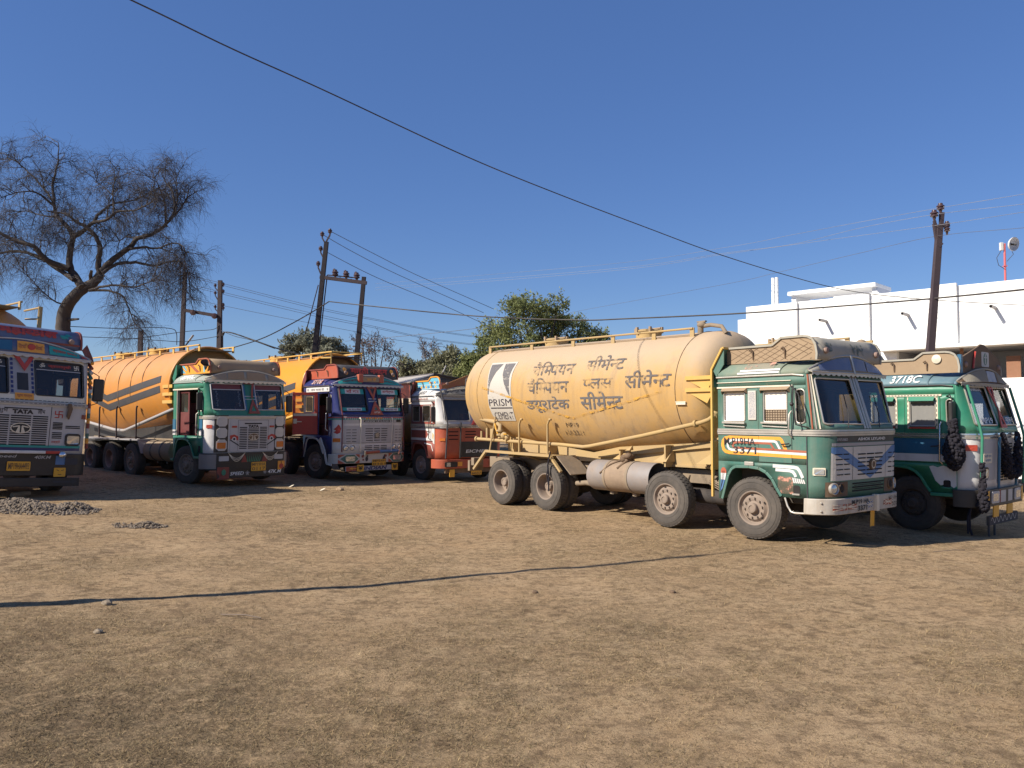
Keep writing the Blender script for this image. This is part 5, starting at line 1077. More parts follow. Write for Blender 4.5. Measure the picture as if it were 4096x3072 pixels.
    hr = MB(); hr.lathe([(.02, 0), (.05, .12), (.14, .22), (.15, .23)], (0, 0, 0), 14, 'x'); ho = hr.build('horn', 'black_paint', rb, smooth=40); ho.location = (1.0, -1.08, 3.10); ho.rotation_euler = (0, R(-50), R(-20))
    headboard(t, 'green_cab')
    tk = Tank(-9.3, -1.0, 1.17, 2.68, 1.17, -5.3, .36, .7, rim=True); tank = tk.build(t, 'tank_yellow')
    tank_top(tank, tk, 'rail_yellow', -8.6, -.55, [-8.5, -7.6, -6.7, -5.8, -4.9, -4.0, -3.1, -2.2, -1.3, -.6], [-7.0, -4.4])
    tank_stripes(tank, tk, [(-6.9, 2.80), (-5.42, 2.42), (-1.62, 2.92)], .18, .20)
    for x, a0, a1 in ((-5.7, 20, 98), (-4.6, 25, 128), (-3.7, 28, 105), (-2.9, 25, 85), (-6.5, 15, 60)):
        q = MB(); q.tube([tk.pt(x+.05*math.sin(a*.09), a, .002) for a in lines(a0, a1, 26)], [.006+.012*abs(math.sin(i*.4)) for i in range(27)], 5); q.build('rust_streak', 'brown_dark', tank)
    chassis(t, -8.8, mat='chassis_dark'); axles(t, [(0.05, 'front', 14), (-3.48, 'front', 0), (-5.1, 'rear', 0), (-6.65, 'rear', 0)], 'tyre', 'rim_dusty', 'rim_red'); chassis_side(t, -7.8)
    drum(t, -2.75, -1.05, -.86, .84, .30, 'chassis_dusty', 'black_paint', False); rear_posts(t, [-6.1, -4.75, -3.3], 'pole_rust_shaded', 1.15, 2.15)
    flank_pipe(t, 'pipe_grey', [(-8.0, -1.0, 1.72), (-5.2, -1.0, 1.42), (-4.5, -1.0, 1.40), (-4.3, -1.0, 1.42), (-1.1, -1.0, 2.05), (-.9, -.9, 2.1)], .05)
    mg = MB(); mg.box(-7.8, -3.0, -1.2, -.62, 1.12, 1.16); mg.add([(-3.0, -1.2, 1.14), (-2.75, -1.2, .75), (-2.75, -.6, .75), (-3.0, -.6, 1.14)], [(0, 1, 2, 3)]); mg.build('mudguard', 'pipe_grey', t, solid=.01)
    for z in (2.72, 2.5, 2.28): b = MB(); b.box(-1.4, -.80, -1.20, -1.10, z-.07, z+.02); b.build('tank_bracket', 'rail_yellow', t)
    sb = MB()
    for sy in (-1, 1): sb.prism([(-.9, .95), (-.9, 2.0), (-2.0, 1.82), (-5.3, 1.42), (-8.7, 1.95), (-8.7, .95)], 'y', sy*.62, sy*.60)
    sb.build('subframe', 'black_paint', t); return t  # plates enlarged and blackened to stand for the shade under the tank
paint('curtain_green', (.35, .5, .42), .8, .1, var=.1); paint('teal_light', (.10, .42, .55), .5, .15, var=.1)

def truck_five():
    t = truck(-5.31, 26.16, -47.6, 1.053, 'dark blue truck with an open red door, white fascia and red lettered roof box')
    W = [(-.50, -.10, 2.02, 2.46), (.27, .83, 1.32, 2.55), (.90, 1.0, 1.98, 2.50)]; WL = [(-.50, -.06, 2.0, 2.46), (.22, .68, 1.98, 2.5), (.88, 1.0, 2.0, 2.50)]
    cab(t, dict(side='blue_deep', front='white_paint', upper='blue_deep', roof='blue_deep', wins=W, winsl=WL, open_holes=(1,), arch='white_paint', pane=(.20, 1.06), panez=(2.02, 2.70), seal='black_paint', frame_slot=0, gutter='black_paint'))
    # open door, standing out from the side on its rear hinge
    do = empty('door', (.24, -1.22, 0), 0); bpy.data.objects.remove(do)
    d = MB(); d.grid(lambda x, z: (x, 0, z), [0, .09, .64, .72], [1.34, 1.98, 2.50, 2.58], [(.09, .64, 1.98, 2.50)]); do = d.build('door', 'red_paint', t, solid=.035, soff=0, bevel=.004); do.location = (.22, -1.22, 0); do.rotation_euler = (0, 0, R(-112))
    q = MB(); q.grid(lambda x, z: (x, 0, z), [.09, .64], [1.98, 2.50]); q.build('door_window', 'glass_dusty', do)
    q = MB(); q.box(.02, .70, -.03, .03, 1.885, 1.96); q.build('door_trim', 'chrome_dull', do); q = MB(); q.box(.60, .70, .018, .05, 1.66, 1.80); q.box(.46, .64, .02, .045, 1.70, 1.73); q.build('handle', 'cream', do, bevel=.004)
    def S(name, mat, polys, off=.007): return decal(t, name, mat, poly2d(*polys), smap(off))
    sg = MB(); sg.box(-.46, .92, -1.235, -1.2, 2.60, 2.735); so = sg.build('side_sign', 'white_paint', t, bevel=.004); text_on(so, 'lettering_black', 'जय माता दी', -.16, .62, 2.63, 2.71, smap(.0575), .012); text_on(so, 'grey_stripe', '❀', -.40, -.30, 2.63, 2.71, smap(.0575), 0); text_on(so, 'grey_stripe', '❀', .77, .87, 2.63, 2.71, smap(.0575), 0)
    decal(t, 'dashed_line', 'red_paint', poly2d(*[rect(-.66+i*.1, -.60+i*.1, 2.752, 2.782) for i in range(15)]), smap(.034)); decal(t, 'dashed_line', 'white_paint', poly2d(*[rect(-.60+i*.1, -.56+i*.1, 2.752, 2.782) for i in range(15)]), smap(.034))
    rmap = lambda a, z: (a, -.92-.287*math.sqrt(max(0, 1-((z-2.77)/.25)**2))-.006, z+.006)
    text_on(t, 'lettering_white', '3718', -.20, .40, 2.83, 2.965, rmap, .05, .15, step=(0, .02)); text_on(t, 'red_orange', '3718', -.18, .41, 2.835, 2.955, lambda a, z: tuple(Vector(rmap(a, z))+Vector((0, -.005, .004))), .0, .15, step=(0, .02))
    lk = decal(t, 'diamond_mark', 'white_paint', poly2d([(.93, 1.62), (.975, 1.45), (.93, 1.28), (.885, 1.45)]), smap(.006)); decal(lk, 'diamond_mark', 'blue_deep', poly2d(circ(.93, 1.45, .02, .04)), smap(.009))
    grab(t, .85, 1.45, 2.0, 'white_paint'); mirror(t, -1, x=.95, z=2.2, ext=.05); mirror(t, 1, x=1.0, z=2.2, ext=.2)
    band(t, 'belt_trim', 'teal', 1.775, 1.815, .02, .84); band(t, 'belt_trim', 'red_paint', 1.82, 1.85, .02, .84)
    decal(t, 'belt_pattern', 'white_paint', poly2d(*[[(-1.05+i*.07, 1.785), (-1.02+i*.07, 1.785), (-1.03+i*.07, 1.845)] for i in range(30)]), fmap(.024), step=(.05, 0)); decal(t, 'belt_pattern', 'orange_paint', poly2d(*[rect(-.30+i*.1, -.24+i*.1, 1.79, 1.84) for i in range(6)]), fmap(.0245))
    # nose
    fpatch(t, 'fascia_panel', 'grey_fascia', -1.0, 1.02, 1.665, 1.77, .010); fpatch(t, 'name_strip', 'black_paint', -.36, .54, 1.70, 1.755, .013); text_on(t, 'lettering_white', 'ASHOK LEYLAND', -.33, .51, 1.71, 1.745, fmap(.017), .01, step=(.1, 0))
    text_on(t, 'grey_stripe', 'शुभ', -.52, -.42, 1.70, 1.755, fmap(.014), .01); text_on(t, 'grey_stripe', 'लाभ', .58, .68, 1.70, 1.755, fmap(.014), .01); fbox(t, 'small_badge', 'black_paint', .78, .94, 1.70, 1.775, .01, .012, .01)
    fpatch(t, 'grille', 'grey_fascia', -.46, .65, 1.10, 1.62, .014); fpatch(t, 'side_grille', 'grey_fascia', -1.0, -.50, 1.10, 1.60, .010); fpatch(t, 'side_grille', 'grey_fascia', .69, 1.02, 1.10, 1.60, .010)
    rows = []
    for i in range(6):
        z = 1.505-i*.068; q = 0 if i < 4 else .03
        for a, b in ((-.31+q, -.05), (-.01, .20), (.24, .46-q)): rows.append((a, b, z, .02))
    slots(t, rows, off=.019); slots(t, [(a, b, 1.48-i*.085, .014) for i in range(5) for a, b in ((-.93, -.79), (-.75, -.60), (.74, .84), (.87, .98))], off=.0155)
    decal(t, 'panel_seam', 'hole_dark', poly2d(rect(-1.02, 1.02, 1.085, 1.093), rect(-.482, -.474, 1.08, 1.62), rect(.668, .676, 1.08, 1.62), rect(.668, .676, .83, 1.08), rect(-.482, -.474, .83, 1.08)), fmap(.013), step=(.08, 0))
    ring = circ(.09, 1.315, .075); b = fbox(t, 'badge', 'chrome_dull', .0, .18, 1.23, 1.40, .03, .014, .085); decal(b, 'badge_mark', 'black_paint', poly2d(*(stroke(ring+[ring[0]], .014)+[x for k_ in range(5) for x in stroke([(.09+.02*math.cos(k_*1.257), 1.315+.02*math.sin(k_*1.257)), (.09+.065*math.cos(k_*1.257+.7), 1.315+.065*math.sin(k_*1.257+.7))], .014)])), fmap(.048))
    slots(t, [(a, b, z, .022) for z in (1.0, .95, .90) for a, b in ((-.31, -.05), (-.01, .20), (.24, .46))], off=.008)
    for s in (-1, 1):
        for y in (.72, .93): round_lamp(t, 'headlight', s*y, .955, .075, .006)
        fbox(t, 'indicator', 'lamp_amber', *sorted((s*1.19, s*1.07)), 1.13, 1.24, .025, 0, .01)
        p = MB(); p.tube([FY(s*.55, 1.80, .04), FY(s*.55, 1.83, .12), FY(s*.54, 1.78, .15), FY(s*.54, .84, .13)], .016, 8); p.build('guard_rail', 'cream', t, smooth=50)
        p = MB(); p.tube([FY(s*1.03, 2.74, .05), FY(s*1.03, 1.9, .06), FY(s*1.03, .84, .08)], .018, 8); p.build('guard_rail', 'maroon', t, smooth=50)
    decal(t, 'painted_bird', 'red_paint', poly2d([(-1.16, 1.55), (-1.12, 1.64), (-1.09, 1.60), (-1.06, 1.52), (-1.08, 1.40), (-1.14, 1.36), (-1.19, 1.41), (-1.16, 1.46), (-1.19, 1.50)]), fmap(.006), step=(.03, 0))
    for s in (-1, 1):
        for a, b, z0, z1, tx in ((.24, 1.0, 2.53, 2.69, 'माँ का' if s < 0 else 'आशीर्वाद'), (.26, 1.02, 2.03, 2.13, 'जय संकट मोचन' if s < 0 else 'जय बजरंग बली')):
            y0, y1 = sorted((s*a, s*b)); o = fpatch(t, 'screen_sticker', 'teal', y0, y1, z0, z1, -.012); fpatch(o, 'screen_sticker', 'white_paint', y0+.14, y1-.12, z0+.01, z1-.01, -.010)
            text_on(o, 'maroon' if z0 < 2.3 else 'red_paint', tx, y0+.18, y1-.16, z0+.025, z1-.02, fmap(-.007), .025, step=(.08, 0))
    plate_tri(t, -.15, .22, 2.36, 2.77, False, 'red_orange', 'grey_stripe', .04); tr = plate_tri(t, -.16, .30, 1.92, 2.34, True, 'red_orange', 'green_dull', .04); fbox(t, 'triangle_sign', 'red_orange', -.06, .22, 1.93, 2.06, .012, .045, .01); text_on(t, 'cream', 'हरि हर', -.02, .19, 1.96, 2.03, fmap(.062), .015)
    for z in (2.30, 2.38): fpatch(t, 'post_strip', 'chrome_dull', -.13, .15, z, z+.03, .016)
    bu = bumper(t, 'white_dirty', .50, .78, .05, .90)
    for s in (-1, 1):
        y = s*.80; d_ = decal(bu, 'bumper_paint', 'green_dull', poly2d([(y-.26, .64), (y-.12, .76), (y+.12, .76), (y+.26, .64), (y+.12, .52), (y-.12, .52)]), fmap(.057), step=(.04, 0)); fbox(d_, 'fog_lens', 'lamp_glass', y-.14, y+.14, .57, .71, .02, .055, .03)
        for q in (-1, 1):
            decal(bu, 'bumper_paint', 'red_orange', poly2d([(y+q*.15, .77), (y+q*.30, .77), (y+q*.30, .66)], [(y+q*.15, .51), (y+q*.30, .51), (y+q*.30, .62)]), fmap(.0575), step=(.04, 0))
        decal(bu, 'painted_flower', 'red_dull', poly2d(circ(s*.40, .70, .04), circ(s*.38, .60, .03)), fmap(.057)); decal(bu, 'painted_bird', 'grey_stripe', poly2d(circ(s*.30+.04, .62, .05, .07), circ(s*.30+.06, .71, .03)), fmap(.0565))
    rr = MB(); rr.tube([FY(-.34, .80, .10), FY(.14, .83, .10)], .04, 8); ro = rr.build('bar', 'red_orange', t, smooth=40); rr = MB(); rr.tube([FY(.14, .83, .10), FY(.82, .84, .10)], .04, 8); rr.build('bar_end', 'blue_stripe', ro, smooth=40)
    for y in (-.36, .83): q = MB(); q.bar(FY(y, .88, .10), FY(y, .72, .10), .06, .06); q.build('bar_bracket', 'chrome', ro, bevel=.01)
    ornate_plate(t, -.08, .40, .42, .60, 'plate_yellow', 'number_plate', ['MP54H', '0151'], .07, 'brown_dark')
    lo = MB(); lo.box(1.36, 1.40, -.95, .85, .28, .42); lb = lo.build('lower_board', 'grey_fascia', t, bevel=.006); fx = lambda y, z: (1.404, y, z)
    decal(lb, 'board_paint', 'red_orange', poly2d(rect(-.94, -.44, .285, .415)), fx); decal(lb, 'arrow', 'orange_paint', poly2d(rect(-.72, -.5, .34, .36), [(-.84, .35), (-.72, .31), (-.72, .39)]), lambda y, z: (1.407, y, z)); decal(lb, 'board_paint', 'green_bright', poly2d(rect(.66, .84, .285, .415)), fx); text_on(lb, 'blue_deep', 'INDIAN', -.36, .46, .295, .405, lambda y, z: (1.407, y, z), .04, .25)
    for y in (-.48, .72):
        o = ornate_plate(t, y-.11, y+.11, .26, .46, 'plate_yellow', 'face_plate', None, .075); decal(o, 'face', 'black_paint', poly2d([(y-.07, .44), (y-.03, .41), (y+.03, .41), (y+.07, .44), (y+.06, .35), (y, .29), (y-.06, .35)]), fmap(.089)); decal(o, 'face', 'plate_yellow', poly2d(circ(y-.03, .375, .012), circ(y+.03, .375, .012), [(y-.02, .33), (y+.02, .33), (y, .31)]), fmap(.0915))
    stp = MB(); stp.bar((.42, -1.24, 1.22), (.70, -1.24, .82), .10, .03, (0, 1, 0)); stp.bar((.70, -1.24, .82), (.82, -1.24, .50), .08, .03, (0, 1, 0)); stp.bar((.82, -1.24, .50), (1.1, -1.24, .47), .06, .03, (0, 1, 0)); stp.build('mudguard', 'white_paint', t)
    vo, vm = scallop_visor(t, None, 'blue_deep', 'grey_fascia', panels=[(-1.05, -.30, 'teal'), (.30, 1.05, 'teal')])
    for y0, y1, s_ in ((-.92, -.36, 'महाकाल'), (.36, .92, 'त्रिकाल')): text_on(vo, 'maroon', s_, y0, y1, .35, .65, lambda a, b: vm(a, b, .018), .02, step=(.08, .3))
    bb = MB(); bb.box(1.08, 1.235, -.30, .30, 2.90, 3.06); bo = bb.build('visor_box', 'brown_box', vo, bevel=.01); text_on(bo, 'orange_paint', 'जय माँ', -.16, .16, 2.93, 3.03, lambda y, z: (1.24, y, z), .02)
    for y in (-.36, .36): q = MB(); q.box(1.08, 1.25, y-.08, y+.08, 2.88, 3.12); q.build('visor_lamp', 'red_orange', vo, bevel=.02)
    rb = carrier(t, 'red_orange', 'grey_stripe', trim='red_dull');
    text_on(rb, 'red_paint', 'मारूती नन~दन', -.62, .66, 3.10, 3.345, cvf(.022), .045, step=(0, .03)); decal(rb, 'painted_flower', 'orange_paint', poly2d(circ(-.82, 3.25, .06), circ(-.76, 3.15, .05), circ(.82, 3.24, .06), circ(.88, 3.14, .05)), cvf(.013), step=(0, .03))
    headboard(t, 'maroon')
    tk = Tank(-9.6, -.85, 1.17, 2.66, 1.17, -4.9, .36, .6, rim=True); tank = tk.build(t, 'tank_yellow_clean'); tank_top(tank, tk, 'rail_yellow', -9.0, -.15, [-8.9, -7.9, -6.9, -5.9, -4.9, -3.9, -3.1, -2.3, -1.5], [-8.0, -4.9])
    fe = MB()
    for sy in (-1, 1): fe.tube([(-.2, sy*.54, 3.50), (-.2, sy*.54, 3.87), (-1.5, sy*.54, 3.87)], .022, 6); fe.tube([(-.2, sy*.54, 3.68), (-1.2, sy*.54, 3.72)], .02, 6)
    fe.tube([(-.2, -.54, 3.87), (-.2, .54, 3.87)], .02, 6); fe.build('rail_end', 'rail_yellow', tank, smooth=40)
    tank_stripes(tank, tk, [(-7.2, 2.88), (-4.9, 2.30), (-1.32, 2.84)], .18, .2)
    for z in (2.6, 2.4, 2.2): b = MB(); b.box(-1.3, -.80, -1.20, -1.10, z-.07, z+.02); b.build('tank_bracket', 'rail_yellow', t)
    chassis(t, -8.8, mat='chassis_dark'); axles(t, [(0, 'front', 12), (-1.9, 'front', 0), (-5.3, 'rear', 0), (-6.8, 'rear', 0)], 'tyre_dark', 'rim_red', 'rim_red'); chassis_side(t, -7.8, 'chassis_dark')
    flank_pipe(t, 'rail_yellow', [(-7.5, -1.0, 1.62), (-4.9, -1.0, 1.36), (-1.0, -1.0, 2.0), (-.9, -.9, 2.05)], .05); drum(t, -3.9, -2.4, mat='chassis_dark', strap='black_paint', open_end=False); return t
glass('glass_dusty', (.72, .52, .28), .1)

def truck_six():
    t = truck(-2.0, 26.81, -56.9, .986, 'red and white truck half hidden behind the green truck, orange peaked board on its roof')
    W = [(-.55, -.05, 1.95, 2.46), (.18, .72, 1.95, 2.46), (.90, 1.02, 1.98, 2.46)]
    cab(t, dict(side='red_dull', front='red_orange', upper='white_paint', roof='white_paint', wins=W, arch='red_dull', pane=(.10, 1.0), panez=(1.97, 2.66), seal='chrome_dull', frame_slot=2, gutter='grey_stripe'))
    door_panel(t, 'red_dull', .12, .765, W[1])
    def S(name, mat, polys, off=.007): return decal(t, name, mat, poly2d(*polys), smap(off))
    S('side_band', 'white_paint', [rect(-.675, .84, 2.50, 2.585)], .034); S('side_band', 'white_paint', [rect(-.675, 1.02, 1.33, 1.72)], .034); S('side_band', 'red_dull', [[(-.65, 1.66), (.46, 1.66), (.60, 1.53), (.46, 1.41), (-.65, 1.41)]], .037)
    S('white_corner', 'white_paint', [[(.86, 1.76), (1.03, 1.76), (1.03, 1.22), (.92, 1.26), (.86, 1.5)]], .036); S('painted_line', 'white_paint', stroke([(.3, 1.24), (.78, 1.20), (.90, 1.0)], .04), .008); decal(t, 'orange_paint', 'orange_paint', poly2d([(.90, 1.60), (.98, 1.52), (.95, 1.35), (.90, 1.42)]), smap(.039))
    bm_ = decal(t, 'pillar_patch', 'white_paint', poly2d(rect(.80, .86, 1.9, 2.58)), smap(.008))
    text_on(t, 'lettering_black', '6037', -.12, .36, 2.835, 2.94, lambda a, z: (a, -.92-.287*math.sqrt(max(0, 1-((z-2.77)/.25)**2))-.006, z+.006), .01, .1, step=(0, .02)); text_on(t, 'red_dull', 'जय कन्हैया लाल की', -.30, .55, 2.63, 2.73, smap(.022), .01)
    band(t, 'belt_trim', 'chrome', 1.735, 1.785, .038); band(t, 'belt_trim', 'chrome_dull', 1.79, 1.865, .03); grab(t, .80, 1.35, 2.1, 'black_paint'); mirror(t, -1, x=1.0, z=2.18, ext=.04)
    fpatch(t, 'screen_band', 'grey_fascia', -1.05, 1.05, 1.87, 1.955, .009); fpatch(t, 'screen_band', 'grey_fascia', -1.05, 1.05, 2.68, 2.765, .009); fpatch(t, 'centre_post', 'grey_fascia', -.08, .08, 1.955, 2.68, .009)
    plate_tri(t, -.10, .36, 1.84, 2.24, True, 'red_paint', None, .06)
    lp = MB(); lp.tube([FY(-.98, .78, .10), FY(-.95, 1.9, .11), FY(-1.0, 2.75, .10), FY(-1.02, 2.95, .10)], .026, 8); lp.build('guard_rail', 'grey_stripe', t, smooth=50); lp = MB(); lp.tube([FY(-.52, .78, .10), FY(-.50, 1.92, .10)], .026, 8); lp.build('guard_rail', 'black_paint', t, smooth=50)
    pn = MB(); pn.add([FY(-1.02, 2.95, .10), Vector(FY(-1.05, 3.1, .10)), Vector(FY(-1.0, 3.2, .10)), Vector(FY(-.96, 3.05, .10))], [(0, 1, 2, 3)]); pn.build('pennant', 'brown_stripe', t, solid=.01)
    fpatch(t, 'grille', 'black_paint', -.50, .95, .80, 1.30, .014); slots(t, [(-.9, -.55, 1.62-i*.12, .03) for i in range(3)]+[(-.3, .1, 1.62-i*.09, .03) for i in range(3)], off=.012)
    text_on(t, 'lettering_white', 'EICHER', -.27, .58, .94, 1.04, fmap(.020), .015, .15, step=(.1, 0))
    for s in (-1, 1): fbox(t, 'indicator', 'lamp_amber', *sorted((s*1.13, s*1.0)), 1.33, 1.42, .025, 0, .01)
    bu = bumper(t, 'red_orange', .45, .74, .07, .90); lb = fbox(bu, 'headlight', 'black_paint', -1.0, -.62, .50, .66, .05, .07, .03); fbox(lb, 'headlight_lens', 'lamp_glass', -.95, -.86, .52, .64, .056, .07, .01); fbox(bu, 'headlight', 'black_paint', .62, 1.0, .50, .66, .05, .07, .03); fpatch(bu, 'bumper_paint', 'orange_paint', -.58, -.42, .52, .66, .075)
    lo = MB(); lo.box(1.30, 1.36, -1.0, 1.0, .30, .45); lo.build('lower_board', 'brown_dark', t, bevel=.01); ornate_plate(t, -.86, -.68, .18, .42, 'plate_yellow', 'mudflap_plate', None, .05); ornate_plate(t, -.08, .32, .22, .44, 'plate_yellow', 'number_plate', ['MP19HA', '6037'], .05, 'brown_dark')
    vo, vm = scallop_visor(t, None, 'grey_stripe', 'grey_box', panels=[(-1.0, .0, 'grey_box'), (.05, 1.0, 'grey_box')]); text_on(vo, 'grey_stripe', 'चित्रकूट धाम', -.9, -.1, .25, .75, lambda a, b: vm(a, b, .018), .03, step=(.08, .3))
    fl = MB()
    for y in lines(-1.04, 1.04, 60): fl.bar(vm(y, .98, .02), vm(y, .72, .035), .009, .004)
    fl.build('visor_fringe', 'cream', vo)
    rb = carrier(t, 'teal_light', 'orange_paint', curved=False, trim='orange_paint')
    dm = []
    for row, z in enumerate((3.08, 3.22)):
        for i in range(9 if row == 0 else 4):
            x = -.48+i*.17+(0 if row == 0 else .95)
            if x < 1.1: dm.append((x, z, i))
    decal(rb, 'painted_diamond', 'orange_paint', poly2d(*[[(x-.07, z), (x, z+.05), (x+.07, z), (x, z-.05)] for x, z, i in dm if i % 2 == 0]), lambda a, z: (a, -1.035, z)); decal(rb, 'painted_diamond', 'blue_stripe', poly2d(*[[(x-.07, z), (x, z+.05), (x+.07, z), (x, z-.05)] for x, z, i in dm if i % 2]), lambda a, z: (a, -1.035, z)); decal(rb, 'painted_line', 'white_paint', poly2d(rect(-.5, 1.1, 3.145, 3.16), rect(-.5, 1.1, 3.015, 3.03)), lambda a, z: (a, -1.034, z))
    fc = MB(); fc.prism([(-1.0, 3.0), (1.0, 3.0), (1.0, 3.10), (.20, 3.46), (-.05, 3.46), (-.98, 3.12)], 'x', 1.20, 1.24); pk = fc.build('peaked_board', 'orange_box', rb, bevel=.006); fx = lambda y, z: (1.245, y, z)
    decal(pk, 'board_panel', 'brown_stripe', poly2d(*stroke([(-.75, 3.06), (-.25, 3.06), (-.25, 3.28), (-.75, 3.12), (-.75, 3.06)], .02)), fx); text_on(pk, 'brown_stripe', 'धाम', -.62, -.34, 3.08, 3.15, fx, .02); decal(pk, 'board_panel', 'cream', poly2d(rrect(-.14, .24, 3.05, 3.36, .05)), fx); decal(pk, 'board_panel', 'orange_box', poly2d(rrect(-.11, .21, 3.08, 3.33, .05)), lambda y, z: (1.248, y, z))
    headboard(t, 'red_dull')
    tk = Tank(-8.6, -1.0, 1.0, 1.95, .85, -4.4, .1, .6); tank = tk.build(t, 'tank_dusty')
    chassis(t, -8.3, mat='chassis_dark'); axles(t, [(0, 'front', 8), (-1.9, 'front', 0), (-5.4, 'rear', 0), (-6.9, 'rear', 0)], 'tyre_dark', 'rim_red', 'rim_red'); chassis_side(t, -7.5, 'chassis_dark'); return t
paint('orange_box', (.30, .10, .02), .6, .3, DUST, .12, 4)
T1, T2, T3, T4, T5, T6 = truck_one(), truck_two(), truck_three(), truck_four(), truck_five(), truck_six()
# ---------------------------------------------------------------- ground
def vn(x, y, s, seed):
    r = np.random.default_rng(seed).random((256, 256)); X, Y = np.asarray(x)/s+1000.3, np.asarray(y)/s+1000.7
    i, j = np.floor(X).astype(int), np.floor(Y).astype(int); u, v = X-i, Y-j; u = u*u*(3-2*u); v = v*v*(3-2*v)
    g = lambda a, b: r[a % 256, b % 256]
    return (g(i, j)*(1-u)+g(i+1, j)*u)*(1-v)+(g(i, j+1)*(1-u)+g(i+1, j+1)*u)*v
def fbm(x, y, s, seed, o=4): return sum(vn(x, y, s/2**k, seed+k)*.5**k for k in range(o))/sum(.5**k for k in range(o))
def gz(x, y):
    x, y = np.asarray(x, float), np.asarray(y, float); near = np.exp(-np.maximum(0, y-14)/14.)
    return terr(np.maximum(x, -20))+near*(.05*(fbm(x, y, 2.2, 5)-.5)+.03*(vn(x, y, .35, 9)-.5))-.01
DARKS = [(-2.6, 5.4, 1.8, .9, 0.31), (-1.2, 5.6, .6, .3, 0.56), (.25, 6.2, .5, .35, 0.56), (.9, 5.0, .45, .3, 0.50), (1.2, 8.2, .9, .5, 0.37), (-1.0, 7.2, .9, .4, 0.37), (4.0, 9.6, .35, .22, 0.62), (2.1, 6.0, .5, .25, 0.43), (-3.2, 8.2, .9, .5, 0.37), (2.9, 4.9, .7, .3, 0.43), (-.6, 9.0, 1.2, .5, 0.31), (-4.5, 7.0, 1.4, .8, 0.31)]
BARES = [(-1.0, 12.8, 1.0, .5, 1), (1.3, 10.2, 1.6, .45, .9), (-2.8, 8.0, .5, .12, .9), (4.2, 11.4, 2.5, .8, .7), (6.0, 9.5, 2.2, 1.2, .6), (3.6, 5.6, .7, .4, .7), (-6.5, 13.0, 2., .5, .6)]
def blobs(x, y, L):
    d = np.zeros_like(np.asarray(x, float)); w = fbm(x, y, .5, 31)-.5
    for cx, cy, rx, ry, a in L: q = ((x-cx)/rx)**2+((y-cy)/ry)**2; d = np.maximum(d, a*np.clip(1.1-q*.9+w*3.4, 0, 1))
    return d
def tracks(x, y):                      # faint wheel tracks curving over the yard
    t = 0
    for x0, k, y0 in ((1.0, .075, 4.2), (2.75, .072, 4.2), (-1.5, .02, 6.0), (.3, .02, 6.0)):
        c_ = x0+k*(y-y0)**2; t = np.maximum(t, np.exp(-((x-c_)/.17)**2)*np.clip((fbm(x, y, .8, 91)-.28)*3, 0, 1))
    return t
def cover(x, y):                       # dead-grass cover 0..1
    c = np.clip((fbm(x, y, 1.7, 41)-.36)*3.2, 0, 1)*.75+.25*np.clip((fbm(x, y, .5, 45)-.4)*4, 0, 1)
    c = c*(1-.75*blobs(x, y, BARES))*(1-.6*tracks(x, y)); left = np.clip((2.-x)/5, 0, 1)*np.clip((10-y)/6, 0, 1)
    return np.clip(c+.35*left, 0, 1)
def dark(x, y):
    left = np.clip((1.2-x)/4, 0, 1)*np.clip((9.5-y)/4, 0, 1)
    return np.clip(np.maximum(blobs(x, y, DARKS), left*np.clip((fbm(x, y, .9, 61)-.26)*3, 0, 1)), 0, 1)
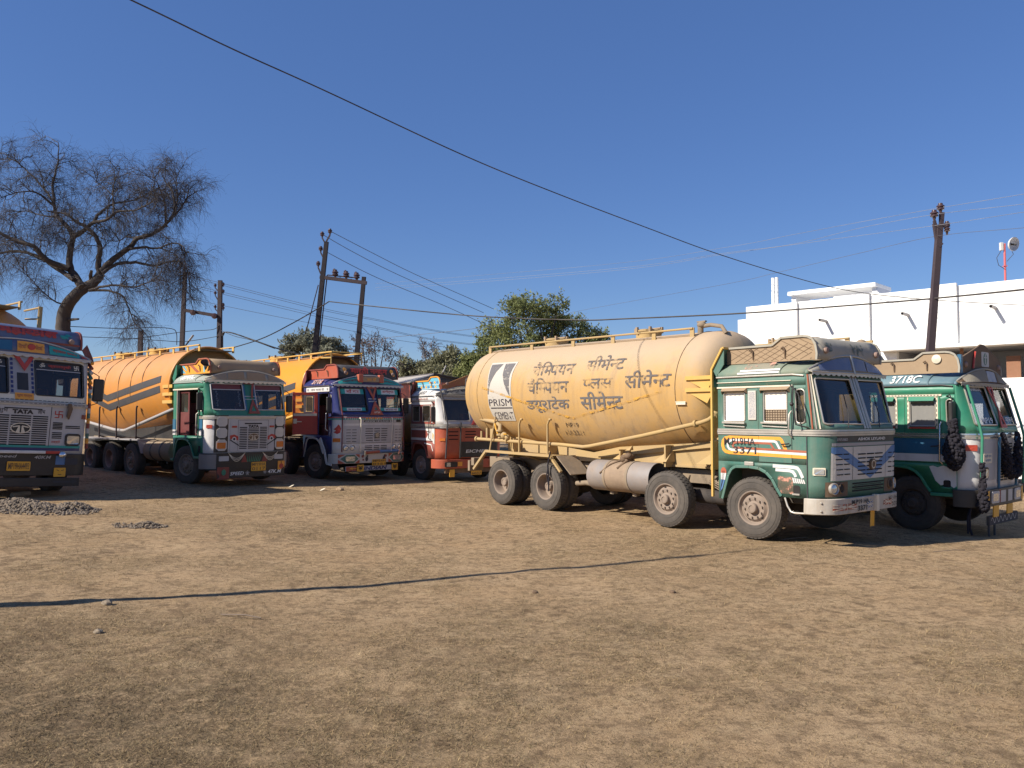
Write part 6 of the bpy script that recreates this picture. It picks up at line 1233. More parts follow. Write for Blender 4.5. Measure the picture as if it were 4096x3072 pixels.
def ground():
    a = lambda lo, hi, st: list(np.arange(lo, hi, st))
    xs = [-420, -250, -150, -90, -60, -40, -30, -24, -20, -17]+a(-15, 15, .12)+[15.5, 17, 20, 24, 30, 40, 60, 90, 150, 250, 420]
    ys = [-40, -15, -5, 0, 2]+a(3, 24, .12)+a(24, 40, .6)+[42, 46, 52, 60, 75, 100, 150, 250, 420, 700]
    X, Y = np.meshgrid(xs, ys, indexing='ij'); Z = gz(X, Y); nx, ny = X.shape
    me = bpy.data.meshes.new('ground'); idx = np.arange(nx*ny).reshape(nx, ny)
    q = np.stack([idx[:-1, :-1], idx[1:, :-1], idx[1:, 1:], idx[:-1, 1:]], -1).reshape(-1, 4)
    me.vertices.add(nx*ny); me.vertices.foreach_set('co', np.stack([X, Y, Z], -1).ravel().astype(np.float32))
    me.loops.add(q.size); me.loops.foreach_set('vertex_index', q.ravel().astype(np.int32)); me.polygons.add(len(q)); me.polygons.foreach_set('loop_start', np.arange(0, q.size, 4, dtype=np.int32)); me.polygons.foreach_set('use_smooth', [True]*len(q))
    me.update(calc_edges=True)
    at_ = me.color_attributes.new('cover', 'FLOAT_COLOR', 'POINT')
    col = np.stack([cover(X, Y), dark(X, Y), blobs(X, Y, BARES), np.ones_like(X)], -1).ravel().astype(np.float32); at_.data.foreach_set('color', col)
    m, nt, b, new, ln = nodes('dry_ground')
    vc = new('ShaderNodeVertexColor'); vc.layer_name = 'cover'; sp = new('ShaderNodeSeparateColor'); ln(vc.outputs[0], sp.inputs[0])
    tc = new('ShaderNodeTexCoord')
    def noise(s, d=8, r=.7):
        n = new('ShaderNodeTexNoise'); n.inputs['Scale'].default_value = s; n.inputs['Detail'].default_value = d; n.inputs['Roughness'].default_value = r; ln(tc.outputs['Object'], n.inputs['Vector']); return n.outputs['Fac']
    def ramp(f, a, b_, lo=0, hi=1):
        r = new('ShaderNodeMapRange'); r.inputs[1].default_value = a; r.inputs[2].default_value = b_; r.inputs[3].default_value = lo; r.inputs[4].default_value = hi; ln(f, r.inputs[0]); return r.outputs[0]
    def mix(f, A, B):
        x = new('ShaderNodeMix'); x.data_type = 'RGBA'; ln(f, x.inputs[0])
        for i, c in ((6, A), (7, B)):
            if isinstance(c, tuple): x.inputs[i].default_value = (*c, 1)
            else: ln(c, x.inputs[i])
        return x.outputs[2]
    def mul(A, B):
        x = new('ShaderNodeMath'); x.operation = 'MULTIPLY'; ln(A, x.inputs[0])
        if isinstance(B, float): x.inputs[1].default_value = B
        else: ln(B, x.inputs[1])
        return x.outputs[0]
    soil = mix(ramp(noise(.6), .35, .65), (.375, .25, .136), (.44, .308, .178))
    fine = noise(38, 10, .8); mid = noise(5, 8, .75); straw = mix(ramp(fine, .44, .58), (.125, .084, .046), (.42, .305, .168))
    c1 = mix(mul(sp.outputs[0], ramp(noise(9, 8, .75), .38, .6)), soil, straw)
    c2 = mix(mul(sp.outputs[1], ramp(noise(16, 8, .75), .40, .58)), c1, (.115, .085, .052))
    c3 = mix(ramp(noise(90, 6, .75), .53, .64, 0, .8), c2, (.105, .07, .042)); c3 = mix(ramp(noise(130, 4, .7), .58, .68, 0, .6), c3, (.52, .40, .24))
    c4 = mix(mul(ramp(noise(2.6, 6, .65), .55, .72), .22), c3, (.20, .17, .115))
    c5 = mix(mul(ramp(mid, .47, .60, 0, .85), ramp(noise(.9, 5, .7), .30, .62, .25, 1)), c4, (.135, .09, .053)); c6 = mix(ramp(noise(3.4, 8, .75), .52, .68, 0, .65), c5, (.44, .32, .185)); c6 = mix(ramp(noise(14, 9, .8), .50, .63, 0, .72), c6, (.11, .074, .043)); ln(c6, b.inputs['Base Color']); b.inputs['Roughness'].default_value = .95; b.inputs['Specular IOR Level'].default_value = .1
    bp = new('ShaderNodeBump'); bp.inputs['Strength'].default_value = .9; bp.inputs['Distance'].default_value = .02; ln(noise(45, 10, .75), bp.inputs['Height']); ln(bp.outputs[0], b.inputs['Normal'])
    me.materials.append(m); o = bpy.data.objects.new('ground', me); COL.objects.link(o); tag(o, kind='structure')
ground()
def grass():
    n = 620000; r = RNG
    # even in image space along depth: dense near the camera, thin far out
    y = 4.2+(24-4.2)*r.random(n)**1.9; x = (r.random(n)*2-1)*(y*.66+.5)
    c = cover(x, y); dk = dark(x, y); keep = r.random(n) < np.clip(.10+.95*np.maximum(c, dk*.9), 0, 1)*np.clip(.35+2.6*(vn(x, y, .13, 77)-.22), .12, 1); x, y, c, dk = x[keep], y[keep], c[keep], dk[keep]; n = len(x)
    z = gz(x, y); L = (.012+.026*r.random(n)**1.8)*(1+y*.05); W = (.0008+.0010*r.random(n))*(1+y*.10); el = np.radians(3+40*r.random(n)**2.0); az = r.random(n)*2*PI
    dx, dy, dz = np.cos(az)*np.cos(el)*L, np.sin(az)*np.cos(el)*L, np.sin(el)*L; px, py = -np.sin(az)*W, np.cos(az)*W
    V = np.empty((n, 3, 3), np.float32); V[:, 0] = np.stack([x+px, y+py, z], -1); V[:, 1] = np.stack([x-px, y-py, z], -1); V[:, 2] = np.stack([x+dx, y+dy, z+dz], -1)
    pal = np.array([(.335, .265, .162), (.27, .205, .12), (.185, .135, .08), (.115, .09, .058), (.23, .20, .128), (.075, .06, .042)])
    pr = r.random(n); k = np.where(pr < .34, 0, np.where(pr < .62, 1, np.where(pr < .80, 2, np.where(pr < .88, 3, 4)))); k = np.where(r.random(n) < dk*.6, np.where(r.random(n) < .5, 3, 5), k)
    mo = np.clip((fbm(x, y, .32, 71, 3)-.5)*3, -1, 1)*.5+np.clip((fbm(x, y, 1.1, 75, 2)-.5)*3, -1, 1)*.35
    C = pal[k]*np.clip(.84+.6*(r.random((n, 1))-.5)+.45*mo[:, None], .4, 1.3)*np.array([1.08, .985, .83]); C = np.repeat(np.concatenate([C, np.ones((n, 1))], 1)[:, None], 3, 1).astype(np.float32)
    me = bpy.data.meshes.new('dry_grass'); me.vertices.add(3*n); me.vertices.foreach_set('co', V.ravel()); me.loops.add(3*n); me.loops.foreach_set('vertex_index', np.arange(3*n, dtype=np.int32)); me.polygons.add(n); me.polygons.foreach_set('loop_start', np.arange(0, 3*n, 3, dtype=np.int32)); me.update(calc_edges=True)
    a = me.color_attributes.new('tint', 'FLOAT_COLOR', 'POINT'); a.data.foreach_set('color', C.ravel())
    m, nt, b, new, ln = nodes('dry_blades'); vc = new('ShaderNodeVertexColor'); vc.layer_name = 'tint'; ln(vc.outputs[0], b.inputs['Base Color']); b.inputs['Roughness'].default_value = .85; b.inputs['Specular IOR Level'].default_value = .15
    me.materials.append(m); o = bpy.data.objects.new('dry_grass', me); COL.objects.link(o); tag(o, 'short trampled straw coloured grass over the open yard', 'grass', kind='stuff')
grass()
# ---------------------------------------------------------------- stones, gravel
ICO_V, ICO_F = [], []
def _ico():
    bm = bmesh.new(); bmesh.ops.create_icosphere(bm, subdivisions=1, radius=1); bm.verts.index_update()
    ICO_V.extend(v.co.copy() for v in bm.verts); ICO_F.extend(tuple(v.index for v in f.verts) for f in bm.faces); bm.free()
_ico()
def stone(mb, c, r, sq=.75):
    m_ = Matrix.Rotation(random.uniform(0, 6.3), 3, 'Z')@Matrix.Rotation(random.uniform(0, 6.3), 3, 'X'); s = Vector((random.uniform(.7, 1.25), random.uniform(.7, 1.1), random.uniform(.5, .9)))
    mb.add([Vector(c)+(m_@Vector((v.x*s.x, v.y*s.y, v.z*s.z)))*r*random.uniform(.82, 1.1) for v in ICO_V], ICO_F)
def pile(label, mounds, n, spread, rs):
    mb = MB(); hz = lambda x, y: max([h*max(0, 1-((x-cx)/rx)**2-((y-cy)/ry)**2) for cx, cy, rx, ry, h in mounds])
    for i in range(n):
        cx, cy, rx, ry, h = random.choice(mounds); a = random.uniform(0, 2*PI); q = math.sqrt(random.random())*spread
        x, y = cx+rx*q*math.cos(a), cy+ry*q*math.sin(a); stone(mb, (x, y, float(gz(x, y))+hz(x, y)+.01), random.uniform(*rs))
    for cx, cy, rx, ry, h in mounds:
        mb.grid(lambda q, t: (cx+rx*q*math.cos(t), cy+ry*q*math.sin(t), float(gz(cx, cy))+h*(1-q*q)-.03), lines(0.01, 1, 6), lines(0, 2*PI, 20))
    o = mb.build('gravel_pile', 'stone', None); tag(o, label, 'gravel', kind='stuff'); return o
pile('long low heap of grey crushed stone in front of the leftmost truck', [(-9.75, 15.9, .6, .42, .18), (-9.25, 15.75, .45, .36, .13), (-8.7, 15.9, .42, .38, .14), (-10.6, 15.6, .9, .42, .10), (-9.4, 15.6, 1.1, .45, .0)], 2100, 1.25, (.008, .046))
pile('small scatter of grey crushed stone on the open ground', [(-6.45, 14.2, .25, .2, .07), (-6.6, 14.25, .35, .22, .0)], 330, 1.4, (.007, .034))
def gpt(px, py):
    z = 0.
    for _ in range(4):
        r = cray(px, py); t = (z-H_CAM)/r.z; p = Vector((0, 0, H_CAM))+r*t; z = float(gz(p.x, p.y))
    return p
def rock(px, py, r, label, mat='rock_tan'):
    p = gpt(px, py); bm = bmesh.new(); bmesh.ops.create_icosphere(bm, subdivisions=3, radius=r)
    for v in bm.verts:
        q = v.co.normalized(); v.co *= 1+.12*math.sin(q.x*4+px)*math.cos(q.y*5+py)+.07*math.sin(q.z*9+q.x*7); v.co.z *= .8; v.co.x *= 1.2
    me = bpy.data.meshes.new('rock'); bm.to_mesh(me); bm.free(); me.materials.append(M[mat]); o = bpy.data.objects.new('rock', me); COL.objects.link(o); o.location = p+Vector((0, 0, r*.3)); tag(o, label, 'rock', 'loose rocks on the ground')
rock(428, 2418, .045, 'tan rock lying on the long shadow line at the left'); rock(392, 2532, .034, 'tan rock in the grass nearest the camera at the left'); rock(1360, 1962, .09, 'small reddish stone lying on the ground before the blue truck', 'brown_box'); rock(2140, 2372, .03, 'dark clod of earth in the middle of the yard', 'brown_dark'); rock(2690, 2372, .03, 'dark clod of earth right of the middle of the yard', 'brown_dark')
p = gpt(40, 1992); lg = MB(); lg.tube([(p.x-.02, p.y+.1, p.z+.05), (p.x+.12, p.y+.5, p.z+.06)], .06, 12); tag(lg.build('log', 'rock_tan', None, smooth=40), 'short pale log lying behind the gravel heap', 'log')
for i, (px, py, l) in enumerate(((1290, 1962, 'white scrap of paper on the ground near the green truck with the open door'), (1165, 1948, 'pale scrap of paper at the edge of the shade'))):
    p = gpt(px, py); mb = MB(); mb.grid(lambda u, v: (p.x+u, p.y+v, p.z+.03+.03*math.sin(u*18+v*9)), lines(-.07, .07, 4), lines(-.06, .06, 4)); tag(mb.build('paper_scrap', 'cream', None, solid=.004), l, 'litter', 'paper scraps')
for px, py, a, l, lab in ((3180, 2160, .3, .5, 'broken stick lying by the front of the yellow tanker'), (3800, 2210, .2, .6, 'crooked stick lying before the truck with black tassels'), (960, 2475, -.4, .5, 'thin straw stalk lying in the yard')):
    p = gpt(px, py); mb = MB(); mb.tube([(p.x-l/2*math.cos(a), p.y-l/2*math.sin(a), p.z+.02), (p.x+.05, p.y, p.z+.04), (p.x+l/2*math.cos(a), p.y+l/2*math.sin(a)+.05, p.z+.02)], .007, 6); tag(mb.build('stick', 'wood_old', None), lab, 'stick', 'sticks on the ground')
# ---------------------------------------------------------------- tassels hanging on the right-hand truck
def tassel(label, pts, n, rb):
    mb = MB(); pts = [(Vector(p), r) for p, r in pts]
    for i in range(n):
        t = (i+random.random())/n*(len(pts)-1); k = min(int(t), len(pts)-2); f = t-k; c = pts[k][0].lerp(pts[k+1][0], f); r = pts[k][1]*(1-f)+pts[k+1][1]*f; a = random.uniform(0, 2*PI)
        mb.ball(c+Vector((math.cos(a)*r, math.sin(a)*r, random.uniform(-.02, .02))), rb*random.uniform(.75, 1.2), 7, 5)
    mb.tube([p for p, r in pts], [max(.012, r*.9) for p, r in pts], 8); o = mb.build('tassel', 'tassel_black', None, smooth=60)
    o.location = T2.location; o.rotation_euler = T2.rotation_euler; o.scale = T2.scale; tag(o, label, 'tassel', 'black tassels on the truck')
tassel('big black pom pom tassel hanging from the side mirror of the bright green truck', [((1.05, -1.36, 2.12), .05), ((1.05, -1.36, 1.86), .06), ((1.05, -1.36, 1.62), .16), ((1.05, -1.36, 1.42), .165), ((1.06, -1.36, 1.27), .08), ((1.06, -1.36, 1.23), .02)], 420, .032)
tassel('thin black string of pom poms on the green rail', [((1.43, -1.10, 1.34), .03), ((1.43, -1.10, 1.0), .035), ((1.43, -1.10, .80), .06), ((1.43, -1.10, .56), .09), ((1.43, -1.10, .46), .03)], 150, .03)
tassel('left strand of the black garland on the nose', [((1.50, -.28, 1.86), .02), ((1.52, -.22, 1.65), .05), ((1.52, -.14, 1.35), .08), ((1.52, -.02, 1.10), .09), ((1.52, .05, 1.03), .03)], 240, .03)
tassel('right strand of the black garland on the nose', [((1.50, .50, 1.86), .02), ((1.52, .47, 1.65), .05), ((1.52, .42, 1.35), .08), ((1.52, .32, 1.10), .09), ((1.52, .24, 1.03), .03)], 240, .03)
# ---------------------------------------------------------------- white building
def building():
    B = empty('white_building', (15.51, 28, 0), math.atan2(.691, -.723), 1, label='long white flat roofed building with drain spouts behind the trucks on the right', cat='building')
    zt = 6.67
    w = MB(); w.prism([(-9, 4.60), (8.25, 4.60), (8.25, 6.16), (7.87, 6.16), (7.87, zt), (-9, zt)], 'y', 0, -.25); w.box(-9, 8.25, -.25, 0, 0, 3.38); w.box(8.0, 8.25, -9, -.25, 0, 6.1); w.box(-9, 8.0, -9, -.25, 6.0, 6.2); w.box(1.9, 8.0, -.25, -.02, 3.38, 4.52); w.build('wall', 'wall_white', B, bevel=.02)
    s_ = MB(); s_.box(-9, 2.4, -.24, .55, 4.47, 4.60); s_.build('slab', 'slab_stained', B, bevel=.01)
    for x, k in ((5.72, 0), (2.92, .06), (-.04, .10), (-3.0, 0)):
        p = MB(); p.box(x-.11, x+.07, 0, .14, 4.605, zt-.02+k); p.build('pilaster', 'wall_white', B, bevel=.008)
    for x0, x1, h in ((2.5, 4.2, .06), (-.05, .45, .10)): p = MB(); p.box(x0, x1, -.24, -.005, zt+.002, zt+h); p.build('parapet_step', 'wall_white', B, bevel=.008)
    for px, py in ((3305, 1285), (3632, 1260), (3982, 1232)):
        r = cray(px, py); n = Vector((-.691, -.723, 0)); P0 = Vector((15.51, 28, 0)); q = Vector((0, 0, H_CAM)); t_ = (P0-q).dot(n)/r.dot(n); hit = q+r*t_; s = (hit-P0).dot(Vector((-.723, .691, 0)))
        d = MB(); d.lathe([(.058, -.05), (.058, .62), (.045, .62), (.045, .3), (0, .3)], (s, 0, 0), 14, 'y'); d.v = [(x, y, z+hit.z) for x, y, z in d.v]; d.cur = 0; d.build('drain_pipe', 'pipe_grey', B, smooth=40)
    rc = MB(); rc.box(3.1, 6.7, -3.2, -1.4, 7.18, 7.34); ro = rc.build('roof_canopy', 'wall_white', B, bevel=.02)
    for x in (3.2, 6.5): q = MB(); q.box(x-.1, x+.1, -3.0, -1.6, 6.2, 7.18); q.build('canopy_wall', 'wall_trim', ro)
    q = MB(); q.tube([(6.3, -1.2, 6.2), (6.3, -1.2, 6.95), (6.42, -1.2, 6.95)], .03, 6); q.build('roof_pipe', 'wall_white', B)
    for x in (7.25, 7.42): q = MB(); q.tube([(x, -1.6, 6.2), (x, -1.6, 8.05)], .07, 12); q.build('vent_pipe', 'wall_white', B, smooth=40)
    r_ = MB(); r_.box(-9, 1.9, -2.6, -2.4, 0, 4.46); r_.box(-9, 2.2, -2.6, -.26, 4.465, 4.59); r_.box(-9, 1.9, -2.4, -.26, 3.28, 3.36); r_.box(1.88, 1.99, -2.4, -.26, 3.38, 4.46); r_.build('verandah', 'grey_plaster', B)
    for x in (-3.9, -2.25, -.2): q = MB(); q.box(x-.05, x+.05, -.2, -.1, 3.385, 4.465); q.build('verandah_post', 'wood_red', B)
    q = MB(); q.box(-1.98, -1.56, -.16, -.12, 3.39, 4.12); q.build('verandah_shutter', 'wood_red', B)
    g = MB()
    for i in range(12): z = 3.42+i*.085; g.box(-3.85, -2.3, -.155, -.14, z, z+.014)
    for i in range(15): x = -3.8+i*.10; g.box(x, x+.014, -.17, -.155, 3.40, 4.45)
    g.build('grille', 'wood_red', B)
    return B
paint('wood_red', (.24, .10, .05), .7, .2, var=.15)
building()
dm = empty('dish_mast', tuple(at(4022, 1140, 27.4)), 0, 1, label='red and white mast with a small dish on the roof', cat='antenna')
def dish():
    z0 = 0; s = 27.4/F_PX
    m_ = MB(); cs = ['mast_red', 'mast_red']; m_.tube([(0, 0, -.5), (0, 0, 150*s), (.01, 0, 168*s)], .035, 10); m_.box(-.06, .06, -.05, .05, 75*s, 78*s); m_.build('mast', 'mast_red', dm, smooth=40)
    d = MB(); d.lathe([(.0, -.02), (.12, 0), (.20, .04), (.235, .09), (.24, .13), (.225, .13), (.19, .06), (.1, .02), (0, .0)], (0, 0, 0), 24, 'y'); o = d.build('dish', 'white_paint', dm, smooth=40); o.location = (.18, -.06, 164*s); o.rotation_euler = (R(-10), 0, R(200))
    f = MB(); f.tube([(0, .02, 0), (0, .2, -.02)], .03, 8); f.build('feed', 'black_paint', o)
    b = MB(); b.box(-.16, -.06, -.05, .05, 140*s, 172*s); b.build('radio_box', 'white_paint', dm, bevel=.01)
    c = MB(); c.tube([(-.12, 0, 140*s), (-.28, 0, 110*s), (-.22, 0, 80*s), (0, -.03, 62*s)], .01, 5); c.tube([(.2, 0, 150*s), (.3, 0, 125*s), (.05, -.03, 95*s)], .01, 5); c.build('feed_cable', 'cable_black', dm, smooth=50)
dish()
# ---------------------------------------------------------------- shed
def shed():
    A, Bp, C = at(1640, 1525, 41), at(1726, 1497, 43.5), at(1845, 1519, 46); d = (at(1500, 1497, 52)-at(1726, 1497, 43.5)); d.z = 0
    S = empty('metal_shed', (A.x, A.y, 0), 0, 1, label='grey roofed shed with a red side wall beyond the blue truck', cat='shed'); o = Vector((A.x, A.y, 0)); A, Bp, C = A-o, Bp-o, C-o
    ov = -d.normalized()*.3
    r_ = MB(); k = (A-Bp)*.08; r_.add([A+k+ov, Bp+ov, Bp+d, A+k+d], [(0, 1, 2, 3)]); r_.build('roof', 'shed_roof', S, solid=.06); r_ = MB(); k = (C-Bp)*.08; r_.add([C+k+ov, Bp+ov, Bp+d, C+k+d], [(0, 1, 2, 3)]); r_.build('roof', 'shed_shaded', S, solid=.06)  # lit slope and shaded slope painted in separate colours
    g = lambda p: Vector((p.x, p.y, 0))
    w = MB(); w.add([g(A), A, Bp, C, g(C)], [(0, 1, 2, 3, 4)]); w.build('gable_wall', 'shed_shaded', S, solid=.1)
    w = MB(); w.add([g(A), A, A+d, g(A+d)], [(0, 1, 2, 3)]); w.build('side_wall', 'red_orange', S, solid=.1)
    q = A.lerp(C, .45); q.z = A.z+.35; f = Vector((.12, -.16, 0)); w = MB(); w.add([g(A)+f, A+f, q+f, g(q)+f], [(0, 1, 2, 3)]); w.build('pale_panel', 'shed_panel', S, solid=.06)
paint('shed_panel', (.36, .32, .27), .8, .3, var=.1)
shed()
# ---------------------------------------------------------------- poles and wires
def pole(name, label, top, bot, D, w, mat, parts=(), group='utility poles', square=True):
    t, b = at(*top, D), at(*bot, D); d = (t-b).normalized(); g = b+d*((float(terr(b.x))-.3-b.z)/d.z); e = empty(name, tuple(g), 0, 1, label=label, cat='pole', group=group)
    m_ = MB(); L = t-g
    if square:
        v = Vector((0, 1, 0)); a = d.cross(v).normalized()
        vs_ = [p+a*i*ww+v*j*ww*.8 for p, ww in ((Vector((0, 0, 0)), w*.62), (L, w*.42)) for i, j in ((-1, -1), (1, -1), (1, 1), (-1, 1))]
        m_.add(vs_, [(0, 1, 2, 3), (4, 7, 6, 5)]+[(i, (i+1) % 4, 4+(i+1) % 4, 4+i) for i in range(4)])
    else: m_.tube([(0, 0, 0), L*.55, L*.56, L], [w*.6, w*.6, w*.42, w*.40], 12)
    m_.build('shaft', mat, e, bevel=.01 if square else 0, smooth=None if square else 40); e['_D'] = D; return e, g
def insul(e, g, px, py, D, s=1., arm=None, n='insulator'):
    c = at(px, py, D)-g; q = MB(); q.lathe([(0, .16*s), (.05*s, .15*s), (.055*s, .11*s), (.09*s, .09*s), (.09*s, .06*s), (.05*s, .05*s), (.085*s, .03*s), (.085*s, .0), (.04*s, -.02*s), (.02*s, -.12*s), (0, -.12*s)], tuple(c), 12, 'z'); o = q.build(n, 'insulator', e, smooth=40)
    if arm: a = MB(); a.bar(at(*arm, D)-g, c+Vector((0, 0, -.1*s)), .07*s, .05*s); a.build('insulator_arm', 'pole_rust_shaded', e)
def beam(e, g, a, b, D, w=.14, D2=None, name='cross_beam'): q = MB(); q.bar(at(*a, D)-g, at(*b, D2 or D)-g, w, w); return q.build(name, 'pole_rust_shaded', e)
# right-hand pole
e, g = pole('utility_pole', 'dark concrete utility pole standing before the white building', (3758, 905), (3722, 1390), 24, .21, 'pole_rust_shaded')
insul(e, g, 3762, 838, 24, 1.25, (3762, 900)); insul(e, g, 3737, 866, 24, 1.3, (3752, 970)); beam(e, g, (3752, 985), (3738, 895), 24, .10, name='cross_arm'); beam(e, g, (3754, 905), (3795, 900), 24, .12, name='cross_arm'); insul(e, g, 3788, 905, 24, 1.0); insul(e, g, 3788, 925, 24, 1.0); beam(e, g, (3766, 900), (3770, 850), 24, .09, name='pole_cap'); beam(e, g, (3762, 985), (3750, 975), 24, .16, name='clamp')
# middle pair
e, g = pole('utility_pole', 'taller leaning pole of the H frame behind the blue truck', (1306, 968), (1260, 1400), 38, .235, 'pole_shaded')
insul(e, g, 1320, 930, 38, 1.2, (1300, 975)); insul(e, g, 1289, 942, 38, 1.2, (1300, 972)); insul(e, g, 1283, 1000, 38, 1.2, (1295, 1035)); insul(e, g, 1273, 1060, 38, 1.2, (1284, 1098)); beam(e, g, (1280, 1108), (1467, 1132), 38, .16)
for i, px in enumerate((1341, 1385, 1427)): insul(e, g, px, 1100+i*6, 38, 1.7); insul(e, g, px-4, 1086+i*6, 38, .9); beam(e, g, (px-18, 1118+i*6), (px+22, 1112+i*6), 38, .06, name='switch_arm')
beam(e, g, (1310, 1100), (1430, 1112), 38, .05, name='switch_rod'); beam(e, g, (1273, 1140), (1222, 1335), 38, .035, 39, 'stay_wire'); beam(e, g, (1309, 1100), (1275, 1400), 38, .045, name='earth_pipe')
e, g = pole('utility_pole', 'shorter leaning pole of the H frame behind the blue truck', (1456, 1108), (1426, 1440), 38, .225, 'pole_shaded')
# left pair
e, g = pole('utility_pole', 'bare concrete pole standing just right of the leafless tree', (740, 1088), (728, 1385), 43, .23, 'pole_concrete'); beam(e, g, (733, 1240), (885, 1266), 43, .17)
for px, py in ((772, 1250), (858, 1264)): q = MB(); c = at(px, py, 42.85)-g; q.lathe([(0, -.12), (.14, -.1), (.16, 0), (.14, .1), (0, .12)], tuple(c), 14, 'y'); q.build('ring_insulator', 'insulator', e, smooth=40)
e, g = pole('utility_pole', 'concrete pole with a column of insulators above the orange tank', (881, 1122), (877, 1390), 43, .25, 'pole_concrete')
for i, py in enumerate((1140, 1168, 1222, 1235)): insul(e, g, 893, py, 43, .9)
for py, ay in ((1145, 1165), (1175, 1205), (1230, 1250)): insul(e, g, 861, py, 43, .9, (874, ay))
q = MB(); q.tube([at(888, 1390, 43)-g, at(888, 1345, 43)-g, at(895, 1330, 43)-g], .07, 8); q.build('cable_riser', 'cable_black', e, smooth=40)
pole('utility_pole', 'short dark stub pole under the leafless tree', (563, 1322), (561, 1400), 44, .26, 'pole_concrete')
# pole outside the frame on the left that throws the long shadow
e = empty('utility_pole', (-7.1, 7.55, float(terr(-7.1))), 0, 1, label='tubular steel pole outside the frame that throws the long shadow', cat='pole', group='utility poles'); q = MB(); q.tube([(0, 0, -.2), (0, 0, 2.0), (0, 0, 2.02), (0, 0, 8.15), (0, 0, 8.17), (0, 0, 9.2)], [.105, .105, .068, .06, .026, .022], 14); q.build('shaft', 'pole_rust_shaded', e, smooth=40)
def wire(label, pts, r=.010, mat='wire_thin', name='overhead_wire', cat='wire', group='overhead wires', world=()):
    P_ = [at(*p) for p in pts]; P_ = [Vector(w) for w in world]+P_; out = []
    for i in range(len(P_)-1):
        p0, p1, p2, p3 = P_[max(i-1, 0)], P_[i], P_[i+1], P_[min(i+2, len(P_)-1)]
        for k in range(8):
            t = k/8; out.append(.5*((2*p1)+(p2-p0)*t+(2*p0-5*p1+4*p2-p3)*t*t+(3*p1-p0-3*p2+p3)*t**3))
    out.append(P_[-1]); q = MB(); q.tube(out, r, 6); tag(q.build(name, mat, None, smooth=60), label, cat, group)
CB = dict(name='overhead_cable', mat='cable_black', cat='cable')
wire('long black cable sweeping from the top left down to the right hand pole', [(524, 0, 10.5), (926, 194, 11.8), (1296, 361, 13), (1852, 620, 15), (2222, 772, 16.8), (2593, 913, 18.7), (2852, 1009, 20.3), (3130, 1096, 22), (3387, 1161, 23.3), (3684, 1196, 24), (4096, 1221, 25.2), (4400, 1232, 26)], .0105, world=[(-7.1, 7.55, 7.72)], **CB)
wire('thick black cable from the H frame past the green tree to the right hand pole', [(1316, 1206, 37), (1500, 1226, 36), (1900, 1264, 33), (2300, 1280, 30), (2500, 1275, 29), (2900, 1257, 27), (3170, 1239, 26), (3495, 1214, 24.8), (3743, 1193, 23.9), (4096, 1158, 20), (4500, 1110, 17)], .026, **CB)
wire('black cable drooping left from the H frame to the orange tank', [(1316, 1206, 37), (1267, 1237, 37.6), (1170, 1293, 39), (1048, 1354, 41), (917, 1395, 43)], .026, **CB)
wire('pair of black cables sloping right from the pole above the orange tank', [(890, 1345, 42.8), (893, 1331, 42.8), (925, 1331, 42.5), (1007, 1358, 42), (1088, 1387, 41.4), (1149, 1405, 41), (1230, 1425, 40.5)], .034, **CB)
wire('thin cable sloping right from the pole above the orange tank', [(885, 1322, 42.8), (940, 1345, 42.4), (1010, 1362, 42), (1100, 1395, 41.5)], .014, **CB)
for lab, pts in (('upper wire of the top pair crossing behind the H frame', [(600, 1062, 50), (820, 1116, 50), (1267, 1228, 52), (1500, 1276, 54), (1771, 1326, 56), (1960, 1352, 58)]), ('lower wire of the top pair crossing behind the H frame', [(600, 1075, 50), (820, 1124, 50), (1267, 1236, 52), (1500, 1281, 54), (1771, 1330, 56), (1960, 1356, 58)]), ('middle wire crossing behind the H frame', [(600, 1100, 50), (820, 1152, 50), (1267, 1257, 52), (1500, 1306, 54), (1717, 1353, 56), (1960, 1384, 58)]),
    ('lower of the middle wires crossing behind the H frame', [(600, 1112, 50), (820, 1160, 50), (1267, 1266, 52), (1500, 1312, 54), (1717, 1357, 56), (1960, 1388, 58)]), ('lowest wire crossing behind the H frame', [(600, 1165, 50), (791, 1202, 50), (1100, 1265, 51), (1418, 1326, 53), (1541, 1353, 54), (1884, 1403, 57)])):
    wire(lab, pts, .0125)
for lab, pts in (('topmost wire from the tall H frame pole down to the green tree', [(1322, 925, 38), (1500, 1017, 40), (1667, 1100, 42), (1975, 1236, 46)]), ('second wire from the tall H frame pole down to the green tree', [(1290, 938, 38), (1420, 1012, 39.5), (1595, 1100, 42), (1934, 1251, 46)]), ('third wire from the tall H frame pole down to the green tree', [(1284, 996, 38), (1500, 1107, 40), (1771, 1220, 43.5), (1930, 1293, 46)])):
    wire(lab, pts, .014)
for lab, pts, mt in (('top pale wire running left from the right hand pole', [(1500, 1135, 60), (2400, 1060, 42), (2900, 990, 34), (3170, 939, 30), (3441, 888, 27), (3762, 831, 24), (4096, 776, 21), (4400, 722, 19)], 'wire_alu'), ('middle pale wire running left from the right hand pole', [(1500, 1150, 60), (2400, 1080, 42), (2900, 1012, 34), (3170, 977, 30), (3441, 912, 27), (3737, 858, 24), (4096, 816, 21), (4400, 775, 19)], 'wire_alu'), ('lower pale wire running left from the right hand pole', [(1500, 1160, 60), (2400, 1088, 42), (2900, 1017, 34), (3360, 953, 28), (3733, 903, 24), (4096, 848, 21), (4400, 800, 19)], 'wire_alu'), ('dark wire running left from below the insulators of the right hand pole', [(2200, 1270, 46), (2350, 1237, 43), (2900, 1137, 34), (3105, 1091, 31), (3441, 1012, 27), (3743, 945, 24), (4096, 911, 21), (4400, 880, 19)], 'wire_thin')):
    wire(lab, pts, .0062, mt)
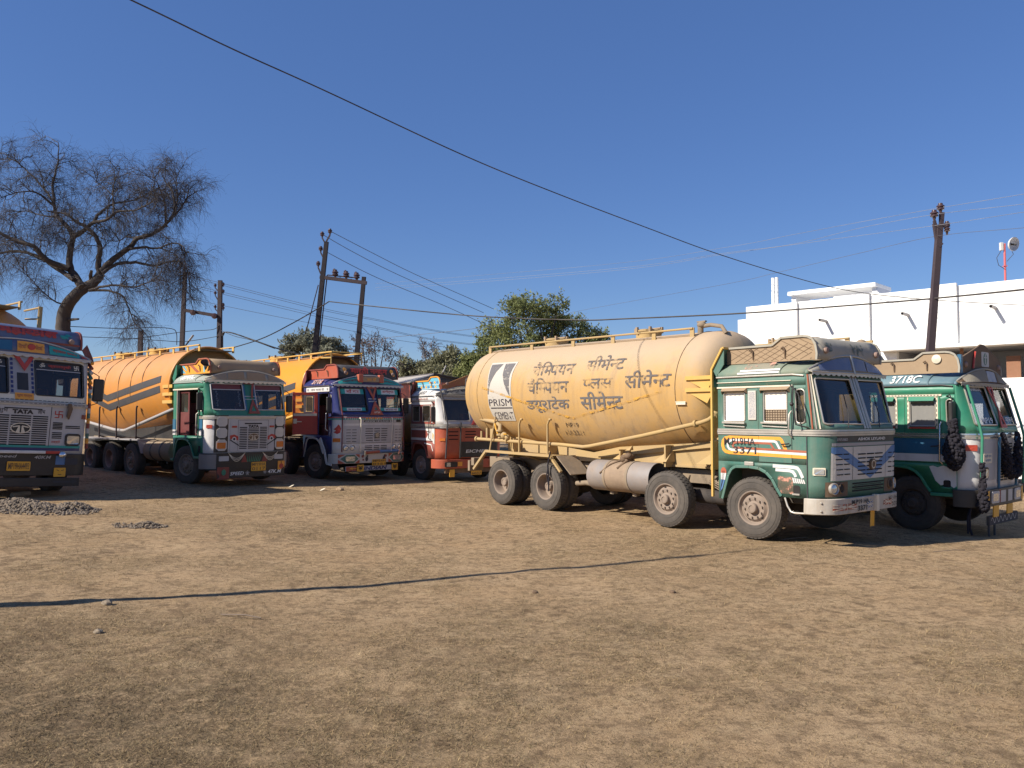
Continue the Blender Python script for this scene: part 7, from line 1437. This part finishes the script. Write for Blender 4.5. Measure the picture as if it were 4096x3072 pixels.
wire('dark wire rising from behind the trees to the green tree', [(1380, 1365, 60), (1540, 1351, 56), (1780, 1328, 50), (1925, 1311, 47)], .014)
wire('upper black cable running under the leafless tree with a drooping end', [(240, 1303, 37), (286, 1306, 38), (487, 1314, 40), (600, 1310, 41), (681, 1314, 42), (705, 1330, 42.3), (707, 1380, 42.5)], .02, **CB); wire('lower black cable running under the leafless tree', [(240, 1342, 37), (286, 1346, 38), (515, 1354, 41), (640, 1362, 42), (740, 1366, 42.6), (873, 1345, 42.9)], .017, **CB); wire('black cable rising to the pole above the orange tank', [(480, 1360, 40), (572, 1350, 41.5), (744, 1326, 42.5), (850, 1318, 42.8), (876, 1300, 42.9)], .017, **CB)
def lamp(px0, py0, px1, py1, D, lab):
    b, t = at(px0, py0, D), at(px1, py1, D); e = empty('street_lamp', (b.x, b.y, 0), 0, 1, label=lab, cat='street lamp', group='small street lamps'); o = Vector((b.x, b.y, 0)); q = MB(); q.tube([(0, 0, -.2), b-o, t-o], .05, 8); q.build('lamp_post', 'pole_concrete', e); h = MB(); h.bar(t-o, t-o+(t-b).normalized()*.45, .18, .08); h.build('lamp_head', 'pipe_grey', e, bevel=.03)
lamp(738, 1388, 755, 1365, 46, 'grey street lamp peeping over the orange tank'); lamp(1765, 1505, 1772, 1490, 48, 'white street lamp above the shed roof')
# ---------------------------------------------------------------- trees
def fast_tubes(name, strands, mat, parent):
    """many thin tapering 3-sided strands in one mesh; strand = (points, r0, r1)"""
    V, Fc = [], []
    for pts, r0, r1 in strands:
        n = len(pts); o = len(V)
        for i, p in enumerate(pts):
            d = (pts[min(i+1, n-1)]-pts[max(i-1, 0)]); a = d.orthogonal().normalized(); b = d.normalized().cross(a); r = r0+(r1-r0)*i/(n-1)
            V += [tuple(p+a*r), tuple(p+(-.5*a+.866*b)*r), tuple(p+(-.5*a-.866*b)*r)]
        for i in range(n-1):
            for k in range(3): Fc.append((o+i*3+k, o+i*3+(k+1) % 3, o+i*3+3+(k+1) % 3, o+i*3+3+k))
    mb = MB(); mb.v = V; mb.f = Fc; mb.mi = [0]*len(Fc); return mb.build(name, mat, parent, smooth=60)
def rv(s=1.): return Vector((random.gauss(0, s), random.gauss(0, s), random.gauss(0, s)))
def grow(p, d, L, n, droop, wob):
    pts = [p]; st = L/n; d = d.normalized()
    for i in range(n):
        d = (d+rv(wob)+Vector((0, 0, -droop*(i+1)/n))).normalized(); p = p+d*st; pts.append(p)
    return pts
def bare_tree():
    random.seed(21); D = 36.; K = .5725
    base = at(258, 1420, D); e = empty('bare_tree', (base.x, base.y, float(terr(-20))), 0, 1, label='tall leafless tree with a leaning trunk and drooping twigs behind the trucks on the left', cat='tree'); O = Vector(e.location)
    def L(pts, dz0, dz1):
        pts = [(u if u < 1220 else 1220+(u-1220)*.55, v) for u, v in pts]; n = len(pts); out = []
        for i, (u, v) in enumerate(pts): out.append(at(u*K, 450+v*K, D+dz0+(dz1-dz0)*i/(n-1)+random.uniform(-.15, .15))-O)
        return out
    def smooth(P):
        out = []
        for i in range(len(P)-1):
            p0, p1, p2, p3 = P[max(i-1, 0)], P[i], P[i+1], P[min(i+2, len(P)-1)]
            for k in range(4):
                t = k/4; out.append(.5*((2*p1)+(p2-p0)*t+(2*p0-5*p1+4*p2-p3)*t*t+(3*p1-p0-3*p2+p3)*t**3)+rv(.012))
        return out+[P[-1]]
    tr = smooth(L([(470, 1900), (445, 1650), (440, 1500), (450, 1400), (500, 1310), (580, 1230), (650, 1190), (700, 1130)], 0, 0)); n = len(tr)
    t = MB(); t.tube(tr, [.35-.16*i/(n-1) for i in range(n)], 12); t.tube(L([(640, 1190), (632, 1140), (640, 1105)], 0, -.2), [.10, .08, .06], 7); t.tube(L([(480, 1450), (520, 1445), (548, 1443)], 0, -.4), [.07, .06, .045], 6); t.build('trunk', 'bark_grey', e, smooth=60)
    limbs = [([(575, 1225), (530, 1150), (490, 1080), (492, 950), (510, 870), (470, 800), (400, 720), (375, 630), (370, 500), (390, 400), (410, 310), (405, 205)], 0, .8, .19, .018), ([(510, 870), (590, 820), (650, 770), (740, 750), (830, 690), (960, 680), (1090, 600)], .2, -1.5, .12, .02), ([(650, 775), (700, 700), (790, 640), (900, 620), (1010, 580), (1150, 500)], 0, 1.4, .08, .015),
        ([(480, 1095), (330, 1030), (240, 940), (100, 890), (0, 840), (-120, 800)], 0, -1.2, .14, .05), ([(520, 1170), (400, 1090), (290, 1020), (150, 970), (0, 985), (-120, 1010)], 0, 1.5, .12, .04), ([(690, 1135), (690, 1030), (700, 960), (680, 890), (620, 810), (540, 770), (480, 720), (420, 700), (330, 690)], 0, -.8, .15, .03),
        ([(705, 1110), (800, 1020), (900, 950), (960, 880), (1040, 860), (1120, 815), (1200, 730), (1222, 650), (1210, 560), (1160, 490), (1130, 430)], 0, .6, .15, .018), ([(900, 955), (1000, 940), (1100, 950), (1200, 915), (1320, 930), (1380, 1000)], .2, -1.0, .07, .014), ([(715, 1120), (820, 1060), (950, 1050), (1080, 1070), (1200, 1040), (1300, 1050), (1400, 1130), (1410, 1250)], 0, 1.2, .09, .014), ([(625, 1245), (720, 1215), (820, 1205), (940, 1220), (1040, 1180), (1110, 1140)], 0, -1.6, .07, .014),
        ([(615, 1245), (760, 1245), (860, 1285), (900, 1370), (940, 1470), (1000, 1520)], 0, -.7, .065, .014), ([(795, 720), (790, 560), (800, 480), (835, 400)], -.6, -.2, .05, .012), ([(1165, 800), (1150, 650), (1130, 560), (1080, 450)], .3, -1., .055, .012), ([(375, 630), (330, 560), (200, 420), (90, 330), (0, 330)], .4, 1.6, .06, .014), ([(370, 650), (250, 560), (120, 560), (0, 600)], .4, -1.2, .06, .014), ([(1200, 740), (1330, 640), (1390, 560), (1390, 490)], .4, 1.2, .05, .012), ([(400, 730), (300, 720), (150, 690), (40, 760)], .3, 1.6, .045, .012), ([(960, 880), (880, 870), (820, 900), (700, 880)], .2, 1.0, .04, .012), ([(1240, 700), (1250, 540), (1240, 430)], .2, 1.6, .04, .01), ([(500, 1330), (400, 1330), (300, 1250), (230, 1180), (130, 1060)], 0, -1.4, .045, .012), ([(800, 590), (720, 520), (660, 480)], -.3, .6, .03, .01), ([(1120, 950), (1240, 1000), (1290, 1100), (1300, 1230)], -.6, .4, .03, .01)]
    lm = MB(); s1, s2, s3 = [], [], []
    for pts, a, b, r0, r1 in limbs:
        P_ = smooth(L(pts, a, b)); n = len(P_); lm.tube(P_, [r0+(r1-r0)*(i/(n-1))**.8 for i in range(n)], 8)
        ln_ = sum((P_[i+1]-P_[i]).length for i in range(n-1)); m = int(ln_*3.4)+3
        for k in range(m):
            i = min(n-2, int((.22+.78*(k+random.random())/m)*(n-1))); d = (P_[i+1]-P_[i]).normalized(); side = d.cross(rv()).normalized(); up = Vector((0, 0, .4))
            s1.append((grow(P_[i].lerp(P_[i+1], random.random()), d*.55+side*.9+up*random.uniform(.0, .75), random.uniform(.65, 1.5), 7, .2, .13), min(.024, .4*r0+.006), .006))
    for pts, _, _ in s1:
        for k in range(random.randint(7, 10)):
            i = random.randint(1, len(pts)-2); d = (pts[i+1]-pts[i]).normalized(); s2.append((grow(pts[i].lerp(pts[i+1], random.random()), d*.6+d.cross(rv()).normalized()*.8+Vector((0, 0, .15)), random.uniform(.45, 1.15), 6, .36, .16), .0085, .0032))
    for pts, _, _ in s2:
        for k in range(random.randint(6, 10)):
            i = random.randint(0, len(pts)-2); d = (pts[i+1]-pts[i]).normalized(); s3.append((grow(pts[i].lerp(pts[i+1], random.random()), d*.7+d.cross(rv()).normalized()*.7, random.uniform(.3, .8), 3, .42, .14), .0034, .0018))
    cr = lm.build('crown', 'bark_grey', e, smooth=60); fast_tubes('branches', s1, 'twig', cr); fast_tubes('twigs', s2+s3, 'twig', cr)
bare_tree()
def leafmat(name, dk, lt, dry=None):
    m, nt, b, new, ln = nodes(name); vc = new('ShaderNodeVertexColor'); vc.layer_name = 'tint'; sp = new('ShaderNodeSeparateColor'); ln(vc.outputs[0], sp.inputs[0])
    x = new('ShaderNodeMix'); x.data_type = 'RGBA'; x.inputs[6].default_value = (*dk, 1); x.inputs[7].default_value = (*lt, 1); ln(sp.outputs[0], x.inputs[0]); ln(x.outputs[2], b.inputs['Base Color']); b.inputs['Roughness'].default_value = .7; b.inputs['Specular IOR Level'].default_value = .2
    t = new('ShaderNodeBsdfTranslucent'); ln(x.outputs[2], t.inputs[0]); ms = new('ShaderNodeMixShader'); ms.inputs[0].default_value = .3; ln(b.outputs[0], ms.inputs[1]); ln(t.outputs[0], ms.inputs[2]); ln(ms.outputs[0], nt.nodes['Material Output'].inputs[0]); M[name] = m; return name
def leaves(name, C, S, tint, mat, parent):
    """C centres (n,3), S sizes: one small four-sided leaf spray each, turned at random"""
    n = len(C); r = RNG; a = r.normal(size=(n, 3)); a /= np.linalg.norm(a, axis=1)[:, None]; b = np.cross(a, r.normal(size=(n, 3))); b /= np.linalg.norm(b, axis=1)[:, None]
    a = a*S[:, None]; b = b*S[:, None]*.42; V = np.stack([C-a, C+b*.9-a*.1, C+a, C-b*.9+a*.1], 1).astype(np.float32)
    me = bpy.data.meshes.new(name); me.vertices.add(4*n); me.vertices.foreach_set('co', V.ravel()); me.loops.add(4*n); me.loops.foreach_set('vertex_index', np.arange(4*n, dtype=np.int32)); me.polygons.add(n); me.polygons.foreach_set('loop_start', np.arange(0, 4*n, 4, dtype=np.int32)); me.update(calc_edges=True)
    at_ = me.color_attributes.new('tint', 'FLOAT_COLOR', 'POINT'); q = np.repeat(tint[:, None], 4, 1).ravel(); at_.data.foreach_set('color', np.stack([q, q, q, np.ones_like(q)], -1).ravel().astype(np.float32)); me.materials.append(M[mat])
    o = bpy.data.objects.new(name, me); COL.objects.link(o); o.parent = parent; return o
def leaf_tree(label, base, D, cl, nl, size, mat, sprigs=0, group='trees beyond the trucks', depth=1.0, bark='bark_grey', twigs=0, cat='tree'):
    """cl: crown clumps (px, py, rx, ry in photo pixels); trunk from the ground, limbs out to every clump, leaf sprays round shoots"""
    b = at(*base, D); e = empty('tree', (b.x, b.y, float(terr(max(b.x, -20)))), 0, 1, label=label, cat=cat, group=group); O = Vector(e.location); s = D/F_PX
    top = at(base[0], min(c[1] for c in cl)+40, D)-O; fork = Vector((top.x*.3, 0, top.z*.35)); st = [([Vector((0, 0, -.2)), Vector((.05, 0, fork.z*.5)), fork], .035*top.z**.9, .024*top.z**.9)]
    C, S, T = [], [], []; tw = []; tot = sum(c[2]*c[3] for c in cl)
    for px, py, rx, ry in cl:
        c = at(px, py, D)-O; c.y += random.uniform(-1, 1)*rx*s*1.2*depth; mid = fork.lerp(c, .5)+rv(.15)+Vector((0, 0, .2)); st.append(([fork, mid, c], .018*top.z**.9, .02))
        n = max(30, int(nl*rx*ry/tot)); ns = max(6, int(n/26)); tone = random.uniform(.25, .65)
        for i in range(ns):                       # shoots: each carries its own leaves, so the outline is ragged
            d = rv(); d.normalize(); rr = random.random()**.45; p = c+Vector((d.x*rx*s*rr, d.y*rx*s*rr*depth, d.z*ry*s*rr)); o_ = Vector((d.x, d.y, d.z*.8+.25)); L_ = random.uniform(.3, .9)*min(rx, ry)*s*.7
            P_ = grow(p, o_+rv(.3), L_, 4, .1, .2); tw.append(([c.lerp(p, .3)]+P_, .016, .005)); q = tone+random.uniform(-.22, .3)
            for k in range(n//ns):
                f = random.random()*3.99; j = int(f); c_ = P_[j].lerp(P_[j+1], f-j)+rv(.10*(1+L_)); C.append(c_); S.append(size*random.uniform(.6, 1.3)); T.append(min(1, max(0, q+random.uniform(-.15, .15))))
        for i in range(sprigs):
            d = Vector((random.uniform(-.8, .8), random.uniform(-.5, .5), random.uniform(.4, 1))).normalized(); p = c+Vector((d.x*rx*s, 0, d.z*ry*s))*.75; P_ = grow(p, d+Vector((0, 0, .3)), random.uniform(.35, .8), 6, .02, .15); tw.append((P_, .014, .004))
            for k in range(22): f = random.random()*5.99; j = int(f); C.append(P_[j].lerp(P_[j+1], f-j)+rv(.07)); S.append(size*random.uniform(.5, 1)); T.append(random.uniform(.3, .9))
        for i in range(twigs):
            d = rv().normalized(); d.z = abs(d.z); P_ = grow(c+rv(.2), d, random.uniform(.7, 1.3)*ry*s, 6, .03, .16); tw.append((P_, .018, .006))
            for k in range(4): j = random.randint(1, 5); tw.append((grow(P_[j], (P_[j]-P_[j-1]).normalized()+rv(.5), .5*ry*s, 4, .0, .2), .009, .004))
    tm = MB()
    for P_, r0, r1 in st: tm.tube(P_, [r0+(r1-r0)*i/(len(P_)-1) for i in range(len(P_))], 8)
    tm.build('trunk', bark, e, smooth=60); cr = leaves('crown', np.array([tuple(c) for c in C]), np.array(S), np.array(T), mat, e); fast_tubes('twigs', tw, 'twig', cr)
leafmat('leaf_green', (.10, .125, .045), (.32, .33, .13)); leafmat('leaf_olive', (.13, .135, .08), (.34, .32, .19)); leafmat('leaf_grey', (.13, .135, .10), (.30, .30, .21)); leafmat('leaf_dry', (.11, .075, .06), (.26, .19, .15))
random.seed(5)
leaf_tree('large spreading green tree behind the yellow tanker', (2170, 1560), 47, [(2000, 1330, 75, 60), (2090, 1260, 85, 60), (2190, 1290, 85, 60), (2150, 1235, 50, 38), (2060, 1232, 42, 34), (2230, 1230, 36, 36), (2280, 1300, 70, 50), (2360, 1340, 70, 40), (1960, 1400, 60, 50), (2060, 1390, 90, 60), (2180, 1380, 95, 60), (2290, 1390, 85, 50), (2390, 1365, 55, 28), (1940, 1470, 50, 45), (2010, 1470, 80, 55), (2110, 1470, 90, 55), (2220, 1450, 80, 50), (2330, 1430, 60, 40), (1920, 1530, 50, 40), (1990, 1550, 70, 40), (2420, 1350, 28, 18), (1930, 1365, 25, 22)], 25000, .105, 'leaf_green', 2)
leaf_tree('grey green round tree behind the leaning H frame pole', (1215, 1470), 62, [(1165, 1375, 35, 30), (1200, 1355, 35, 28), (1240, 1370, 40, 30), (1215, 1400, 50, 30), (1290, 1385, 40, 28), (1330, 1380, 32, 26), (1360, 1400, 28, 22), (1300, 1420, 60, 30), (1160, 1410, 40, 30), (1240, 1345, 22, 18)], 9000, .13, 'leaf_grey', 1)
leaf_tree('sparse half bare tree right of the H frame poles', (1510, 1500), 50, [(1450, 1370, 40, 40), (1500, 1360, 40, 35), (1540, 1400, 50, 40), (1480, 1420, 50, 40), (1580, 1425, 35, 25), (1430, 1420, 30, 40), (1600, 1470, 30, 25)], 1500, .075, 'leaf_dry', 0, twigs=11)
leaf_tree('dark bushy tree above the red lettered roof box', (1640, 1560), 56, [(1625, 1465, 30, 30), (1660, 1490, 40, 30), (1610, 1500, 25, 30), (1690, 1480, 30, 30), (1640, 1520, 60, 30)], 5200, .12, 'leaf_olive', 1)
leaf_tree('tall thin half bare tree with reddish tips', (1720, 1560), 58, [(1695, 1385, 16, 28), (1738, 1395, 16, 30), (1715, 1430, 28, 32), (1700, 1470, 30, 30)], 1100, .075, 'leaf_dry', 1, twigs=9)
leaf_tree('brownish green tree left of the large green tree', (1790, 1560), 54, [(1760, 1440, 40, 35), (1800, 1430, 38, 35), (1830, 1455, 35, 35), (1740, 1490, 45, 35), (1800, 1495, 55, 40), (1860, 1500, 35, 35), (1770, 1540, 70, 30)], 9000, .115, 'leaf_olive', 1)
leaf_tree('low bright green tree at the tail of the yellow tanker', (1880, 1560), 49, [(1850, 1500, 35, 32), (1890, 1480, 35, 35), (1900, 1530, 45, 32), (1840, 1550, 35, 25), (1880, 1440, 28, 30)], 7000, .11, 'leaf_green', 2)
